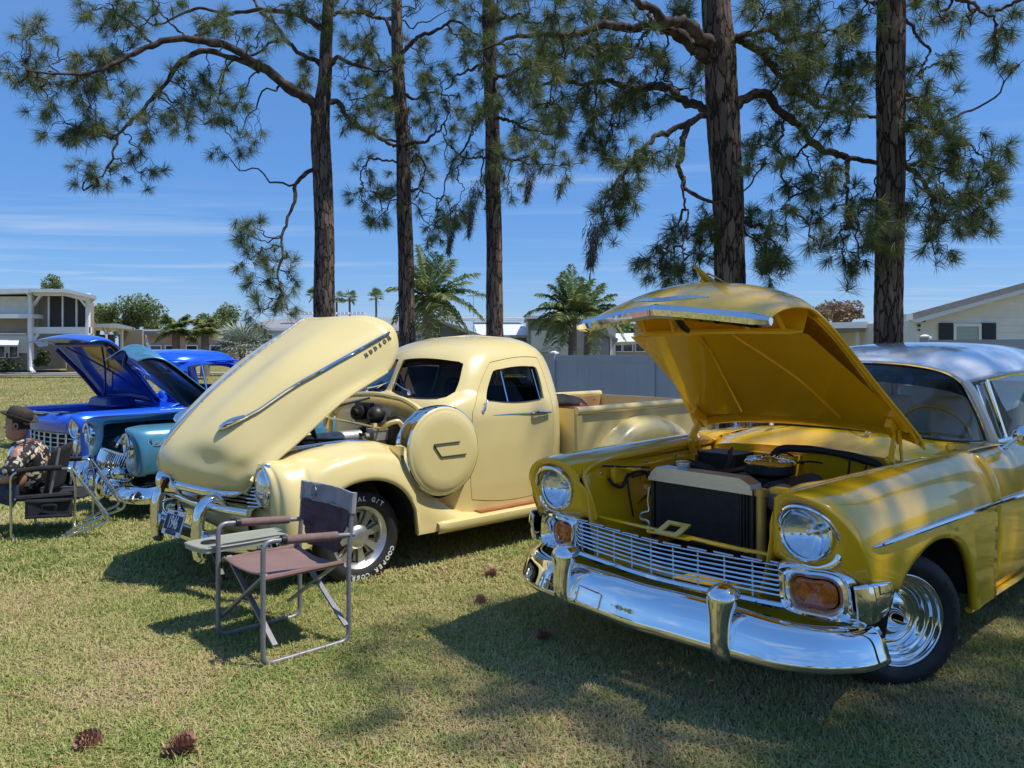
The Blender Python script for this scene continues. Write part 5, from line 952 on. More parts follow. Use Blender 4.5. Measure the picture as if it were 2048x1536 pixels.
for c, r, n, t in [((60, 110), 62, 10, .42), ((40, 165), 45, 5, .5), ((120, 120), 55, 8, .4), ((150, 165), 62, 10, .38), ((205, 130), 55, 8, .38), ((95, 200), 48, 5, .5), ((230, 60), 50, 6, .4), ((260, 100), 45, 6, .42), ((190, 20), 45, 5, .55), ((250, 5), 40, 5, .55), ((320, 10), 40, 5, .6), ((130, 245), 50, 7, .6), ((180, 215), 42, 6, .55), ((220, 190), 48, 6, .5), ((200, 260), 40, 5, .62), ((160, 270), 36, 4, .65), ((300, 235), 42, 6, .6), ((260, 215), 40, 4, .6), ((310, 270), 34, 4, .65), ((175, 355), 38, 6, .7), ((220, 350), 30, 3, .7), ((280, 345), 36, 4, .55), ((280, 305), 24, 2, .6), ((370, 170), 42, 5, .65), ((390, 200), 40, 5, .68), ((410, 250), 44, 5, .68), ((365, 235), 34, 3, .7), ((440, 190), 36, 4, .65), ((478, 205), 34, 3, .65), ((480, 270), 40, 5, .65), ((455, 310), 26, 3, .7), ((420, 150), 34, 3, .65), ((360, 140), 28, 3, .6), ((480, 75), 50, 5, .65), ((450, 60), 44, 4, .65), ((520, 62), 42, 3, .65), ((400, 40), 44, 5, .6), ((540, 15), 46, 5, .6), ((610, 25), 44, 5, .6), ((590, -15), 44, 5, .6), ((610, 130), 30, 4, .4), ((615, 160), 24, 3, .4), ((640, 45), 40, 5, .6), ((700, 100), 36, 3, .6), ((690, 160), 30, 2, .6), ((715, 200), 36, 4, .65), ((690, 240), 30, 3, .65), ((740, 30), 44, 4, .6), ((700, -10), 44, 5, .6), ((495, 470), 34, 5, .6), ((500, 520), 36, 5, .6), ((545, 520), 34, 5, .65), ((520, 570), 36, 5, .5), ((555, 600), 34, 5, .5), ((530, 620), 36, 5, .55), ((505, 450), 26, 3, .6), ((575, 560), 30, 3, .6)]:
    A.cluster(at(c[0], c[1], YA-.3-1.4*max(0, (620-c[0])/620)+A.rng.normal()*.35), r/FPX*YA, n, t)
A.finish()
# --- pine B
YB = 16.; B = Tree('pine_tree', 'slender pine whose trunk meets the cream cab roof at its windshield end', 'tree', at(815, 900, YB)[:2]+(-.3,), 'pines in front of the fence', 12)
B.trunk([(B.b[0], B.b[1], -.4)]+pl([(815, 690), (813, 600), (812, 520), (808, 400), (806, 290), (800, 200), (795, 110), (793, 0), (792, -120), (795, -250)], YB), [.19, .165, .16, .155, .145, .135, .125, .115, .105, .09, .05], rings=150)
B.limb(pl([(795, 80), (788, 75), (771, 44), (730, 27), (690, 30)], YB, 0, .6), .05, .015)
B.limb(pl([(797, 110), (805, 103), (819, 82), (860, 65), (901, 44), (938, 60), (960, 75)], YB, 0, -1.), .05, .012)
B.limb(pl([(803, 292), (780, 288), (745, 262), (700, 250)], YB, 0, -1.), .04, .012)
B.limb(pl([(806, 295), (830, 285), (867, 270), (885, 250), (900, 225)], YB, 0, -1.2), .04, .012)
B.limb(pl([(800, 190), (780, 196), (745, 190), (700, 200)], YB, 0, .8), .035, .012)
B.limb(pl([(800, 185), (825, 192), (870, 186), (920, 195)], YB, 0, .5), .035, .012)
B.limb(pl([(806, 330), (770, 320), (735, 318), (723, 345), (722, 370), (740, 385)], YB, 0, -.8), .026, .008)
B.limb(pl([(808, 330), (840, 312), (850, 340), (838, 370), (870, 400), (880, 440)], YB, 0, .8), .024, .008)
B.limb(pl([(795, 140), (770, 132), (745, 95), (720, 80)], YB, 0, -.8), .03, .01)
for c, r, n, t in [((735, 95), 44, 7, .6), ((745, 125), 44, 7, .6), ((720, 160), 36, 4, .62), ((770, 150), 40, 6, .6), ((700, 235), 34, 3, .65), ((760, 210), 44, 7, .55), ((800, 215), 44, 7, .62), ((840, 170), 44, 7, .6), ((850, 130), 40, 5, .6), ((880, 160), 44, 6, .55), ((870, 215), 44, 6, .58), ((820, 255), 40, 5, .6), ((760, 250), 36, 4, .3), ((900, 240), 36, 4, .6), ((850, 90), 36, 3, .45), ((840, 300), 36, 5, .4), ((890, 320), 32, 4, .42), ((730, 345), 32, 4, .42), ((725, 405), 36, 5, .62), ((765, 420), 34, 5, .68), ((750, 445), 26, 3, .65), ((800, 360), 36, 5, .65), ((840, 350), 40, 5, .62), ((830, 400), 32, 4, .68), ((860, 450), 38, 6, .68), ((900, 420), 36, 5, .68), ((920, 440), 28, 3, .68), ((760, 370), 30, 3, .5), ((720, 20), 44, 4, .65), ((840, 20), 44, 4, .65), ((900, 20), 44, 4, .65), ((770, -20), 50, 5, .6), ((860, -30), 50, 5, .6), ((940, 80), 36, 3, .6)]:
    B.cluster(at(c[0], c[1], YB+B.rng.normal()*.6), r/FPX*YB, n, t)
B.finish()
# --- pine C
YC = 15.; Cc = Tree('pine_tree', 'mossy pine whose trunk rises behind the rear of the cream cab roof', 'tree', at(990, 900, YC)[:2]+(-.3,), 'pines in front of the fence', 13)
Cc.trunk([(Cc.b[0], Cc.b[1], -.4)]+pl([(990, 690), (989, 600), (988, 450), (985, 340), (985, 250), (980, 150), (978, 60), (977, 0), (976, -120), (980, -250)], YC), [.20, .165, .155, .145, .138, .132, .125, .12, .115, .10, .05], rings=150)
Cc.limb(pl([(975, 200), (966, 215), (942, 270), (908, 331), (884, 386), (870, 424)], YC, 0, -.9), .03, .007)
Cc.limb(pl([(908, 331), (922, 375), (918, 410)], YC, -.5, -.7), .012, .005)
Cc.limb(pl([(975, 310), (960, 315), (925, 315), (905, 295), (880, 265)], YC, 0, -.6), .025, .008)
Cc.limb(pl([(985, 160), (1010, 150), (1050, 140), (1090, 160)], YC, 0, -.8), .04, .012)
Cc.limb(pl([(985, 230), (1010, 240), (1060, 260), (1110, 270)], YC, 0, -1.2), .035, .012)
Cc.limb(pl([(978, 130), (955, 135), (920, 150), (890, 180)], YC, 0, 1), .035, .012)
Cc.limb(pl([(986, 300), (1010, 315), (1060, 325), (1120, 330)], YC, 0, -.6), .028, .009)
Cc.limb(pl([(978, 40), (1020, 30), (1070, 45), (1110, 30)], YC, 0, -.7), .04, .012)
for c, r, n, t in [((925, 90), 40, 5, .6), ((950, 110), 44, 6, .6), ((1000, 110), 44, 7, .6), ((960, 180), 40, 5, .55), ((1010, 170), 46, 7, .58), ((1050, 190), 44, 7, .45), ((1060, 130), 44, 6, .6), ((1000, 215), 40, 5, .6), ((960, 240), 36, 4, .62), ((1030, 260), 40, 6, .62), ((1070, 280), 40, 6, .55), ((1060, 310), 36, 5, .7), ((1110, 310), 36, 4, .5), ((1140, 340), 32, 4, .45), ((1100, 240), 40, 5, .6), ((1010, 330), 32, 3, .65), ((990, 310), 30, 3, .65), ((1015, 380), 36, 4, .68), ((980, 350), 34, 3, .65), ((965, 400), 30, 3, .68), ((930, 320), 28, 2, .68), ((875, 455), 28, 3, .68), ((900, 440), 26, 2, .68), ((960, 40), 50, 7, .62), ((1010, 30), 50, 8, .62), ((1060, 20), 50, 7, .62), ((1090, 60), 44, 5, .6), ((1000, -10), 50, 6, .6), ((940, 10), 44, 4, .6), ((1120, 100), 40, 4, .6)]:
    Cc.cluster(at(c[0], c[1], YC-.3+Cc.rng.normal()*.6), r/FPX*YC, n, t)
Cc.finish()
# --- pine D: thickest trunk, behind the yellow hood
YD = 10.; D = Tree('pine_tree', 'thickest pine, standing right behind the open yellow hood', 'tree', at(1462, 900, YD)[:2]+(float(gz(at(1462, 900, YD)[0], YD)),), 'pines in front of the fence', 14)
D.trunk([(D.b[0], D.b[1], D.b[2]-.1)]+pl([(1462, 720), (1460, 570), (1457, 430), (1452, 330), (1446, 240), (1443, 170), (1441, 110), (1434, 40), (1430, -60), (1428, -260), (1430, -480)], YD), [.23, .19, .186, .188, .192, .20, .195, .19, .18, .165, .13, .06], seg=52, rings=230)
D.limb(pl([(1425, 90), (1406, 74), (1359, 43), (1301, 23), (1270, 0), (1230, -30)], YD, 0, -1.), .09, .03)
D.limb(pl([(1430, 128), (1410, 109), (1367, 74), (1320, 57), (1250, 55), (1198, 51), (1155, 66), (1113, 68), (1075, 74), (1037, 72), (990, 88), (960, 100)], YD, 0, -.6), .085, .015, 60)
D.limb(pl([(1432, 235), (1410, 219), (1367, 191), (1320, 172), (1250, 168), (1215, 164), (1150, 162), (1095, 167), (1060, 178), (1020, 187)], YD, 0, 1.2), .07, .012, 50)
D.limb(pl([(1432, 238), (1406, 234), (1371, 250), (1320, 270), (1297, 284), (1260, 321), (1236, 362), (1232, 410), (1215, 430)], YD, 0, -.8), .05, .008, 46)
D.limb(pl([(1375, 250), (1363, 289), (1359, 336), (1379, 371), (1406, 395), (1432, 420), (1450, 450)], YD, -.2, -.5), .042, .015)
D.limb(pl([(1366, 360), (1370, 400), (1375, 450), (1365, 480), (1372, 520)], YD, -.4, -.7), .016, .006)
D.limb(pl([(1455, 232), (1469, 219), (1492, 195), (1523, 188), (1562, 230), (1609, 270), (1656, 301), (1699, 312), (1754, 322), (1816, 332), (1855, 328), (1914, 347), (1960, 345)], YD, 0, .9), .07, .012, 60)
D.limb(pl([(1455, 85), (1469, 74), (1523, 98), (1555, 133), (1570, 168), (1625, 203), (1680, 223), (1754, 230)], YD, 0, 1.1), .06, .02, 44)
D.limb(pl([(1555, 130), (1585, 160), (1640, 185), (1700, 215), (1750, 235)], YD, .5, .3), .03, .012)
D.limb(pl([(1455, 80), (1480, 72), (1523, 66), (1582, 78), (1640, 70), (1691, 43)], YD, 0, .3), .045, .01)
D.limb(pl([(1570, 235), (1560, 290), (1570, 340), (1580, 390), (1568, 415)], YD, .2, .1), .02, .008)
D.limb(pl([(1612, 280), (1618, 330), (1635, 365), (1645, 380)], YD, .4, .2), .014, .006)
D.limb(pl([(1696, 312), (1693, 350), (1692, 380), (1700, 420)], YD, .5, .2), .034, .012)
D.limb(pl([(1460, 440), (1480, 445), (1520, 460), (1560, 450)], YD, 0, .5), .03, .01)
D.limb(pl([(1301, 23), (1290, 60), (1260, 110), (1240, 160)], YD, -.4, -.8), .022, .01)
D.limb(pl([(1333, 70), (1335, 120), (1335, 172), (1350, 200)], YD, .1, .2), .012, .008)
for c, r, n, t in [((1270, 60), 50, 5, .65), ((1240, 100), 56, 8, .6), ((1200, 90), 50, 6, .6), ((1180, 130), 52, 7, .6), ((1130, 120), 50, 6, .6), ((1090, 110), 46, 6, .5), ((1060, 140), 46, 6, .55), ((1170, 30), 50, 6, .6), ((1110, 20), 50, 7, .6), ((1210, 10), 50, 5, .6), ((1280, 160), 56, 8, .68), ((1240, 200), 50, 7, .66), ((1190, 190), 50, 7, .62), ((1150, 220), 50, 7, .6), ((1100, 210), 48, 6, .62), ((1300, 215), 46, 5, .68), ((1220, 250), 46, 6, .66), ((1180, 280), 44, 5, .66), ((1320, 130), 40, 3, .65), ((1280, 100), 40, 3, .65), ((1250, 320), 44, 5, .68), ((1290, 330), 40, 4, .68), ((1310, 310), 34, 3, .68), ((1205, 320), 36, 4, .68), ((1225, 400), 38, 5, .68), ((1255, 400), 32, 3, .68), ((1205, 440), 34, 4, .68), ((1230, 450), 30, 3, .68), ((1380, 110), 44, 4, .66), ((1400, 160), 36, 3, .68), ((1350, 20), 44, 4, .66), ((1380, 0), 40, 4, .66),
    ((1335, 500), 42, 6, .68), ((1375, 480), 44, 6, .66), ((1410, 450), 36, 4, .6), ((1320, 540), 40, 6, .66), ((1370, 545), 40, 5, .66), ((1400, 510), 34, 3, .64), ((1500, 450), 40, 5, .66), ((1540, 480), 44, 6, .64), ((1560, 520), 40, 4, .62), ((1510, 500), 38, 4, .64), ((1570, 430), 36, 4, .62), ((1535, 540), 34, 3, .66), ((1530, 20), 56, 10, .62), ((1580, 40), 56, 9, .62), ((1620, 10), 56, 8, .62), ((1550, 110), 50, 8, .64), ((1600, 110), 52, 9, .6), ((1650, 90), 50, 8, .55), ((1690, 100), 46, 6, .5), ((1560, 180), 46, 5, .6), ((1620, 150), 50, 8, .48), ((1670, 150), 48, 7, .42), ((1720, 140), 46, 6, .45), ((1720, 180), 44, 5, .5), ((1650, 230), 46, 6, .6), ((1600, 235), 40, 4, .6), ((1700, 260), 40, 4, .66), ((1540, 260), 40, 4, .62), ((1510, 300), 40, 5, .66), ((1530, 330), 36, 3, .66), ((1580, 310), 32, 3, .6), ((1640, 340), 36, 4, .55), ((1600, 380), 40, 5, .62), ((1650, 380), 42, 6, .62), ((1700, 400), 44, 6, .64), ((1740, 420), 42, 5, .66), ((1690, 460), 40, 5, .64), ((1640, 440), 36, 3, .62), ((1730, 480), 38, 4, .66), ((1720, 520), 36, 4, .68), ((1690, 540), 34, 4, .68), ((1760, 460), 40, 5, .64), ((1640, 500), 30, 2, .66)]:
    D.cluster(at(c[0], c[1], YD+D.rng.normal()*.45), r/FPX*YD, n, t, ln=.20)
D.finish()
# --- pine E
YE = 10.; E = Tree('pine_tree', 'pine with straight trunk standing behind the white roof of the yellow car', 'tree', at(1776, 900, YE)[:2]+(0.,), 'pines in front of the fence', 15)
E.trunk([(E.b[0], E.b[1], -.1)]+pl([(1776, 720), (1777, 600), (1780, 450), (1782, 300), (1781, 150), (1783, 0), (1785, -200), (1788, -460)], YE), [.20, .168, .165, .165, .165, .165, .16, .13, .05], seg=52, rings=220)
E.limb(pl([(1800, 48), (1809, 43), (1844, 70), (1857, 113), (1848, 145), (1825, 160)], YE, 0, -.4), .024, .008)
E.limb(pl([(1795, 330), (1830, 345), (1850, 380), (1900, 400), (1950, 425)], YE, 0, .7), .04, .010)
E.limb(pl([(1795, 260), (1830, 255), (1870, 260), (1890, 240)], YE, 0, .9), .03, .010)
E.limb(pl([(1795, 200), (1830, 195), (1870, 215), (1880, 230)], YE, 0, .7), .03, .010)
E.limb(pl([(1800, -30), (1870, -20), (1940, 10), (1990, 40), (2000, 75)], YE, 0, -.6), .04, .008)
E.limb(pl([(1770, 20), (1740, 0), (1710, -20), (1700, -60)], YE, 0, -.3), .03, .01)
E.limb(pl([(1990, 20), (2030, 0), (2090, 10), (2120, 60), (2070, 130)], YE, -.5, -.8), .02, .008)
for c, r, n, t in [((1845, 130), 36, 3, .55), ((1880, 130), 34, 3, .64), ((1830, 200), 44, 6, .68), ((1860, 200), 44, 6, .68), ((1840, 250), 44, 6, .66), ((1890, 265), 40, 5, .64), ((1850, 280), 40, 5, .64), ((1920, 300), 40, 5, .64), ((1960, 310), 44, 6, .66), ((2000, 320), 40, 5, .66), ((1880, 330), 40, 5, .64), ((1940, 350), 42, 6, .66), ((1990, 360), 36, 3, .66), ((1850, 370), 40, 4, .66), ((1900, 390), 44, 6, .66), ((1960, 410), 44, 6, .66), ((1990, 400), 34, 3, .66), ((1840, 420), 42, 5, .66), ((1880, 450), 44, 6, .62), ((1930, 450), 42, 5, .62), ((1970, 460), 34, 3, .66), ((1850, 470), 36, 3, .66), ((1870, 510), 30, 2, .68), ((1890, 30), 36, 3, .6), ((1950, 25), 36, 3, .6), ((2000, 70), 40, 5, .55), ((1995, 90), 28, 2, .55), ((2040, 130), 30, 3, .6), ((1830, 20), 40, 3, .6), ((1740, 30), 46, 4, .62), ((1710, 50), 40, 4, .6), ((1850, -20), 44, 5, .6)]:
    E.cluster(at(c[0], c[1], YE+.2+E.rng.normal()*.4), r/FPX*YE, n, t, ln=.20)
E.finish()
# --- two pines out of frame on the right: they shade the yellow car
def generic_pine(label, base, h, crown0, rad, n, seed, gap=0.):
    T_ = Tree('pine_tree', label, 'tree', base, None, seed); rng = T_.rng; b = T_.b
    T_.trunk([b+[0, 0, -.1], b+[.05, 0, h*.3], b+[.1, .05, h*.6], b+[.1, 0, h]], [.22, .19, .16, .05], seg=20, rings=50)
    k = 0
    for i in range(18):
        z = crown0+(h-crown0)*i/18; a = i*2.4+seed; r = rad*(1-.5*(i/18)**2)*(.75+.4*rng.random()); e = b+[r*math.cos(a), r*math.sin(a), z+.3]; T_.limb([b+[.05, 0, z], b+[r*.5*math.cos(a+.15), r*.5*math.sin(a+.15), z+.45], e], .055, .012, 14)
    for i in range(n):
        q = T_.limbs[rng.integers(len(T_.limbs))]; c = q[rng.integers(5, 14)]+b+rng.standard_normal(3)*[.5, .5, .3]; T_.cluster(c, .45, 4, .6, needles=46, ln=.26)
    T_.finish(); return T_
generic_pine('pine out on the right that shades the yellow car', (8.2, 3.4, 0), 12.5, 6.6, 3.2, 90, 31)
generic_pine('second pine out on the right beside the yellow car', (7.9, 6.7, 0), 13.5, 6.8, 3.5, 115, 32)
generic_pine('third pine out on the right, nearest the photographer', (6.7, 1.75, 0), 11.5, 6.2, 2.3, 230, 33)
# ================================================================ fence, houses, palms, background trees
pbr('vinyl_fence', (.42, .47, .56), rough=.45, var=.05, vscale=1.5)
pbr('siding_cream', (.82, .79, .70), rough=.6, var=.05, vscale=3, randobj=.04)
pbr('siding_tan', (.30, .25, .19), rough=.7, var=.08, vscale=2)
pbr('siding_grey', (.36, .36, .33), rough=.7, var=.08, vscale=2, randobj=.05)
pbr('siding_green', (.25, .27, .245), rough=.7, var=.08, vscale=2, randobj=.05)
pbr('white_trim', (.80, .80, .79), rough=.45, var=.04, vscale=2)
pbr('white_metal', (.72, .73, .74), rough=.35, var=.05, vscale=3)
pbr('shingle_grey', (.27, .26, .26), rough=.9, var=.15, vscale=6, bump=.4, bscale=30)
pbr('pink_stucco', (.50, .33, .27), rough=.85, var=.06, vscale=2)
pbr('screen_mesh', (.035, .033, .032), rough=.8, var=.1, vscale=2)
pbr('window_dark', (.02, .025, .028), rough=.08, coat=1., var=.3, vscale=2)
pbr('window_blind', (.30, .38, .33), rough=.4, coat=.6, var=.1, stretch=(.2, 1, 12), vscale=4)
pbr('shutter_black', (.022, .022, .026), rough=.5, var=.1)
pbr('palm_trunk', (.20, .175, .15), rough=.9, col2=(.12, .10, .085), vscale=5, stretch=(1, 1, 7), bump=.5, bscale=20)
pbr('concrete', (.42, .41, .38), rough=.9, var=.1, vscale=2)
leafmat('palm_leaf', [(0, (.42, .36, .12)), (.25, (.27, .30, .09)), (.6, (.16, .22, .07)), (1, (.22, .29, .12))], .3)
leafmat('silver_leaf', [(0, (.26, .28, .20)), (.5, (.30, .34, .28)), (1, (.42, .46, .40))], .2)
leafmat('oak_leaf', [(0, (.09, .12, .045)), (.5, (.17, .22, .08)), (1, (.28, .33, .13))], .25)
leafmat('rust_leaf', [(0, (.12, .12, .05)), (.5, (.30, .21, .14)), (1, (.42, .29, .22))], .25)
leafmat('hedge_leaf', [(0, (.015, .022, .010)), (.5, (.03, .05, .016)), (1, (.075, .11, .03))], .2)
def pxr(px0, py0, px1, py1, Y): a = at(px0, py0, Y); b = at(px1, py1, Y); return min(a[0], b[0]), max(a[0], b[0]), min(a[2], b[2]), max(a[2], b[2])
def fb(mb, px0, py0, px1, py1, Y, dep=.1, off=0.):
    x0, x1, z0, z1 = pxr(px0, py0, px1, py1, Y); return mb.box(((x0+x1)/2, Y+off+dep/2, (z0+z1)/2), (x1-x0, dep, z1-z0))
class House:
    def __init__(s, name, label, cat, px, Y):
        p = at(px, 700, Y); s.o = np.array([p[0], Y, float(gz(p[0], Y))]); s.Y = Y; s.root = thing(name, label, cat, tuple(s.o))
    def part(s, name, mat, fn, parent=None, kind=None, smooth=False):
        mb = MB(); fn(mb); mb.V = [(a-s.o[0], b-s.o[1], c-s.o[2]) for a, b, c in mb.V]; o = mb.build(name, M[mat], parent or s.root, smooth=smooth)
        if kind: o['kind'] = kind
        return o
    def box(s, name, mat, px0, py0, px1, py1, dep=.1, off=0., parent=None): return s.part(name, mat, lambda m: fb(m, px0, py0, px1, py1, s.Y, dep, off), parent)
    def boards(s, mat, px0, py0, px1, py1, step, Y=None, clip=None, dep=.03, off=0.):
        Y = Y or s.Y; me = None; y = py1
        while y > py0+1:
            y2 = max(py0, y-step); a, b = px0, px1
            if clip: a, b = clip(a, b, (y+y2)/2)
            if b-a > 3:
                def fn(m, a=a, b=b, y=y, y2=y2):
                    x0, x1, z0, z1 = pxr(a, y, b, y2, Y); m.add([(x0, Y+off-dep, z0), (x1, Y+off-dep, z0), (x1, Y+off, z1), (x0, Y+off, z1), (x0, Y+off+.02, z0), (x1, Y+off+.02, z0), (x1, Y+off+.02, z1), (x0, Y+off+.02, z1)], [(0, 1, 2, 3), (0, 4, 5, 1), (4, 7, 6, 5), (3, 2, 6, 7), (0, 3, 7, 4), (1, 5, 6, 2)])
                s.part('siding_board', mat, fn)
            y = y2
    def window(s, px0, py0, px1, py1, mat='window_dark', fr='white_trim', nx=0, ny=0, w=3, off=-.075):
        f = s.part('window', fr, lambda m: [fb(m, px0, py0, px0+w, py1, s.Y, .06, off), fb(m, px1-w, py0, px1, py1, s.Y, .06, off), fb(m, px0+w, py0, px1-w, py0+w, s.Y, .06, off), fb(m, px0+w, py1-w, px1-w, py1, s.Y, .06, off)])
        s.part('pane', mat, lambda m: fb(m, px0+w*.9, py0+w*.9, px1-w*.9, py1-w*.9, s.Y, .02, off+.03), f)
        if nx or ny: s.part('muntin', fr, lambda m: [fb(m, px0+(px1-px0)*i/(nx+1)-.6, py0+w, px0+(px1-px0)*i/(nx+1)+.6, py1-w, s.Y, .02, off) for i in range(1, nx+1)]+[fb(m, px0+w, py0+(py1-py0)*i/(ny+1)-.6, px1-w, py0+(py1-py0)*i/(ny+1)+.6, s.Y, .02, off+.004) for i in range(1, ny+1)], f)
        return f
def sk(p, Y): return (p[0]+(Y-p[1])*p[0]/p[1]*1.15, Y, p[2]-(.0 if p[2] < 2 else .02))
# --- fence
fa_, fb_ = np.array([.92, 17.0]), np.array([6.53, 12.5]); fd = (fb_-fa_)/np.linalg.norm(fb_-fa_); flen = 2.44
fe = thing('vinyl_fence', 'long pale vinyl privacy fence with smooth panels behind the cars', 'fence', (fa_[0], fa_[1], 0), math.atan2(fd[1], fd[0]))
for k in range(6):
    p0, p1 = fa_+fd*flen*k, fa_+fd*flen*(k+1); zt = interp(k, [0, 1, 2, 3, 4, 5], [1.42, 1.47, 1.56, 1.69, 1.72, 1.75]); x0 = flen*k
    q = MB(); q.box((x0+flen/2, 0, (zt-.13-.5)/2), (flen-.10, .04, zt-.13+.5)); pn_ = q.build('fence_panel', M['vinyl_fence'], fe, smooth=False)
    for j in range(1, 8): q = MB(); q.box((x0+.05+(flen-.1)*j/8, -.021, (zt-.15-.4)/2), (.010, .004, zt-.15+.4)); q.build('board_groove', M['vinyl_fence'], pn_, smooth=False)
    q = MB(); q.box((x0+flen/2, 0, zt-.065), (flen-.10, .065, .13)); q.build('fence_rail', M['vinyl_fence'], fe, smooth=False)
    q = MB(); q.box((x0, 0, (zt+.03-.5)/2), (.127, .127, zt+.03+.5)); po = q.build('fence_post', M['vinyl_fence'], fe, smooth=False)
    q = MB(); q.box((x0, 0, zt+.045), (.16, .16, .03)); q.box((x0, 0, zt+.075), (.13, .13, .03), taper=.3); q.build('post_cap', M['white_trim'], po, smooth=False)
# --- right-hand white-sided house with gable
H1 = House('gabled_house', 'cream sided house with sloping gable roof and black shutters at right edge', 'house', 1960, 22)
H1.box('wall', 'siding_cream', 1834, 640, 2300, 790, 6, .03)
rl = lambda px: 632-(px-1815)*.276
H1.boards('siding_cream', 1834, 520, 2300, 740, 15, clip=lambda a, b, y: (max(a, 1815+(632-y)/.276+6), b))
H1.part('roof', 'shingle_grey', lambda m: m.prism([(1812, 630), (2300, rl(2300)-2), (2300, rl(2300)+10), (1818, 641)], lambda a, b: at(a, b, 21.5), lambda a, b: sk(at(a, b, 21.5), 29)))
H1.part('rake_board', 'white_metal', lambda m: m.prism([(1816, 640), (2300, rl(2300)+9), (2300, rl(2300)+16), (1836, 645)], lambda a, b: at(a, b, 21.52), lambda a, b: at(a, b, 21.75)))
H1.part('gutter', 'white_metal', lambda m: [fb(m, 1812, 628, 1826, 640, 21.4, .5), m.tube([at(1826, 640, 21.6), at(1832, 646, 21.8), at(1834, 652, 21.9), at(1834, 740, 21.92)], .05, 6)])
for a, b in ((1876, 1903), (1961, 1989)):
    sh = H1.box('shutter', 'shutter_black', a, 646, b, 722, .04, -.08)
    H1.part('shutter_slat', 'shutter_black', lambda m: [fb(m, a+3, 649+k*3.2, b-3, 651+k*3.2, 22, .02, -.092) for k in range(22)], sh, 'stuff')
H1.window(1904, 648, 1959, 722, 'window_blind', w=5, ny=1, off=-.10)
H1.part('flood_light', 'shutter_black', lambda m: [m.tube([at(1838, 640, 21.9), at(1836, 640, 21.6)], [.03, .06], 8), m.tube([at(1846, 640, 21.9), at(1848, 640, 21.6)], [.03, .06], 8), m.tube([at(1839, 651, 21.9), at(1838, 651, 21.7)], .04, 8), m.tube([at(1839, 660, 21.9), at(1838, 660, 21.8)], .03, 8)])
# --- carport
H2 = House('carport', 'flat white carport roof with dark openings beside the gabled house', 'carport', 1740, 25)
H2.part('roof', 'white_metal', lambda m: m.prism([(1630, 646), (1832, 640), (1832, 655), (1630, 657)], lambda a, b: at(a, b, 25), lambda a, b: sk(at(a, b, 25), 31)))
H2.box('beam', 'siding_grey', 1640, 657, 1832, 663, 4, .2); H2.box('wall', 'siding_grey', 1718, 663, 1835, 740, .1, 3.); H2.box('opening', 'window_dark', 1720, 664, 1750, 720, .1, 2.9); H2.box('opening', 'window_dark', 1800, 664, 1812, 720, .1, 2.9); H2.box('door', 'white_trim', 1815, 664, 1830, 720, .1, 2.9)
for x in (1650, 1722, 1828): H2.box('post', 'white_trim', x, 657, x+5, 740, .12, .3)
# --- tall house at the left edge
H3 = House('stilt_house', 'raised tan house with white beams and dark screened porch at far left', 'house', 60, 42)
H3.box('wall', 'siding_tan', -200, 592, 62, 740, 6, .35)
H3.boards('siding_cream', -200, 592, 58, 629, 4.6, off=.25)
H3.box('beam', 'white_metal', -200, 629, 76, 637, 1.2, -.5); H3.box('beam', 'white_metal', -200, 666, 50, 669, .3, .1)
H3.boards('siding_tan', -200, 638, 50, 665, 4.6, off=.32); H3.boards('siding_cream', -200, 670, 50, 706, 4.6, off=.3)
H3.part('roof', 'white_metal', lambda m: m.prism([(-200, 581), (64, 577), (64, 586), (-200, 592)], lambda a, b: at(a, b, 41.4), lambda a, b: sk(at(a, b, 41.4), 50)))
H3.part('porch_roof', 'white_metal', lambda m: m.prism([(60, 577), (132, 578), (193, 592), (193, 598), (132, 585), (60, 584)], lambda a, b: at(a, b, 41.3), lambda a, b: sk(at(a, b, 41.3), 50)))
H3.part('fascia', 'white_trim', lambda m: m.prism([(64, 585), (132, 586), (180, 597), (174, 603), (130, 592), (70, 592)], lambda a, b: at(a, b, 41.8), lambda a, b: at(a, b, 42.)))
H3.boards('siding_tan', 66, 590, 92, 654, 4.6, off=.5)
for a, b in ((93, 119), (121, 147), (149, 173)): H3.box('screen', 'screen_mesh', a, 590, b, 656, .03, .3)
for x in (91, 119, 147): H3.box('mullion', 'white_trim', x, 592, x+2.6, 656, .1, .2)
H3.box('porch_beam', 'white_trim', 64, 654, 178, 667, .3, 0)
for x, w in ((58, 7), (172, 6)): H3.box('post', 'white_trim', x, 586, x+w, 742, .2, -.05)
H3.box('post', 'white_metal', 50, 637, 55, 742, .2, .2)
H3.part('downspout', 'white_trim', lambda m: m.tube([at(55, 585, 41.7), at(60, 592, 41.7), at(61, 640, 41.7), at(61, 735, 41.7), at(64, 742, 41.6), at(68, 744, 41.5)], .10, 8))
for pts in ([(66, 612), (82, 590)], [(172, 612), (158, 594)], [(66, 682), (76, 668)]): H3.part('brace', 'white_trim', lambda m: m.bar(at(*pts[0], 41.95), at(*pts[1], 41.95), .1, .16, up=(0, 1, 0)))
H3.box('lower_wall', 'pink_stucco', 70, 667, 102, 745, .1, 3.); H3.box('lower_screen', 'screen_mesh', 106, 667, 172, 745, .1, 3.)
for x in (102, 128, 156): H3.box('mullion', 'white_trim', x, 667, x+3, 745, .1, 2.8)
H3.part('awning', 'white_metal', lambda m: [m.add([at(-60, 677, 41.8), at(39, 677, 41.8), at(36, 690, 41.), at(-60, 690, 41.)], [(0, 1, 2, 3)]), m.add([at(66, 682, 42.), at(96, 676, 43), at(96, 692, 42.6), at(78, 694, 41.6)], [(0, 1, 2, 3)])])
for x in (-40, -14, 12): H3.window(x, 691, x+20, 716, w=2, off=.2)
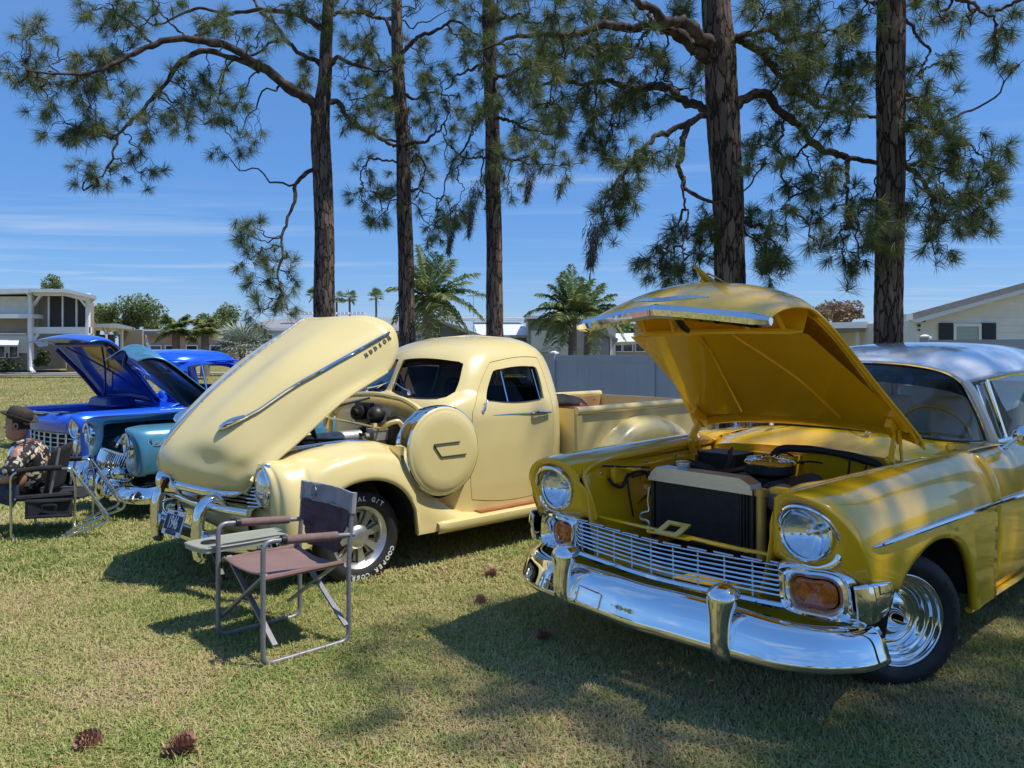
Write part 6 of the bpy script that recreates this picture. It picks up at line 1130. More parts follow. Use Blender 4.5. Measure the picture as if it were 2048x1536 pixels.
def leafblob(name, label, cat, c, rad, n, size, mat, seed, trunk=None, lobes=9, group=None, parent=None, kind=None):
    """foliage of small leaf faces filling several uneven lobes; optional trunk and limbs"""
    rng = np.random.default_rng(seed); c = np.array(c, float); rad = np.array(rad, float); base = np.array([c[0], c[1], float(gz(c[0], c[1]))]); root = thing(name, label, cat, tuple(base), 0, group)
    L_ = [c+rad*unit(rng.standard_normal(3))*(.25+.5*rng.random()) for _ in range(lobes)]; Rl = [rad*(.35+.3*rng.random()) for _ in range(lobes)]
    k = rng.integers(0, lobes, n); d = unit(rng.standard_normal((n, 3)))*(rng.random((n, 1))**.45); P = np.array(L_)[k]+np.array(Rl)[k]*d
    f = np.array([mn.noise(tuple(p*2.2/rad.max())) for p in P]); ok = f > -.18; P = P[ok]; n = len(P); P[:, 2] = np.maximum(P[:, 2], base[2]+.05)
    a = unit(rng.standard_normal((n, 3))); b = unit(np.cross(a, rng.standard_normal((n, 3)))); s = size*(.6+.8*rng.random((n, 1)))
    V = np.stack([P-a*s, P+b*s*.5, P+a*s, P-b*s*.5], 1).reshape(-1, 3)-base; tone = np.clip(.5+.22*rng.standard_normal(n)+.2*f[ok], 0, 1)
    fastmesh('foliage', V, (np.arange(n)*4)[:, None]+np.array([[0, 1, 2, 3]]), M[mat], root, np.repeat(tone, 4), 'stuff')
    if trunk:
        q = MB(); q.tube([(0, 0, -.1), tuple((c-base)*[.6, .6, .35]+[.1, 0, 0]), tuple((c-base)*[1, 1, .8])], [trunk, trunk*.8, trunk*.45], 8, 12); q.build('trunk', M['branch_bark'], root)
        for l in L_[:6]: q = MB(); q.tube([tuple((c-base)*[.8, .8, .5]), tuple((l-base)*.5+(c-base)*.4), tuple(l-base)], [trunk*.5, trunk*.3, trunk*.12], 6, 8); q.build('limb', M['branch_bark'], root)
    return root
leafblob('hedge', 'dark clipped hedge along the raised house wall at left edge', 'hedge', at(-30, 726, 40.5), (2.1, .7, .5), 5000, .07, 'hedge_leaf', 41, lobes=26)
leafblob('shrub', 'green shrub beside the white house post, left of the blue hood', 'shrub', at(88, 724, 40.8), (.42, .5, .55), 2200, .07, 'hedge_leaf', 42)
for i, (px, py, Y, rx, rz, n, lab) in enumerate([(250, 630, 70, 3.6, 1.7, 9000, 'broad green oak behind the small flat-roofed shelter'), (195, 632, 78, 2.2, 1.9, 5000, 'green oak just right of the screened porch'), (105, 572, 90, 1.5, 1.6, 2500, 'treetop poking above the porch roof'), (425, 652, 70, 1.9, 1.2, 4000, 'dark tree above the pair of small date palms'), (455, 640, 80, 1.8, 1.6, 3500, 'thin tree left of the shingled roof'), (300, 648, 85, 2.2, 1.1, 3500, 'low tree between the oak and the date palms')]):
    leafblob('oak_tree', lab, 'tree', at(px, py, Y), (rx, 1.8, rz), n, .13, 'oak_leaf', 50+i, trunk=.22, group='trees behind the houses')
leafblob('autumn_tree', 'rust and pink leaved tree above the white carport roof', 'tree', at(1690, 628, 45), (1.5, 1.3, .85), 4200, .10, 'rust_leaf', 60, trunk=.12, lobes=12)
leafblob('autumn_tree', 'small rusty tree just right of the yellow hood edge', 'tree', at(1635, 640, 42), (.8, .9, .75), 2400, .10, 'rust_leaf', 61, trunk=.10)
leafblob('oak_tree', 'dark tree behind the queen palms and white sunroom', 'tree', at(1250, 660, 50), (2.2, 1.6, .7), 4000, .12, 'oak_leaf', 62, trunk=.2)
# --- flat-roofed shelter, pink building
H4 = House('shelter', 'small flat white roofed shelter on posts right of raised house', 'shelter', 220, 50)
H4.part('roof', 'white_metal', lambda m: m.prism([(176, 648), (235, 647), (265, 654), (265, 659), (235, 656), (176, 654)], lambda a, b: at(a, b, 49.5), lambda a, b: sk(at(a, b, 49.5), 56)))
H4.box('wall', 'siding_tan', 190, 657, 240, 745, .2, 3)
for x in (183, 211, 239): H4.box('post', 'white_trim', x, 656, x+4, 745, .15, .1); H4.part('brace', 'white_trim', lambda m: m.bar(at(x+1, 668, 50), at(x-5, 657, 50), .08, .1, up=(0, 1, 0)))
H5 = House('pink_building', 'long low pink building with white roof edge behind the date palms', 'building', 330, 62)
H5.box('wall', 'pink_stucco', 240, 664, 480, 735, 6, .1); H5.box('roof', 'shingle_grey', 236, 661, 484, 672, 7, -.3); H5.box('fascia', 'white_trim', 236, 659, 484, 662.5, .2, -.45)
for x in (262, 300, 330, 372, 420): H5.window(x, 690, x+24, 708, w=2)
# --- shingled house in the middle
H6 = House('shingled_house', 'white house with grey shingled roof left of the leftmost tall trunk', 'house', 560, 38)
H6.box('wall', 'white_metal', 488, 655, 800, 740, 6, .6)
H6.part('roof', 'shingle_grey', lambda m: m.prism([(478, 656), (490, 632), (640, 626), (800, 630), (800, 662), (640, 662)], lambda a, b: (at(a, b, 38)[0], 38+max(0, 662-b)*.12, at(a, b, 38)[2]), lambda a, b: (at(a, b, 38)[0], 46, at(a, b, 38)[2]-.4)))
H6.box('fascia', 'white_trim', 478, 656, 800, 661, .15, -.12)
H6.part('roof_tile', 'white_metal', lambda m: [fb(m, 570+k*8, 624, 576+k*8, 629, 40, .3) for k in range(20)], kind='stuff')
H6.window(520, 668, 548, 690, w=2, ny=1)
# --- green gabled house
H7 = House('gable_cottage', 'grey-green gabled cottage with white grid window behind the queen palm', 'house', 870, 32)
H7.part('wall', 'siding_green', lambda m: m.prism([(782, 672), (870, 641), (962, 676), (962, 760), (782, 760)], lambda a, b: at(a, b, 32.06), lambda a, b: sk(at(a, b, 32.06), 38)))
H7.boards('siding_green', 784, 650, 960, 735, 4.5, clip=lambda a, b, y: (max(a, 870-(y-640)*2.7), min(b, 870+(y-640)*2.5)), off=.05)
for P in ([(772, 672), (870, 636), (870, 641), (776, 677)], [(870, 636), (975, 674), (970, 680), (870, 641)]): H7.part('roof', 'shingle_grey', lambda m: m.prism(P, lambda a, b: at(a, b, 31.7), lambda a, b: sk(at(a, b, 31.7), 38)))
H7.window(825, 653, 851, 666, w=1.5); H7.window(865, 654, 880, 666, w=1.5); H7.window(826, 667, 852, 700, nx=2, ny=2, w=1.6); H7.window(866, 668, 884, 700, nx=1, ny=2, w=1.6); H7.window(912, 672, 945, 700, 'window_blind', w=2)
H8 = House('white_roof_house', 'house with wide white sloped metal roof between two tall trunks', 'house', 1010, 34)
H8.box('wall', 'siding_grey', 955, 670, 1075, 750, 5, .5)
H8.part('roof', 'white_metal', lambda m: m.prism([(940, 640), (1042, 640), (1070, 670), (955, 670)], lambda a, b: (at(a, b, 34)[0], 34+(670-b)*.1, at(a, b, 34)[2]), lambda a, b: (at(a, b, 34)[0], 34.1+(670-b)*.1, at(a, b, 34)[2]-.12)))
H8.part('ridge_roof', 'white_metal', lambda m: [fb(m, 900, 634, 1060, 637, 37, 1.), fb(m, 900, 638, 1060, 641, 36.5, .5)]); H8.window(985, 678, 1020, 700, w=2)
H9 = House('long_house', 'grey two-tone sided house with flat white roof edge behind the palms', 'house', 1130, 31)
H9.box('wall', 'siding_grey', 1056, 640, 1232, 760, 5, .1); H9.box('roof', 'white_metal', 1050, 632, 1200, 638, 5.5, -.4); H9.box('upper_wall', 'siding_green', 1058, 639, 1196, 661, .1, .02)
H9.boards('siding_cream', 1062, 661, 1184, 735, 5, off=.04); H9.box('drainpipe', 'white_trim', 1151, 655, 1153.5, 735, .08, -.1)
H9.part('gable', 'siding_grey', lambda m: m.prism([(1170, 663), (1200, 660), (1228, 676), (1228, 760), (1170, 760)], lambda a, b: at(a, b, 30.6), lambda a, b: sk(at(a, b, 30.6), 34)))
H9.boards('siding_grey', 1180, 676, 1218, 735, 5, Y=30.55)
H9.box('corner_board', 'white_trim', 1217, 672, 1221, 735, .1, -.5); H9.part('gable_roof', 'shingle_grey', lambda m: m.prism([(1166, 661), (1200, 657), (1234, 676), (1230, 680), (1200, 662)], lambda a, b: at(a, b, 30.4), lambda a, b: sk(at(a, b, 30.4), 34)))
H10 = House('sunroom', 'glazed sunroom with flat white roof seen left of the yellow hood', 'sunroom', 1260, 33)
H10.part('roof', 'white_metal', lambda m: m.prism([(1196, 665), (1290, 664), (1300, 682), (1224, 684)], lambda a, b: (at(a, b, 33)[0], 33+(684-b)*.1, at(a, b, 33)[2]), lambda a, b: (at(a, b, 33)[0], 33.2+(684-b)*.1, at(a, b, 33)[2]-.15)))
H10.box('wall', 'siding_grey', 1222, 684, 1330, 760, 3, .3)
for x in (1225, 1247, 1272, 1297): H10.window(x, 685, x+21, 704, w=1.6, off=.25)
# small tool shed roof by the fence post
H11 = House('shed', 'small peaked shed roof just above the fence post by the cab', 'shed', 1105, 24)
H11.part('roof', 'shingle_grey', lambda m: m.prism([(1080, 700), (1098, 691), (1121, 705), (1118, 709), (1098, 696), (1080, 706)], lambda a, b: at(a, b, 24), lambda a, b: sk(at(a, b, 24), 26))); H11.box('wall', 'siding_grey', 1082, 704, 1116, 760, 1.5, .1)
# --- palms
def frond_mesh(c, tip, up, rng, nl=46, ll=.42, sagl=.55, w=.016, tone=.6):
    c, tip = np.array(c, float), np.array(tip, float); L_ = np.linalg.norm(tip-c); ctrl = c+(tip-c)*.5+np.array([0, 0, up*L_]); t = np.linspace(0, 1, 26)[:, None]; R_ = (1-t)**2*c+2*t*(1-t)*ctrl+t**2*tip
    V, F, T = [], [], []; tt = np.linspace(.12, 1, nl)
    for x in tt:
        i = x*25; k = min(int(i), 24); p = R_[k]+(R_[k+1]-R_[k])*(i-k); tg = unit(R_[k+1]-R_[k]); sd = unit(np.cross(tg, [0, 0, 1])+1e-6)
        for sgn in (1, -1):
            l = ll*math.sin(PI*(.10+.86*x))**.6*(.8+.4*rng.random()); d = unit(sd*sgn*(.75+.3*rng.random())+tg*.55+np.array([0, 0, .35*rng.random()])); m_ = p+d*l*.5; e = m_+unit(d+np.array([0, 0, -sagl*(1+rng.random())]))*l*.55; wd = unit(np.cross(d, rng.standard_normal(3)))*w
            o = len(V); V += [p-wd*.5, p+wd*.5, m_+wd, m_-wd, e]; F += [(o, o+1, o+2, o+3), (o+3, o+2, o+4, o+4)]; T += [np.clip(tone+.2*rng.standard_normal(), 0, 1)]*5
    return R_, V, F, T
def palm(name, label, base, crown, fronds, tr, seed, ll=.45, mat='palm_leaf', group=None, w=.024):
    rng = np.random.default_rng(seed); base = np.array(base, float); crown = np.array(crown, float); root = thing(name, label, 'palm', tuple(base), 0, group)
    q = MB(); q.tube([(0, 0, -.2), tuple((crown-base)*.5), tuple(crown-base)], [tr*1.15, tr, tr*.85], 12, 24); q.build('trunk', M['palm_trunk'], root)
    for (tip, up, tone) in fronds:
        R_, V, F, T = frond_mesh(crown-base, np.array(tip)-base, up, rng, ll=ll, tone=tone, w=w); q = MB(); q.tube(R_, np.linspace(tr*.13+.006, .003, len(R_)), 4); n0 = len(q.V); q.add(V, [tuple(dict.fromkeys(f)) for f in F])
        o = q.build('frond', M[mat], root, smooth=False); a = o.data.attributes.new('tone', 'FLOAT', 'POINT'); a.data.foreach_set('value', np.r_[np.full(n0, .3), T].astype(np.float32))
YP = 27.; c = at(858, 598, YP)
def fr(px, py, dy, up, tone=.6): return (at(px, py, YP+dy), up, tone)
palm('queen_palm', 'taller leaning queen palm rising behind the cream cab roof', at(848, 770, YP), c, [fr(836, 492, .2, .16, .75), fr(868, 505, -.3, .06, .7), fr(880, 512, .5, .05, .6), fr(958, 548, -.3, .16, .7), fr(938, 566, .8, .12, .6), fr(966, 640, -.5, .30, .7), fr(948, 690, .3, .42, .5), fr(775, 582, .2, .22, .7), fr(786, 648, .3, .34, .5), fr(800, 606, -.6, .2, .6), fr(850, 700, -1.2, .34, .35), fr(832, 560, -.9, .1, .55), fr(820, 530, .6, .12, .65), fr(905, 600, -1.2, .2, .5), fr(918, 660, .8, .30, .5), fr(900, 540, .4, .1, .6), fr(872, 690, .9, .4, .3), fr(846, 520, .9, .08, .6), fr(905, 520, -.8, .12, .65), fr(925, 585, .2, .18, .7), fr(815, 560, -.3, .2, .7), fr(800, 620, .6, .3, .6), fr(890, 640, -1., .3, .5), fr(985, 600, .2, .26, .75), fr(826, 660, .2, .4, .5)], .19, 71, ll=.62)
YP = 26.; c = at(1146, 632, YP)
palm('queen_palm', 'fuller queen palm whose top spike rises left of the yellow hood', at(1144, 790, YP), c, [fr(1142, 530, .1, .03, .55), fr(1126, 545, -.3, .08, .6), fr(1118, 558, .4, .14, .65), fr(1100, 570, -.2, .2, .75), fr(1072, 590, .1, .26, .8), fr(1050, 632, .2, .30, .7), fr(1090, 690, -.4, .42, .5), fr(1110, 716, -.8, .46, .6), fr(1075, 668, .5, .36, .55), fr(1185, 560, .4, .14, .6), fr(1205, 580, -.3, .2, .8), fr(1225, 600, .1, .22, .75), fr(1236, 640, .5, .28, .6), fr(1200, 650, -.9, .2, .5), fr(1120, 640, -1.2, .2, .45), fr(1165, 590, -1.1, .12, .75), fr(1160, 555, .7, .08, .6), fr(1100, 610, 1.0, .2, .6), fr(1190, 620, 1.1, .2, .6), fr(1085, 610, -.6, .24, .8), fr(1060, 655, .4, .34, .7), fr(1215, 665, .3, .36, .6), fr(1130, 690, .4, .44, .45), fr(1170, 570, -.7, .1, .7), fr(1115, 590, .7, .18, .7)], .15, 72, ll=.52)
c = at(1178, 622, 28); YP = 28.
palm('queen_palm', 'queen palm with yellow hanging dead frond, partly behind the yellow hood', at(1174, 790, YP), c, [fr(1180, 548, 0, .05, .6), fr(1205, 568, .3, .14, .75), fr(1232, 590, -.2, .2, .7), fr(1240, 620, .3, .26, .7), fr(1250, 680, .1, .44, .5), fr(1190, 708, -.6, .50, .05), fr(1130, 600, .4, .2, .6), fr(1150, 575, -.4, .12, .65), fr(1215, 650, -.8, .24, .5), fr(1262, 655, .6, .34, .55)], .16, 73, ll=.5)
def fan(name, label, base, crown, rad, n, tr, seed, mat='palm_leaf', group=None, leafl=.5, up=.2):
    rng = np.random.default_rng(seed); base = np.array(base, float); crown = np.array(crown, float); root = thing(name, label, 'palm', tuple(base), 0, group); q = MB(); q.tube([(0, 0, -.2), tuple((crown-base)*.5+[.05, 0, 0]), tuple(crown-base)], [tr*1.1, tr, tr*.9], 8, 10); q.build('trunk', M['palm_trunk'], root)
    for k in range(n):
        d = unit(rng.standard_normal(3)*[1, 1, .8]+[0, 0, up]); h = crown-base+d*rad*.55; q = MB(); T = []; q.tube([tuple(crown-base), tuple(h)], tr*.08+.005, 4); T += [.3]*len(q.V)
        s1 = unit(np.cross(d, [0, 0, 1.])+1e-6); s2 = np.cross(s1, d)
        for a in np.linspace(-1.9, 1.9, 15):
            e = unit(d*math.cos(a)+s1*math.sin(a)+.15*s2); p1 = h+e*rad*leafl*.6; p2 = p1+unit(e+[0, 0, -.5])*rad*leafl*.5; w = unit(np.cross(e, s2))*rad*.035; o = len(q.V); q.add([h, p1-w, p2, p1+w], [(0, 1, 2, 3)]); T += [np.clip(.55+.25*rng.standard_normal(), 0, 1)]*4
        o = q.build('leaf', M[mat], root, smooth=False); a = o.data.attributes.new('tone', 'FLOAT', 'POINT'); a.data.foreach_set('value', np.array(T, np.float32))
for i, (px, py, lab) in enumerate([(628, 590, 'far fan palm left of the leftmost tall trunk'), (673, 596, 'far fan palm just right of the leftmost tall trunk'), (699, 595, 'far fan palm, second right of the leftmost tall trunk'), (752, 593, 'far fan palm alone left of the slender second trunk')]):
    fan('fan_palm', lab, at(px, 705, 110), at(px, py, 110), 1.35, 26, .16, 80+i, group='distant fan palms', up=.25)
for i, (px, py, r, lab) in enumerate([(352, 664, 1.15, 'rounder date palm behind the blue pickup hood'), (410, 668, .95, 'browner date palm above the blue pickup cab roof')]):
    YP = 38.; rng = np.random.default_rng(90+i); c = np.array(at(px, py, YP)); F_ = []
    for k in range(36):
        a = k*2.4; el = -.6+1.9*((k*.7548+.1*i) % 1); e = c+np.array([math.cos(a)*math.cos(el), .8*math.sin(a)*math.cos(el), math.sin(el)*.85])*r; F_.append((tuple(e), .18, .30+.35*rng.random()-.15*i))
    palm('date_palm', lab, at(px, 745, YP), c, F_, .2, 95+i, ll=.40, group='date palms by the far lawn', w=.022)
fan('silver_palm', 'silvery low fan palm right of the blue cab roof', at(482, 735, 24), at(482, 700, 24), .75, 34, .10, 99, mat='silver_leaf', leafl=.8, up=.45)
# antenna mast beside the palm
an = MB(); b_ = at(947, 700, 40); an.tube([(0, 0, -1), (0, 0, at(947, 580, 40)[2]-b_[2])], .03, 6); h_ = at(947, 592, 40)[2]-b_[2]; an.bar((-.35, 0, h_), (.4, 0, h_+.03), .04, .04)
for k in range(6): an.bar((-.3+.13*k, -.3, h_+.01), (-.3+.13*k, .3, h_+.01), .015, .015)
o = an.build('antenna', M['steel'], None, smooth=False); o.location = b_; tag(o, 'thin rooftop aerial mast right of the leaning queen palm', 'antenna')
# curb and path on the far lawn
q = MB(); q.box((at(105, 742, 39)[0]-1, 39.2, .26), (16, .5, .08)); q.box((at(500, 730, 40)[0], 41, .3), (30, .9, .06)); tag(q.build('path', M['concrete'], smooth=False), kind='structure')
# moss hanging from the pines
leafmat('moss', [(0, (.10, .09, .07)), (1, (.20, .19, .16))], .2)
for i, (px, py0, py1, Y, lab) in enumerate([(1066, 325, 400, 14.6, 'moss strand hanging from foliage right of the moss-hung trunk'), (950, 365, 472, 14.5, 'thick moss strand hanging just left of the moss-hung trunk'), (910, 420, 505, 15.2, 'thin moss strand hanging between the two slender trunks'), (1193, 445, 528, 9.7, 'moss strand hanging above the taller hood, left of the thickest trunk'), (1130, 345, 392, 14.4, 'wispy short moss hanging above the fuller queen palm')]):
    rng = np.random.default_rng(200+i); p0, p1 = np.array(at(px, py0, Y)), np.array(at(px-14, py1, Y)); n = 460 if i != 4 else 130; t = rng.random(n)[:, None]**.8; P = p0+(p1-p0)*t+rng.standard_normal((n, 3))*.07*(1-t*.8); d = unit(rng.standard_normal((n, 3))*.5+[0, 0, -1.2]); s = unit(np.cross(d, rng.standard_normal((n, 3))))*.007; l = .10+.12*rng.random((n, 1))
    V = np.stack([P-s, P+s, P+d*l], 1).reshape(-1, 3)-p0; o = fastmesh('hanging_moss', V, (np.arange(n)*3)[:, None]+np.array([[0, 1, 2]]), M['moss'], None, np.repeat(rng.random(n), 3)); o.location = p0; tag(o, lab, 'moss', 'moss hanging from the pines')
# trees on the lawn behind the camera (seen in the chrome)
for i, (x, y, r, h, lab) in enumerate([(-22, -38, 5, 4, 'oak behind the photographer, mirrored in the chrome left of the middle'), (-6, -46, 6, 4.5, 'tallest oak far behind the photographer'), (12, -42, 6, 4, 'oak straight behind the yellow car nose, on the far lawn'), (28, -34, 6, 5, 'broad oak behind and right of the photographer'), (-40, -24, 5, 4, 'oak on the lawn behind the seated man'), (-52, 0, 5, 4, 'lone oak far out beyond the left edge of the lawn')]):
    leafblob('oak_tree', lab, 'tree', (x, y, h), (r, 3, h*.75), 1600, .55, 'oak_leaf', 300+i, trunk=.3, group='oaks on the lawn behind the photographer')
# ================================================================ teal car
tc_ = thing('teal_car', 'teal vintage car with chrome toothed grille, nose hidden partly by the cream hood', 'car', (-3.40, 7.94, float(gz(-3.4, 7.94))), HEAD)
TP = M['teal_paint']
def t_wb(u): return .44+max(0, u-.5)*.1 if u > .43 else (archw(u, 0, .50, .40, .26) if u > -.5 else .25)
def t_sec(u):
    wb = t_wb(u); vi = interp(u, [-.9, 0, .6], [.62, .54, .47])
    return [(u, vi, .80), (u, vi+.02, .825), (u, .60, .862), (u, .72, .858), (u, .80, .82), (u, .84, .74), (u, .862, .66), (u, .868, wb+(.66-wb)*.5), (u, .862, wb+.04), (u, .855, wb)]
T_OUT = [(.60, .475, .77), (.635, .50, .80), (.69, .58, .835), (.715, .66, .832), (.70, .74, .80), (.67, .79, .73), (.65, .812, .64), (.645, .815, .55), (.64, .81, .47), (.64, .80, .42)]
secs = [crs(t_sec(u), 26) for u in sorted(set(list(np.linspace(-.9, -.5, 6))+list(np.linspace(-.49, .425, 34))+[.44, .48, .52]))]
o0 = crs(T_OUT, 26); sE = secs[-1]
for t in (.2, .4, .6, .75, .88, 1.): secs.append(sE+(o0-sE)*np.array([[math.sin(t*PI/2), 1-math.cos(t*PI/2), 1-math.cos(t*PI/2)]]))
TF = np.array(secs); TFACE = face_loft(None, (.655, .685), .66, .10, .10, bulge=.02, first=o0, rest=[T_OUT[-1], (.66, .70, .41), (.67, .58, .42), (.66, .50, .47), (.62, .465, .58), (.60, .47, .70), T_OUT[0]])
for s in (1, -1):
    shell('front_fender', TF, TFACE, TP, tc_, s)
    Mx = frame((.668, s*.655, .685), (1, 0, .02), (0, 1, 0)); q = MB(); q.lathe([(-.05, .112), (.0, .112), (.035, .108), (.04, .10), (.015, .094)], Mx, 32); q.tube([tuple(Mx @ Vector((.05, .108*math.cos(a), .108*math.sin(a)))) for a in np.linspace(.1, PI-.1, 14)], .010, 6); hl = q.build('headlight', CH, tc_)
    q = MB(); q.lathe([(.042, .0001), (.038, .04), (.026, .075), (.01, .096)], Mx, 28); q.build('lens', M['lamp_glass'], hl); q = MB(); q.lathe([(.005, .096), (-.02, .07), (-.035, .035), (-.04, .0001)], Mx, 28); q.build('reflector', M['lamp_reflector'], hl)
    q = MB(); q.tube([(.60, s*.835, .625), (.4, s*.872, .622), (-.5, s*.876, .615), (-.9, s*.876, .61)], [.004, .009, .009, .009], 6, 20); q.build('side_trim', CH, tc_)
    q = MB(); q.tube([(.61, s*.842, .36), (.3, s*.872, .36)], .003, 4); q.build('seam', M['dark_void'], tc_)
    wh = [[(.52*math.cos(a), s*v, .25+.42*math.sin(a)) for v in (.85, .5)] for a in np.linspace(.10, PI-.10, 16)]; grid('wheel_house', wh, M['dark_void'], tc_, thick=.004)
    q = MB(); q.lathe([(-.02, .001), (-.02, .05), (.03, .07), (.07, .055), (.10, .03), (.11, .001)], frame((.70, s*.50, .42), (1, s*.5, .2), (0, 0, 1)), 20); q.build('parking_lamp', CH, tc_)
    q = MB(); q.tube([(.76, s*.33, .16), (.81, s*.33, .20), (.83, s*.33, .28), (.81, s*.33, .38), (.76, s*.33, .42), (.72, s*.33, .40)], [.03, .05, .056, .056, .05, .02], 12, 20); q.build('bumper_guard', CH, tc_)
    P = np.array([crs(t_sec2, 18) for t_sec2 in [[(u, .62, .93), (u, .74, .90), (u, .82, .82), (u, .862, .70), (u, .868, .5), (u, .85, .25)] for u in np.linspace(-.9, -4.1, 14)]]); P = P if s > 0 else mirror_v(P); grid('body_side', P, TP, tc_, thick=.01, angle=60)
q = MB(); txt = 'Deluxe'
V, F = textmesh('Dinner', .07, .003, .002); q.add([(.52-v[0]*1.3, .872-.02*abs(v[0]), .735+v[1]*.75+.0) for v in V], F) if False else None
# chrome script: a flowing line on the fender
q = MB(); x = np.linspace(0, 1, 60); q.tube([(.58-.24*t, .845+.022*min(1, t*3), .715+.016*math.sin(t*28)+(.03 if t < .12 else 0)*math.sin(t*26)) for t in x], .0045, 5); q.tube([(.60-.25*t, .835+.03*min(1, t*3), .697) for t in np.linspace(0, .9, 10)], .003, 5); q.build('fender_script', CH, tc_)
BL = crs([(.45, -.88, .26), (.60, -.85, .25), (.70, -.68, .24), (.755, -.4, .235), (.775, 0, .235), (.755, .4, .235), (.70, .68, .24), (.60, .85, .25), (.45, .88, .26)], 44); T_ = np.gradient(BL, axis=0); G = []
for i in range(44):
    o = np.cross(T_[i], [0, 0, 1.]); o /= np.linalg.norm(o); o = o if o @ (BL[i]-np.array([-.3, 0, .24])) > 0 else -o
    G.append([BL[i]+o*a+np.array([0, 0, b]) for a, b in crs([(-.07, .05), (-.05, .085), (-.02, .075), (.02, .03), (.035, -.02), (.03, -.06), (.0, -.08), (-.03, -.07)], 14)])
grid('bumper', G, CH, tc_, thick=.004, angle=70)
q = MB(); q.box((.80, -.05, .27), (.05, .14, .16)); o = q.build('bumper_center', CH, tc_); bv = o.modifiers.new('b', 'BEVEL'); bv.width = .02; bv.segments = 3
gfr = MB(); gfr.tube([(.62, -.50, .36), (.70, -.3, .335), (.72, 0, .33), (.70, .3, .335), (.62, .50, .36), (.595, .52, .45), (.60, .48, .545), (.66, .28, .575), (.68, 0, .585), (.66, -.28, .575), (.60, -.48, .545), (.595, -.52, .45)], .014, 8, 70, closed=True); gr_ = gfr.build('grille', CH, tc_)
for k in range(26):
    v = -.47+.94*k/25; d = (v/.5)**2; q = MB(); q.tube([(.712-.09*d, v, .345), (.735-.09*d, v*1.0, .44), (.69-.08*d, v*.98, .57)], .0085, 6, 8, flat=.7); q.build('grille_bar', CH, gr_)
for k in range(4):
    for j in range(4): q = MB(); q.lathe([(0, .010), (.008, .008), (.010, .0001)], frame((.742-.09*((.10+.09*k)/.5)**2, .10+.09*k, .37+j*.04), (1, 0, 0), (0, 0, 1)), 8); q.build('grille_stud', M['plate_white'], gr_)
q = MB(); q.box((.56, 0, .48), (.02, .95, .3)); q.box((-.1, 0, .33), (1.2, 1.0, .03)); q.build('radiator', M['dark_void'], tc_, smooth=False)  # near-black sheets behind the grille and under the engine
q = MB(); q.box((.30, 0, .62), (.06, .55, .34)); q.box((-.15, 0, .55), (.6, .4, .3)); q.bar((.58, .12, .60), (.58, .12, .72), .02, .02); q.build('engine', M['black_engine'], tc_, smooth=False)
grid('radiator_cover', loft([[(.60, v, .60), (.55, v, .70), (.40, v, .80)] for v in (-.1, -.02)], 6, 8), CH, tc_, thick=.004)
HRt, HAt = np.array([-.29, 0, .955]), R(38)
def tp_(s_, v, h): return (HRt[0]+s_*math.cos(HAt)-h*math.sin(HAt), v, HRt[2]+s_*math.sin(HAt)+h*math.cos(HAt))
TC = [(0, .05), (.4, .075), (.75, .10), (.92, .085), (1.00, .03), (1.03, -.05)]; TE = [(0, .66, -.02), (.4, .64, -.01), (.75, .61, .0), (.88, .58, -.03), (.95, .55, -.09), (.98, .52, -.15)]; rows = []
for (sc, hc), (se, ve, he) in zip(TC, TE):
    row = [(sc+(se-sc)*f**1.5, ve*f, hc+(he-hc)*d) for f, d in [(0, 0), (.2, .12), (.38, .42), (.58, .72), (.8, .82), (.95, .93), (1, 1)]]; row = [(a, -b, c) for a, b, c in row[:0:-1]]+row; rows.append([tp_(*p) for p in row])
TH = loft(rows, 36, 41); th = grid('hood', TH, TP, tc_, thick=.012, off=1, angle=60)
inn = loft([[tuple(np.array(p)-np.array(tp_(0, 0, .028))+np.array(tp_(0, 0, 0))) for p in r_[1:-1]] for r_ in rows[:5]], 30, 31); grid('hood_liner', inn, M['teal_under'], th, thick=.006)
q = MB(); q.tube([tp_(.55, f*.3, .05) for f in np.linspace(-1.5, 1.5, 7)], .02, 6); q.tube([tp_(.98, .0, -.06), tp_(.95, .02, -.14), tp_(.93, .02, -.16)], .02, 6); q.build('hood_latch', M['black_engine'], th)
q = MB(); q.tube([tp_(.78, 0, .095), tp_(.84, 0, .11), tp_(.90, 0, .15), tp_(.96, 0, .205)], [.02, .022, .016, .006], 8, 10, flat=.7); q.build('hood_ornament', CH, th)
q = MB(); q.tube([tp_(.97, v, .045-.3*abs(v)) for v in np.linspace(-.16, .16, 9)], [.003]+[.014]*7+[.003], 6); q.build('hood_emblem', CH, th)
# greenhouse with beige roof
CW2 = [.86, .92, .97, 1.05, 1.2, 1.33, 1.40, 1.45, 1.48, 1.495, 1.50]
def t_ring(w, n=64):
    uf = interp(w, CW2, [-.78, -.82, -.90, -1.0, -1.17, -1.33, -1.45, -1.62, -1.85, -2.05, -2.3]); ur = interp(w, CW2, [-3.9, -3.8, -3.72, -3.66, -3.52, -3.36, -3.22, -3.0, -2.8, -2.6, -2.4]); hv = interp(w, CW2, [.80, .79, .78, .755, .69, .63, .58, .50, .38, .25, .05]); rc = .22*min(1, hv/.5); L = uf-ur
    h = [(uf, 0), (uf-.2*rc, .4*hv), (uf-.55*rc, .75*hv), (uf-rc-.03*L, .95*hv), (uf-rc-.1*L, hv), (ur+.3*L, hv), (ur+.12*L, .96*hv), (ur+.04*L, .8*hv), (ur+.01*L, .4*hv), (ur, 0)]; return crs([(a, b, w) for a, b in h+[(a, -b) for a, b in h[-2:0:-1]]], n, True)
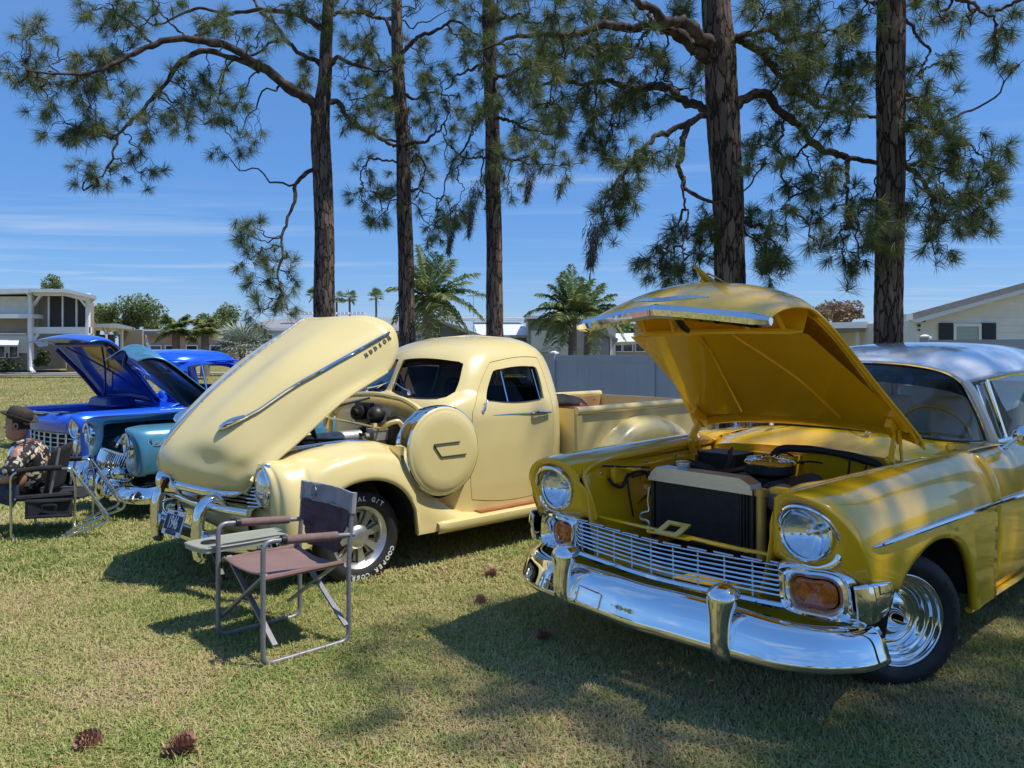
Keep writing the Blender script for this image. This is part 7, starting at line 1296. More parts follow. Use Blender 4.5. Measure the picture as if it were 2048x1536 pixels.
RG2 = np.array([t_ring(w) for w in np.r_[CW2[:5], 1.26, CW2[5:]]]); m0 = MB(); m0.grid(RG2, cv=True); n_ = 64; m0.F += [tuple(range(n_-1, -1, -1)), tuple((len(RG2)-1)*n_+j for j in range(n_))]
gh = m0.build('roof', M['beige_paint'], None, angle=40); md = gh.modifiers.new('s', 'SOLIDIFY'); md.thickness = .025; md.offset = -1
for s in (1, -1):
    boolop(gh, vprism(rpoly(sq([(-1.22, 1.0), (-1.42, 1.33), (-2.2, 1.36), (-2.25, 1.0)], .07)), s*.35, s*1.1)); boolop(gh, vprism(rpoly(sq([(-2.36, 1.0), (-2.32, 1.36), (-3.05, 1.33), (-3.35, 1.0)], .07)), s*.35, s*1.1))
boolop(gh, uprism(rpoly(sq([(-.62, .99), (-.50, 1.36), (.50, 1.36), (.62, .99)], .07)), -.6, -1.6)); gh.parent = tc_
for s in (1, -1):
    q = MB(); q.tube([(-1.05, s*.775, .985), (-2.0, s*.787, .985), (-3.7, s*.775, .985)], .012, 6); q.tube([(a, s*(interp(b, CW2, [.80, .79, .78, .755, .69, .63, .58, .50, .38, .25, .05])+.004), b) for a, b in rpoly(sq([(-1.22, 1.0), (-1.42, 1.33), (-2.2, 1.36), (-2.25, 1.0)], .07), 36)], .008, 6, closed=True); q.build('window_trim', CH, gh)
    g = MB(); g.add([(-1.22, s*.755, 1.0), (-1.42, s*.62, 1.34), (-3.05, s*.62, 1.34), (-3.35, s*.755, 1.0)], [(0, 1, 2, 3)]); g.build('side_glass', M['dark_glass'], gh, smooth=False)
    chrome_wheel(tc_, (0, s*.70, .29), s); chrome_wheel(tc_, (-2.9, s*.70, .29), s)
g = MB(); g.add([(-.99, -.62, .99), (-.99+.08, 0, .99), (-.99, .62, .99), (-1.42, .5, 1.37), (-1.36, 0, 1.37), (-1.42, -.5, 1.37)], [(0, 1, 4, 5), (1, 2, 3, 4)]); g.build('windshield', M['tint_glass'], gh)
cwl = loft([[(-.30, v, .86-.03*abs(v)), (-.6, v, .93-.05*v*v), (-.92, v, .97-.04*v*v)] for v in np.linspace(-.78, .78, 9)], 20, 8); grid('cowl', cwl, TP, tc_, thick=.004)
q = MB(); q.box((-2.2, 0, .5), (2.8, 1.5, .04)); q.box((-2.3, 0, .8), (.2, 1.3, .6)); q.box((-.62, 0, .6), (.03, 1.2, .5)); q.box((-4.1, 0, .6), (.03, 1.6, .6)); q.grid(np.array([[(-3.6, v, .93), (-4.1, v, .88)] for v in (-.8, .8)])); q.build('cabin_floor', M['dark_interior'], tc_, smooth=False)
# ================================================================ blue pickup
bp_ = thing('blue_pickup', 'bright metallic blue pickup truck with open hood and pale bar grille', 'pickup truck', (-5.17, 9.91, -.33), R(-125.4))
BPm = M['blue_paint']
def b_wb(u): return .56 if u > .46 else (archw(u, 0, .52, .50, .36) if u > -.51 else .45)
def b_sec(u):
    wb = b_wb(u); 
    return [(u, .58, 1.02), (u, .61, 1.075), (u, .69, 1.135), (u, .78, 1.145), (u, .86, 1.10), (u, .90, 1.02), (u, .905, .93), (u, .895, wb+(.93-wb)*.5), (u, .905, wb+.05), (u, .905, wb)]
B_OUT = [(.66, .565, .99), (.71, .60, 1.04), (.80, .68, 1.105), (.825, .76, 1.10), (.80, .83, 1.04), (.76, .862, .95), (.73, .87, .86), (.72, .87, .76), (.71, .865, .66), (.70, .855, .58)]
secs = [crs(b_sec(u), 26) for u in sorted(set(list(np.linspace(-.75, -.52, 5))+list(np.linspace(-.5, .45, 32))+[.47, .53, .60]))]; o0 = crs(B_OUT, 26); sE = secs[-1]
for t in (.2, .4, .6, .75, .88, 1.): secs.append(sE+(o0-sE)*np.array([[math.sin(t*PI/2), 1-math.cos(t*PI/2), 1-math.cos(t*PI/2)]]))
BF = np.array(secs); BFACE = face_loft(None, (.745, .965), .74, .10, .10, bulge=.015, first=o0, rest=[B_OUT[-1], (.72, .76, .56), (.73, .66, .57), (.72, .60, .64), (.68, .565, .76), (.66, .56, .88), B_OUT[0]])
for s in (1, -1):
    shell('front_fender', BF, BFACE, BPm, bp_, s)
    Mx = frame((.75, s*.745, .965), (1, 0, 0), (0, 1, 0)); q = MB(); q.lathe([(-.04, .118), (.0, .120), (.03, .112), (.025, .10), (.01, .096)], Mx, 28); hl = q.build('headlight', CH, bp_); q = MB(); q.lathe([(.035, .0001), (.03, .05), (.012, .095)], Mx, 24); q.build('lens', M['lamp_glass'], hl); q = MB(); q.lathe([(.005, .095), (-.025, .06), (-.035, .0001)], Mx, 24); q.build('reflector', M['lamp_reflector'], hl)
    Mx = frame((.735, s*.745, .745), (1, 0, 0), (0, 1, 0)); q = MB(); q.lathe([(-.04, .092), (.012, .092), (.02, .08), (.025, .04), (.025, .0001)], Mx, 24); q.build('parking_lamp', M['lens_glass'], bp_)
    q = MB(); q.lathe([(0, .04), (.02, .036), (.028, .0001)], frame((.735, s*.63, .70), (1, 0, 0), (0, 1, 0)), 16); q.build('amber_lamp', M['amber_lens'], bp_)
    wh = [[(.53*math.cos(a), s*v, .36+.52*math.sin(a)) for v in (.895, .5)] for a in np.linspace(.10, PI-.10, 16)]; grid('wheel_house', wh, M['dark_void'], bp_, thick=.004)
    cs = [[(u, s*.58, 1.0), (u, s*.60, 1.10), (u, s*.74, 1.16), (u, s*.84, 1.10), (u, s*.87, .95), (u, s*.87, .5)] for u in np.linspace(-.55, -1.9, 8)]; grid('cab_side', loft(cs, 16, 16), BPm, bp_, thick=.01)
    bd_ = [[(u, s*.84, 1.16), (u, s*.90, 1.15), (u, s*.92, 1.05), (u, s*.93, .8), (u, s*.92, .5)] for u in np.linspace(-2.0, -4.3, 10)]; grid('bed_side', loft(bd_, 20, 16), BPm, bp_, thick=.02)
    q = MB(); q.box((-.32, s*.68, 1.16), (.10, .10, .10)); q.tube([(-.28, s*.68, 1.15), (-.36, s*.68, 1.25), (-.30, s*.66, 1.33)], .035, 8, 10); q.build('hood_hinge', BPm, bp_)
    chrome_wheel(bp_, (0, s*.73, .34), s); chrome_wheel(bp_, (-3.2, s*.73, .34), s)
gp = loft([[(.72-.05*(v/.6)**2, v, 1.10), (.80-.06*(v/.6)**2, v, 1.06), (.80-.06*(v/.6)**2, v, .93), (.77-.06*(v/.6)**2, v, .885)] for v in np.linspace(-.60, .60, 9)], 24, 14); grid('front_panel', gp, BPm, bp_, thick=.01)
q = MB(); q.box((.74, -.12, 1.10), (.16, .34, .012)); q.box((.805, -.12, 1.03), (.01, .08, .10)); q.build('latch_plate', M['bracket_gold'], bp_, smooth=False)
q = MB(); q.box((.70, .28, 1.125), (.12, .16, .004)); q.build('show_card', M['plate_white'], bp_, smooth=False)
q = MB(); loop = [(.74-.07*(v/.6)**2, v, w) for v, w in [(-.58, .86), (-.3, .875), (0, .88), (.3, .875), (.58, .86), (.60, .73), (.55, .60), (.3, .59), (0, .585), (-.3, .59), (-.55, .60), (-.60, .73)]]; q.tube(loop, .018, 6, 60, closed=True); g_ = q.build('grille', M['siding_cream'], bp_)
for k in range(4): q = MB(); w = .65+k*.055; q.tube([(.745-.07*(v/.6)**2, v, w) for v in np.linspace(-.56, .56, 13)], .007, 6); q.build('grille_bar', M['siding_cream'], g_)
for k in range(7): v = -.45+.9*k/6; q = MB(); q.tube([(.765-.07*(v/.6)**2, v, .60), (.765-.07*(v/.6)**2, v, .87)], .015, 6, flat=.6); q.build('grille_upright', M['siding_cream'], g_)
q = MB(); q.box((.62, 0, .73), (.02, 1.15, .34)); q.box((-.1, 0, .45), (1.3, 1.2, .03)); q.build('radiator', M['dark_void'], bp_, smooth=False)  # one near-black sheet backs the grille, another lies below the engine
q = MB(); q.box((.25, -.1, .95), (.30, .7, .22)); q.box((-.1, 0, .85), (.6, .5, .3)); q.lathe([(0, .0001), (0, .16), (.07, .16), (.09, .05), (.1, .0001)], frame((-.05, 0, 1.12), (0, 0, 1), (1, 0, 0)), 24); q.build('engine', M['black_engine'], bp_, smooth=False)
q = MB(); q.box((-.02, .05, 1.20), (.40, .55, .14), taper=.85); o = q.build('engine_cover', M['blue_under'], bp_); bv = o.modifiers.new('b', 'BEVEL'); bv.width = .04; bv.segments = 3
q = MB(); BLb = [(.62, -.92, .56), (.80, -.85, .56), (.87, -.5, .56), (.89, 0, .56), (.87, .5, .56), (.80, .85, .56), (.62, .92, .56)]; bl = crs(BLb, 36); T_ = np.gradient(bl, axis=0); G = []
for i in range(36):
    o = np.cross(T_[i], [0, 0, 1.]); o /= np.linalg.norm(o); o = o if o @ (bl[i]-np.array([-.3, 0, .56])) > 0 else -o
    G.append([bl[i]+o*a+np.array([0, 0, b]) for a, b in crs([(-.06, .05), (-.045, .085), (.0, .03), (.02, -.03), (.015, -.075), (-.02, -.085)], 12)])
grid('bumper', G, CH, bp_, thick=.004, angle=70)
HRb, HAb = np.array([-.33, 0, 1.19]), R(49)
def bp3(s_, v, h): return (HRb[0]+s_*math.cos(HAb)-h*math.sin(HAb), v, HRb[2]+s_*math.sin(HAb)+h*math.cos(HAb))
BC = [(0, .05), (.4, .07), (.8, .08), (1.0, .065), (1.12, .01), (1.19, -.08), (1.23, -.19)]; BE = [(0, .72, -.02), (.4, .74, .0), (.8, .76, .01), (.97, .77, -.01), (1.07, .78, -.06), (1.14, .78, -.13), (1.19, .78, -.22)]; rows = []
for (sc, hc), (se, ve, he) in zip(BC, BE):
    row = [(sc+(se-sc)*f**1.5, ve*f, hc+(he-hc)*d) for f, d in [(0, 0), (.35, .06), (.6, .18), (.8, .40), (.93, .72), (1, 1)]]; row = [(a, -b, c) for a, b, c in row[:0:-1]]+row; rows.append([bp3(*p) for p in row])
bh = grid('hood', loft(rows, 36, 41), BPm, bp_, thick=.014, off=1, angle=60)
q = MB()
for f in (-1, 1): q.tube([bp3(.05, f*.66, -.05), bp3(.5, f*.67, -.03), bp3(.95, f*.66, -.06)], .03, 6); q.tube([bp3(.08, f*.6, -.03), bp3(.5, f*.1, .01), bp3(.95, -f*.45, -.02)], .012, 6, 12)
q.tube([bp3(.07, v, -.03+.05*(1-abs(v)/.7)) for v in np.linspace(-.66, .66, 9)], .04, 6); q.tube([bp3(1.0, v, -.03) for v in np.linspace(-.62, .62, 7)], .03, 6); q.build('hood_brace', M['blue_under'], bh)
q = MB(); q.grid([[bp3(s_, v, .01+.03*(1-abs(v)/.6)) for v in np.linspace(-.15, .58, 7)] for s_ in (.5, .7, .93)]); q.build('hood_pad', M['bracket_gold'], bh)
q = MB(); q.tube([bp3(1.06, v, .03-.02*abs(v)) for v in np.linspace(-.18, .18, 7)], [.004]+[.02]*5+[.004], 6); q.build('hood_emblem', M['red_lens'], bh)
# cab
CW3 = [1.05, 1.12, 1.18, 1.3, 1.5, 1.65, 1.72, 1.77, 1.81, 1.835, 1.842]
def b_ring(w, n=64):
    uf = interp(w, CW3, [-.42, -.44, -.47, -.44, -.38, -.34, -.32, -.36, -.48, -.65, -.9]); ur = interp(w, CW3, [-1.62, -1.62, -1.61, -1.58, -1.52, -1.46, -1.43, -1.38, -1.28, -1.12, -.95]); hv = interp(w, CW3, [.86, .85, .835, .80, .75, .72, .70, .66, .56, .38, .05]); L = uf-ur; rc = .16*min(1, hv/.6)
    h = [(uf, 0), (uf-.15*rc, .5*hv), (uf-.5*rc, .82*hv), (uf-rc, .95*hv), (uf-rc-.08*L, hv), (ur+.3*L, hv), (ur+.12*L, .97*hv), (ur+.03*L, .85*hv), (ur, .5*hv), (ur, 0)]; return crs([(a, b, w) for a, b in h+[(a, -b) for a, b in h[-2:0:-1]]], n, True)
RG3 = np.array([b_ring(w) for w in np.r_[CW3[:4], 1.4, CW3[4:]]]); m0 = MB(); m0.grid(RG3, cv=True); m0.F += [tuple(range(63, -1, -1)), tuple((len(RG3)-1)*64+j for j in range(64))]
gh = m0.build('cab', BPm, None, angle=40); md = gh.modifiers.new('s', 'SOLIDIFY'); md.thickness = .03; md.offset = -1
BW = sq([(-.66, 1.24), (-.62, 1.66), (-1.22, 1.68), (-1.36, 1.66), (-1.40, 1.24)], .06)
for s in (1, -1): boolop(gh, vprism(rpoly(BW), s*.35, s*1.1))
boolop(gh, uprism(rpoly(sq([(-.68, 1.24), (-.62, 1.66), (.62, 1.66), (.68, 1.24)], .08)), 0, -.68)); boolop(gh, uprism(rpoly(sq([(-.5, 1.28), (-.46, 1.62), (.46, 1.62), (.5, 1.28)], .08)), -1.3, -1.9)); gh.parent = bp_
for s in (1, -1):
    q = MB(); q.tube([(-.90, s*.81, 1.22), (-.86, s*.715, 1.67)], .012, 6); q.build('vent_bar', CH, gh)
    q = MB(); q.tube([(-.30, s*.55, 1.715), (-.40, s*.70, 1.705), (-.8, s*.735, 1.715), (-1.3, s*.735, 1.72), (-1.45, s*.66, 1.71)], .014, 6, 20); q.build('drip_rail', BPm, gh)
q = MB(); q.box((-1.35, 0, 1.1), (.18, 1.3, .55)); q.box((-.65, 0, 1.12), (.2, 1.4, .14)); q.box((-1., 0, .6), (1.2, 1.6, .04)); q.tube([(-.92+.05*math.sin(a), .36+.2*math.cos(a), 1.30+.2*math.sin(a)) for a in np.linspace(0, 2*PI, 20, endpoint=False)], .014, 6, closed=True); q.build('cabin', M['dark_interior'], gh, smooth=False)
q = MB(); q.box((-3.15, 0, .7), (2.3, 1.7, .04)); q.box((-2.0, 0, .9), (.03, 1.7, .5)); q.box((-4.3, 0, .9), (.03, 1.7, .5)); q.box((-.50, 0, .85), (.04, 1.5, .7)); q.build('bed_floor', M['blue_under'], bp_, smooth=False)
cw3 = loft([[(-.30, v, 1.13-.05*abs(v)), (-.40, v, 1.19-.06*v*v), (-.55, v, 1.22-.05*v*v)] for v in np.linspace(-.80, .80, 9)], 16, 8); grid('cowl', cw3, BPm, bp_, thick=.004)
# ================================================================ folding chair in front
ch = thing('folding_chair', 'empty brown folding director chair with grey tube frame and side tray', 'chair', (-1.20, 4.05, .010), R(-136.7))
GT = M['grey_tube']
for s in (1, -1):
    y = s*.262; q = MB()
    q.tube(rounded([(-.262, y, .77), (-.236, y, .44), (-.236, y, .012), (.234, y, .012), (.234, y, .603), (-.268, y, .556)], .055, 8), .0125, 10); q.build('side_frame', GT, ch)
    q = MB(); q.tube([(.12, y, .5925), (.115, y, .592), (-.165, y, .566), (-.17, y, .5655)], [.018, .0225, .0225, .018], 12); a_ = q.build('armrest', M['armrest_foam'], ch)
    q = MB(); q.tube([(.142, y, .595), (.119, y, .593)], .0235, 12); q.build('armrest_cap', M['black_plastic'], a_)
for x, z0 in ((.20, .43), (-.19, .41)):
    for s in (1, -1):
        o = .012*s; q = MB(); q.bar((x+o, s*.235, z0), (x+o-.004, -s*.285, .10), .012, .026, up=(1, 0, 0)); q.build('cross_brace', GT, ch, smooth=False)
    q = MB(); q.lathe([(-.02, .0001), (-.02, .008), (.02, .008), (.02, .0001)], frame((x, 0, .255), (1, 0, 0), (0, 0, 1)), 10); q.build('pivot_bolt', M['steel'], ch)
for s in (1, -1): q = MB(); q.tube([(.225, s*.232, .418), (-.22, s*.232, .405)], .011, 8); q.build('seat_rail', GT, ch)
P = []
for x in np.linspace(-.215, .222, 16):
    P.append([(x, v, .425+.012*(x/.22)-.028*(1-(v/.235)**2)*(1-.3*(x/.22)**2)+.004*mn.noise((x*14, v*9, 1)) if abs(v) < .235 else .415) for v in np.linspace(-.236, .236, 22)])
P = np.array(P); seat = grid('seat', P, M['brown_canvas'], ch, thick=.006)
q = MB(); q.tube([P[-1][j] for j in range(22)], .006, 6); 
for s in (0, -1): q.tube([P[i][s] for i in range(16)], .014, 8)
q.build('seat_hem', M['brown_canvas'], seat)
bx_ = lambda z: -.238-.026*max(0, (z-.46)/.30)
P = [[(bx_(z)+.006-.035*(1-(v/.262)**2)+.014*mn.noise((v*13+z*6, z*16, 4)), v, z) for v in np.linspace(-.268, .268, 24)] for z in np.linspace(.675, .775, 9)]
grid('back_top', P, M['slate_canvas'], ch, thick=.008, off=0)
for s in (1, -1): q = MB(); q.tube([(bx_(z), s*.263, z) for z in (.67, .72, .775)], .018, 8); q.build('back_sleeve', M['slate_canvas'], ch)
q = MB(); q.grid([[(bx_(z)+.010-.035*(1-(v/.262)**2), v, z) for v in np.linspace(-.27, .27, 20)] for z in (.672, .684)]); q.build('back_piping', M['grey_tube'], ch)
P = []
for z in np.linspace(.45, .672, 22):
    t = (z-.45)/.222; hw = .15+.118*t**.7 if t > .25 else .15+.118*.25**.7*(t/.25)*1.0+.0
    P.append([(bx_(z)+.012-.04*(1-f*f)+.030*mn.noise((f*3+t*5, z*30, 7))*(1-t*.5), hw*f, z-.022*(1-f*f)*(1-t)+.012*mn.noise((f*3, z*20, 2))) for f in np.linspace(-1, 1, 30)])
grid('back_panel', P, M['plum_canvas'], ch, thick=.006, off=0)
# embroidered emblem: a small lantern outline in thread
q = MB(); ex = lambda v, z: (bx_(z)+.018-.035*(1-(v/.262)**2), v, z)
for pts in ([(-.022, -.028), (.022, -.028), (.018, -.016), (-.018, -.016)], [(-.016, -.012), (-.020, .010), (-.010, .024), (.010, .024), (.020, .010), (.016, -.012)], [(-.012, .026), (-.006, .036), (.006, .036), (.012, .026)]): q.tube([ex(-.155+a, .727+b) for a, b in pts], .0022, 5, closed=True)
q.build('back_emblem', M['grey_tube'], ch)
# side tray with cup hole
tr_ = []
poly = rpoly(sq([(.30, -.285), (.325, -.505), (-.20, -.49), (-.18, -.275)], .05), 40)
q = MB(); q.prism(poly, lambda a, b: (a, b, .448), lambda a, b: (a, b, .475)); tray = q.build('side_tray', M['tray_plastic'], ch, angle=30)
q = MB(); q.tube([(.22+.042*math.cos(a), -.41+.042*math.sin(a), .478) for a in np.linspace(0, 2*PI, 24, endpoint=False)], .004, 6, closed=True); q.build('cup_rim', M['black_plastic'], tray); q = MB(); q.add([(.22+.04*math.cos(a), -.41+.04*math.sin(a), .4768) for a in np.linspace(0, 2*PI, 24, endpoint=False)], [tuple(range(24))]); q.build('cup_hole', M['dark_void'], tray, smooth=False)
q = MB(); q.tube([(poly[i][0], poly[i][1], .474) for i in range(40)], .006, 6, closed=True); q.build('tray_rim', M['tray_plastic'], tray)
for x in (.20, -.14): q = MB(); q.bar((x, -.44, .45), (x, -.268, .30), .012, .022, up=(1, 0, 0)); q.build('tray_brace', M['black_plastic'], tray, smooth=False)
# ================================================================ rocking chair with the man
rc = thing('rocking_chair', 'silver framed black camp rocking chair with a side pocket, man sitting in it', 'chair', (-3.75, 6.50, 0), PI+R(14))
AL = M['steel']
# local x = forward (towards -X of the world); y: left of sitter = towards camera (world -Y)
for s in (1, -1):
    y = s*.27; q = MB()
    q.tube(rounded([(-.12, y, .50), (-.115, y, .575), (.318, y, .555), (.315, y, .004), (-.05, y, .010), (-.42, y, .135), (-.12, y, .575)], .075, 8), .0105, 10); q.build('rocker_frame', AL, rc)
    q = MB(); q.tube([(-.115, y, .565), (-.135, y, .50), (-.14, y, .20), (-.135, y, .035)], .010, 8, 20); q.tube(rounded([(-.18, y*.93, .47), (-.37, y*.93, .17), (-.08, y*.93, .05)], .06), .010, 8); q.build('rear_strut', AL, rc)
    q = MB(); q.tube([(.27, y, .562), (.1, y, .578), (-.05, y, .580)], .022, 10, 12); q.build('armrest', M['black_fabric'], rc)
    q = MB(); q.tube([(.30, y*.9, .335), (-.14, y*.9, .335)], .012, 8); q.build('seat_rail', AL, rc)
q = MB(); P = [[(x, v, .335-.03*(1-(v/.25)**2)) for v in np.linspace(-.25, .25, 10)] for x in np.linspace(-.16, .30, 8)]; o = grid('seat', P, M['black_fabric'], rc, thick=.012); q.tube([(.28, .25, .34), (.05, .262, .352), (-.14, .25, .36)], .024, 8, 12); q.build('seat_edge', M['black_fabric'], rc)
P = [[(.06-.07*t+.02*abs(f), .245*f, .36+.37*t) for f in np.linspace(-1, 1, 10)] for t in np.linspace(0, 1, 10)]; grid('backrest', P, M['black_fabric'], rc, thick=.02)
q = MB(); q.tube([(.04, .262, .36), (.0, .262, .56), (-.03, .262, .735)], .010, 8, 12); q.tube([(.04, -.262, .36), (.0, -.262, .56), (-.03, -.262, .735)], .010, 8, 12); q.build('back_post', M['grey_tube'], rc)
P = [[(x, .285+.012*math.sin(9*x)+.02*(.33-z)*3, z+.01*x) for z in np.linspace(.335, .185, 8)] for x in np.linspace(.20, -.13, 14)]; pk_ = grid('side_pocket', P, M['black_fabric'], rc, thick=.02)
q = MB(); q.tube([(.06, .335, .25), (.07, .34, .285), (.02, .342, .295), (-.03, .34, .285), (-.02, .335, .25)], .010, 6, 20); q.tube([(.2, .31, .325), (.03, .318, .315), (-.13, .31, .325)], .012, 6, 14); q.tube([(.19, .325, .20), (.03, .335, .205), (-.12, .325, .20)], .014, 6, 14); q.build('pocket_strap', M['black_plastic'], pk_)
# the man
mroot = thing('person', 'seated man in a dark feathered hat and floral shirt, seen from his left side', 'person', (-4.09, 6.47, .012), PI+R(8))
mroot.scale = (.94, .94, .94)
pbr('skin', (.42, .22, .145), rough=.5, var=.08, vscale=12)
pbr('hat_felt', (.042, .033, .028), rough=.9, var=.15, vscale=20)
pbr('denim', (.045, .065, .12), rough=.85, var=.25, vscale=14, bump=.3, bscale=80)
m = pbr('floral_shirt', (.012, .012, .014), rough=.8, var=0)
nt = m.node_tree; N = nt.nodes; L = nt.links; t_ = N.new('ShaderNodeTexCoord'); nd = N.new('ShaderNodeTexNoise'); nd.inputs['Scale'].default_value = 11; nd.inputs['Detail'].default_value = 3; L.new(t_.outputs['Object'], nd.inputs['Vector'])
mxv = N.new('ShaderNodeMix'); mxv.data_type = 'RGBA'; mxv.inputs[0].default_value = .12; L.new(t_.outputs['Object'], mxv.inputs[6]); L.new(nd.outputs['Color'], mxv.inputs[7])
v1 = N.new('ShaderNodeTexVoronoi'); v1.inputs['Scale'].default_value = 24; L.new(mxv.outputs[2], v1.inputs['Vector']); r_ = N.new('ShaderNodeMapRange'); r_.inputs[1].default_value = .50; r_.inputs[2].default_value = .42; L.new(v1.outputs['Distance'], r_.inputs[0])
sc_ = N.new('ShaderNodeSeparateColor'); L.new(v1.outputs['Color'], sc_.inputs[0]); rp = N.new('ShaderNodeValToRGB'); e = rp.color_ramp; e.interpolation = 'CONSTANT'
while len(e.elements) < 5: e.elements.new(.5)
for q_, (p, c) in zip(e.elements, [(0, (.62, .55, .42)), (.3, (.012, .012, .014)), (.42, (.58, .20, .10)), (.58, (.50, .44, .34)), (.75, (.16, .19, .20))]): q_.position = p; q_.color = (*c, 1)
L.new(sc_.outputs[0], rp.inputs[0]); mz = N.new('ShaderNodeMix'); mz.data_type = 'RGBA'; mz.inputs[6].default_value = (.012, .012, .014, 1); L.new(r_.outputs[0], mz.inputs[0]); L.new(rp.outputs[0], mz.inputs[7]); L.new(mz.outputs[2], N['Principled BSDF'].inputs['Base Color'])
def skin(name, pts, edges, rad, mat, parent, sub=2, root=0, extra=None):
    me = bpy.data.meshes.new(name); me.from_pydata(pts, edges, []); o = bpy.data.objects.new(name, me); COL.objects.link(o)
    o.modifiers.new('skin', 'SKIN')
    for i, r in enumerate(rad): me.skin_vertices[0].data[i].radius = (r, r) if np.isscalar(r) else r
    me.skin_vertices[0].data[root].use_root = True
    sb = o.modifiers.new('sub', 'SUBSURF'); sb.levels = sub; sb.render_levels = sub
    bpy.context.view_layer.update(); m2 = bpy.data.meshes.new_from_object(o.evaluated_get(bpy.context.evaluated_depsgraph_get())); o.modifiers.clear(); o.data = m2; m2.name = name; m2.materials.clear(); m2.materials.append(mat)
    if extra:
        bm = bmesh.new(); bm.from_mesh(m2); o2 = len(bm.verts); vs = [bm.verts.new(tuple(v)) for v in extra.V]
        for f in extra.F:
            try: bm.faces.new([vs[i] for i in f])
            except ValueError: pass
        bm.to_mesh(m2); bm.free()
    m2.polygons.foreach_set('use_smooth', [True]*len(m2.polygons)); o.parent = parent; return o
# skeleton in local coords: x forward, y to his left (camera side), z up
pts = [(-.03, 0, .40), (-.06, 0, .55), (-.06, 0, .68), (-.035, 0, .765), (.02, 0, .83)]; ed = [(0, 1), (1, 2), (2, 3), (3, 4)]; rad = [.135, .13, .14, .075, .055]
def chain(st, P, Rd):
    i = st
    for p, r in zip(P, Rd): pts.append(p); rad.append(r); ed.append((i, len(pts)-1)); i = len(pts)-1
    return i
for s in (1, -1):
    w_ = chain(2, [(-.04, s*.17, .70), (-.02, s*.235, .55), (.0, s*.25, .50), (.14, s*.235, .515), (.27, s*.19, .515), (.33, s*.165, .51)], [.075, .052, .044, .042, .030, .034])
    for k in range(4): chain(w_, [(.375, s*(.19-.022*k), .512-.004*k), (.41, s*(.19-.022*k), .498), (.425-.006*abs(k-1.5), s*(.185-.02*k), .475)], [.0105, .0095, .008])
    chain(w_, [(.345, s*.125, .50), (.375, s*.105, .49)], [.012, .009])
    chain(0, [(.04, s*.10, .41), (.25, s*.14, .435), (.46, s*.15, .44), (.47, s*.15, .36), (.44, s*.15, .22), (.42, s*.15, .09), (.45, s*.15, .045), (.55, s*.155, .03)], [.10, .085, .066, .058, .056, .038, .042, .03])
# head: stacked rings with a face profile (front of the head towards +x)
hd = MB(); HC0 = np.array([.045, 0, .945]); rings = []
prof = [(-.135, .035, -.05, .045), (-.118, .075, -.055, .056), (-.105, .090, -.062, .062), (-.085, .094, -.075, .068), (-.068, .090, -.083, .072), (-.055, .100, -.088, .074), (-.042, .092, -.090, .075), (-.030, .104, -.092, .075), (-.015, .112, -.094, .076), (.0, .098, -.096, .077), (.018, .088, -.097, .078), (.035, .095, -.097, .078), (.06, .097, -.095, .077), (.09, .085, -.086, .068), (.11, .06, -.065, .05), (.122, .015, -.02, .012)]
for z, f, b_, w in prof:
    nose = z in (-.030, -.015, .0); r_ = []
    for a in np.linspace(0, 2*PI, 36, endpoint=False):
        ca, sa = math.cos(a), math.sin(a); ff = f
        if nose and abs(sa) > .22: ff = .088
        elif nose: ff = .088+(f-.088)*(1-(abs(sa)/.22)**1.5)+.012*(z == -.015)
        if z == .018 and .25 < abs(sa) < .62 and ca > 0: ff = f-.012
        x = ff*ca if ca > 0 else -b_*ca
        r_.append(tuple(HC0+np.array([x, w*sa*(1 if ca < 0 else (1-.12*ca*ca)), z])))
    rings.append(r_)
hd.grid(np.array([crs(np.array(rings)[:, j], 34) for j in range(36)]).transpose(1, 0, 2), cv=True); hd.F += [tuple(range(35, -1, -1)), tuple(33*36+j for j in range(36))]
for s in (1, -1):
    P = [[(.035+dx*.022-.012, s*(.076+dy), .943+dz*.034) for dx, dz in [(math.cos(a), math.sin(a)) for a in np.linspace(0, 2*PI, 14, endpoint=False)]] for dy in (-.004, .008, .014)]
    P.append([(.023+.010*math.cos(a), s*.082, .943+.018*math.sin(a)) for a in np.linspace(0, 2*PI, 14, endpoint=False)]); hd.grid(P, cv=True)
skin('body', pts, ed, rad, M['skin'], mroot, extra=hd)
q = MB(); q.tube([(.135, .028*s_, .888) for s_ in (-1, -.5, 0, .5, 1)], [.003, .006, .007, .006, .003], 6); q.build('lips', M['armrest_foam'], mroot)
for s in (1, -1):
    q = MB(); q.lathe([(-.008, .0001), (0, .009), (.006, .006), (.008, .0001)], frame((.122, s*.035, .961), (1, s*.4, 0), (0, 0, 1)), 10); q.build('eye', M['black_plastic'], mroot)
hr = MB(); P = []
for z in np.linspace(.0, .085, 6):
    P.append([tuple(HC0+np.array([(-.099*math.cos(a)*(1-.1*z/.1)), .0815*math.sin(a), -.030+z*1.0])) for a in np.linspace(-1.62, 1.62, 22)])
hr.grid(P); hr.build('hair', M['black_fabric'], mroot)
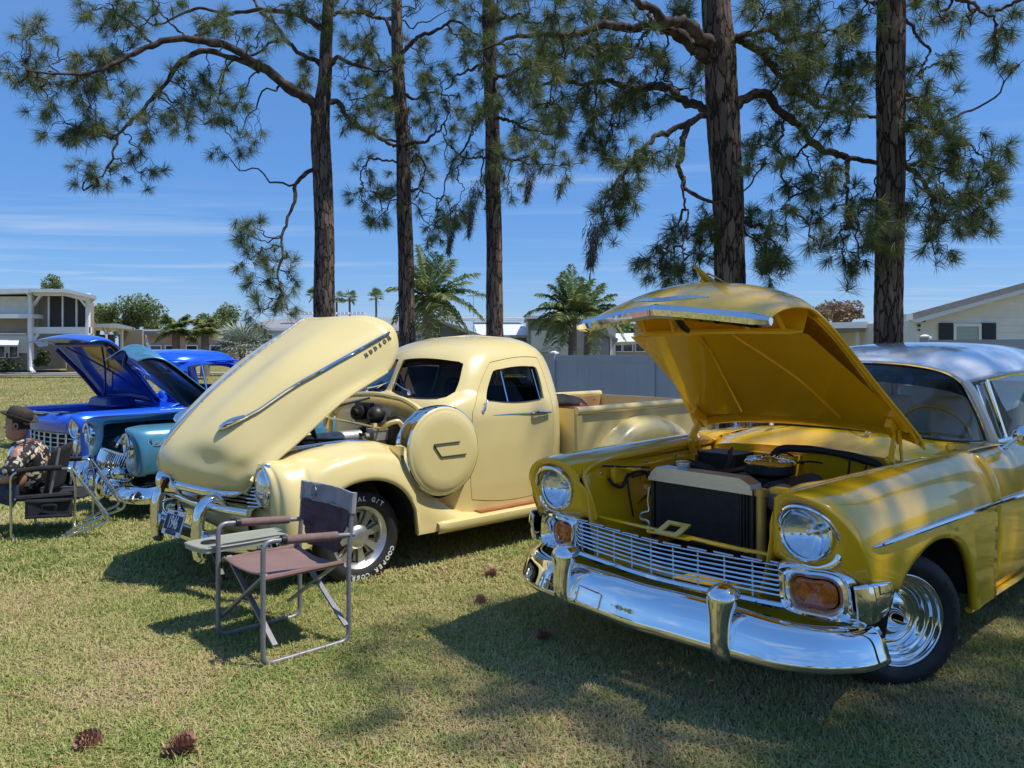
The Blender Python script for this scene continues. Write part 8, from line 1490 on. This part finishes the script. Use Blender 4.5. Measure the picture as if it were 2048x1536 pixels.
# shirt, shorts, shoes as clothing over the body
sp_ = [(-.035, 0, .36), (-.06, 0, .54), (-.062, 0, .67), (-.04, 0, .75), (-.02, 0, .79)]; se = [(0, 1), (1, 2), (2, 3), (3, 4)]; sr = [.168, .166, .172, .125, .078]
for s in (1, -1): i = len(sp_); sp_ += [(-.045, s*.15, .705), (-.025, s*.225, .60), (.0, s*.255, .515)]; se += [(2, i), (i, i+1), (i+1, i+2)]; sr += [.105, .090, .078]
skin('shirt', sp_, se, sr, M['floral_shirt'], mroot)
q = MB(); q.tube([(.01+.07*math.cos(a), .062*math.sin(a), .80-.02*math.cos(a)) for a in np.linspace(.4, 2*PI-.4, 20)], .014, 6); q.build('collar', M['floral_shirt'], mroot)
sp_ = [(-.04, 0, .40)]; se = []; sr = [.158]
for s in (1, -1): i = len(sp_); sp_ += [(.06, s*.10, .415), (.25, s*.142, .437), (.40, s*.15, .445)]; se += [(0, i), (i, i+1), (i+1, i+2)]; sr += [.112, .100, .092]
skin('shorts', sp_, se, sr, M['denim'], mroot)
for s in (1, -1): skin('shoe', [(.40, s*.15, .05), (.47, s*.152, .04), (.57, s*.156, .032)], [(0, 1), (1, 2)], [.048, .05, .040], M['black_fabric'], mroot)
ht = MB(); Mh = frame((.035, 0, 1.008), (-.34, 0, 1), (1, 0, .34)); P = []
for r, z in [(.088, -.012), (.092, .0), (.130, .004), (.146, .012), (.143, .018), (.130, .012), (.097, .010), (.095, .04), (.090, .075), (.075, .094), (.04, .098), (.001, .092)]:
    P.append([tuple(Mh @ Vector((z+(.022*math.sin(a)**2 if r > .12 else 0), r*1.10*math.cos(a), r*.92*math.sin(a)))) for a in np.linspace(0, 2*PI, 40, endpoint=False)])
ht.grid(P, cv=True); hat = ht.build('hat', M['hat_felt'], mroot, angle=50)
q = MB(); q.grid([[tuple(Mh @ Vector((z, .0975*1.10*math.cos(a), .0975*.92*math.sin(a)))) for a in np.linspace(0, 2*PI, 40, endpoint=False)] for z in (.011, .034)], cv=True); q.build('hat_band', M['black_fabric'], hat)
q = MB(); q.add([(.0, .092, 1.02), (-.02, .098, 1.045), (-.055, .097, 1.105), (-.062, .094, 1.125), (-.035, .096, 1.06), (-.012, .094, 1.03)], [(0, 1, 4, 5), (1, 2, 3, 4)]); pbr('feather', (.30, .13, .05), rough=.7, col2=(.08, .04, .02), vscale=60); q.build('feather', M['feather'], hat, thick=.003)
# ================================================================ pine cones and small litter
pbr('cone_scale', (.26, .115, .07), rough=.8, col2=(.46, .27, .18), vscale=30)
def cone(label, px, py, size, rx, seed):
    rng = np.random.default_rng(seed); Y = FPX*CAMZ/(py-HZ); X = (px-1024)/FPX*Y; root = thing('pine_cone', label, 'pine cone', (X, Y, size*.42), rng.random()*6, 'fallen pine cones'); root.rotation_euler = (rx, .3, rng.random()*6)
    q = MB(); q.lathe([(-.5*size, .001), (-.4*size, .13*size), (0, .16*size), (.4*size, .09*size), (.52*size, .001)], frame((0, 0, 0), (0, 0, 1), (1, 0, 0)), 10); q.build('core', M['cone_scale'], root)
    me0 = None
    for k in range(64):
        t = k/64; a = k*2.39996; z = (-.42+.92*t)*size; r0 = .14*size; ln = size*(.34*math.sin(PI*(.2+.72*t))**.8+.05); el = -.35+1.25*t; w = size*.17
        if me0 is None:
            b_ = MB(); b_.add([(0, -.35, 0), (0, .35, 0), (.7, .62, .05), (1, .3, .16), (1, -.3, .16), (.7, -.62, .05), (0, -.3, -.2), (0, .3, -.2), (.8, .4, -.06), (.8, -.4, -.06)], [(0, 5, 2, 1), (5, 4, 3, 2), (6, 7, 8, 9), (0, 1, 7, 6), (4, 9, 8, 3), (1, 2, 3, 8, 7), (0, 6, 9, 4, 5)]); o = b_.build('scale', M['cone_scale'], root, smooth=False); me0 = o.data
        else: o = bpy.data.objects.new('scale', me0); COL.objects.link(o); o.parent = root
        o.location = (r0*math.cos(a), r0*math.sin(a), z); o.rotation_euler = (0, -el, a); o.scale = (ln, w, size*.22)
cone('opened brown pine cone at bottom left, smaller of the close pair', 178, 1500, .085, 1.2, 1)
cone('larger opened pine cone on the grass at the bottom edge', 358, 1516, .10, .9, 2)
cone('reddish pine cone on sunlit grass between pickup and yellow bumper', 980, 1155, .075, 1.3, 3)
cone('dark pine cone at the edge of the yellow hood shadow', 962, 1210, .065, 1.0, 4)
cone('pine cone in shade beneath the yellow car bumper', 1088, 1283, .075, 1.2, 5)
cone('tiny cone on the grass under the side tray', 428, 1180, .05, 1.2, 6)
# fallen needles
rng = np.random.default_rng(5); n = 900; Y = 2.7+6*rng.random(n)**1.3; X = (-.66+1.32*rng.random(n))*Y; a = rng.random(n)*2*PI; l = .06+.09*rng.random(n); z = gz(X, Y)+.02+.02*rng.random(n); d = np.c_[np.cos(a)*l, np.sin(a)*l, .02*rng.standard_normal(n)]; s = np.c_[-np.sin(a), np.cos(a), np.zeros(n)]*.0014; c = np.c_[X, Y, z]
V = np.stack([c-d-s, c-d+s, c+d+s, c+d-s], 1).reshape(-1, 3); pbr('dry_needle', (.40, .22, .09), rough=.8, var=.2)
tag(fastmesh('fallen_needles', V, (np.arange(n)*4)[:, None]+np.array([[0, 1, 2, 3]]), M['dry_needle']), 'dry brown pine needles scattered over the lawn', 'pine needles', kind='stuff')
# bundle in the pickup bed
q = MB(); P = []
for x in np.linspace(0, 1, 14):
    r = .16*math.sin(PI*(.12+.80*x))**.6; P.append([(-2.14-.42*x, .40+r*1.2*math.cos(a), 1.0+.03-.03*x+r*.6*math.sin(a)+.02*mn.noise((x*6, a*2, 1))) for a in np.linspace(0, 2*PI, 18, endpoint=False)])
q.grid(P, cv=True); q.F += [tuple(range(17, -1, -1)), tuple(13*18+j for j in range(18))]; br_ = thing('bedroll', 'dark red and black bundle in the cream pickup bed behind the cab', 'bundle', (-1.522, 5.726, 0), HEAD); q.build('roll', M['red_fabric'], br_)
q = MB(); P = []
for x in np.linspace(.0, 1, 12): P.append([(-2.12-.48*x, .40+.19*math.cos(a)*math.sin(PI*(.2+.7*x)), 1.035-.04*x+.115*math.sin(PI*(.2+.72*x))**.6*math.sin(a)+.012*mn.noise((x*9, a*3, 5))) for a in np.linspace(.2, 2.6, 12)])
q.grid(P); q.build('cover', M['black_fabric'], br_, thick=.02)
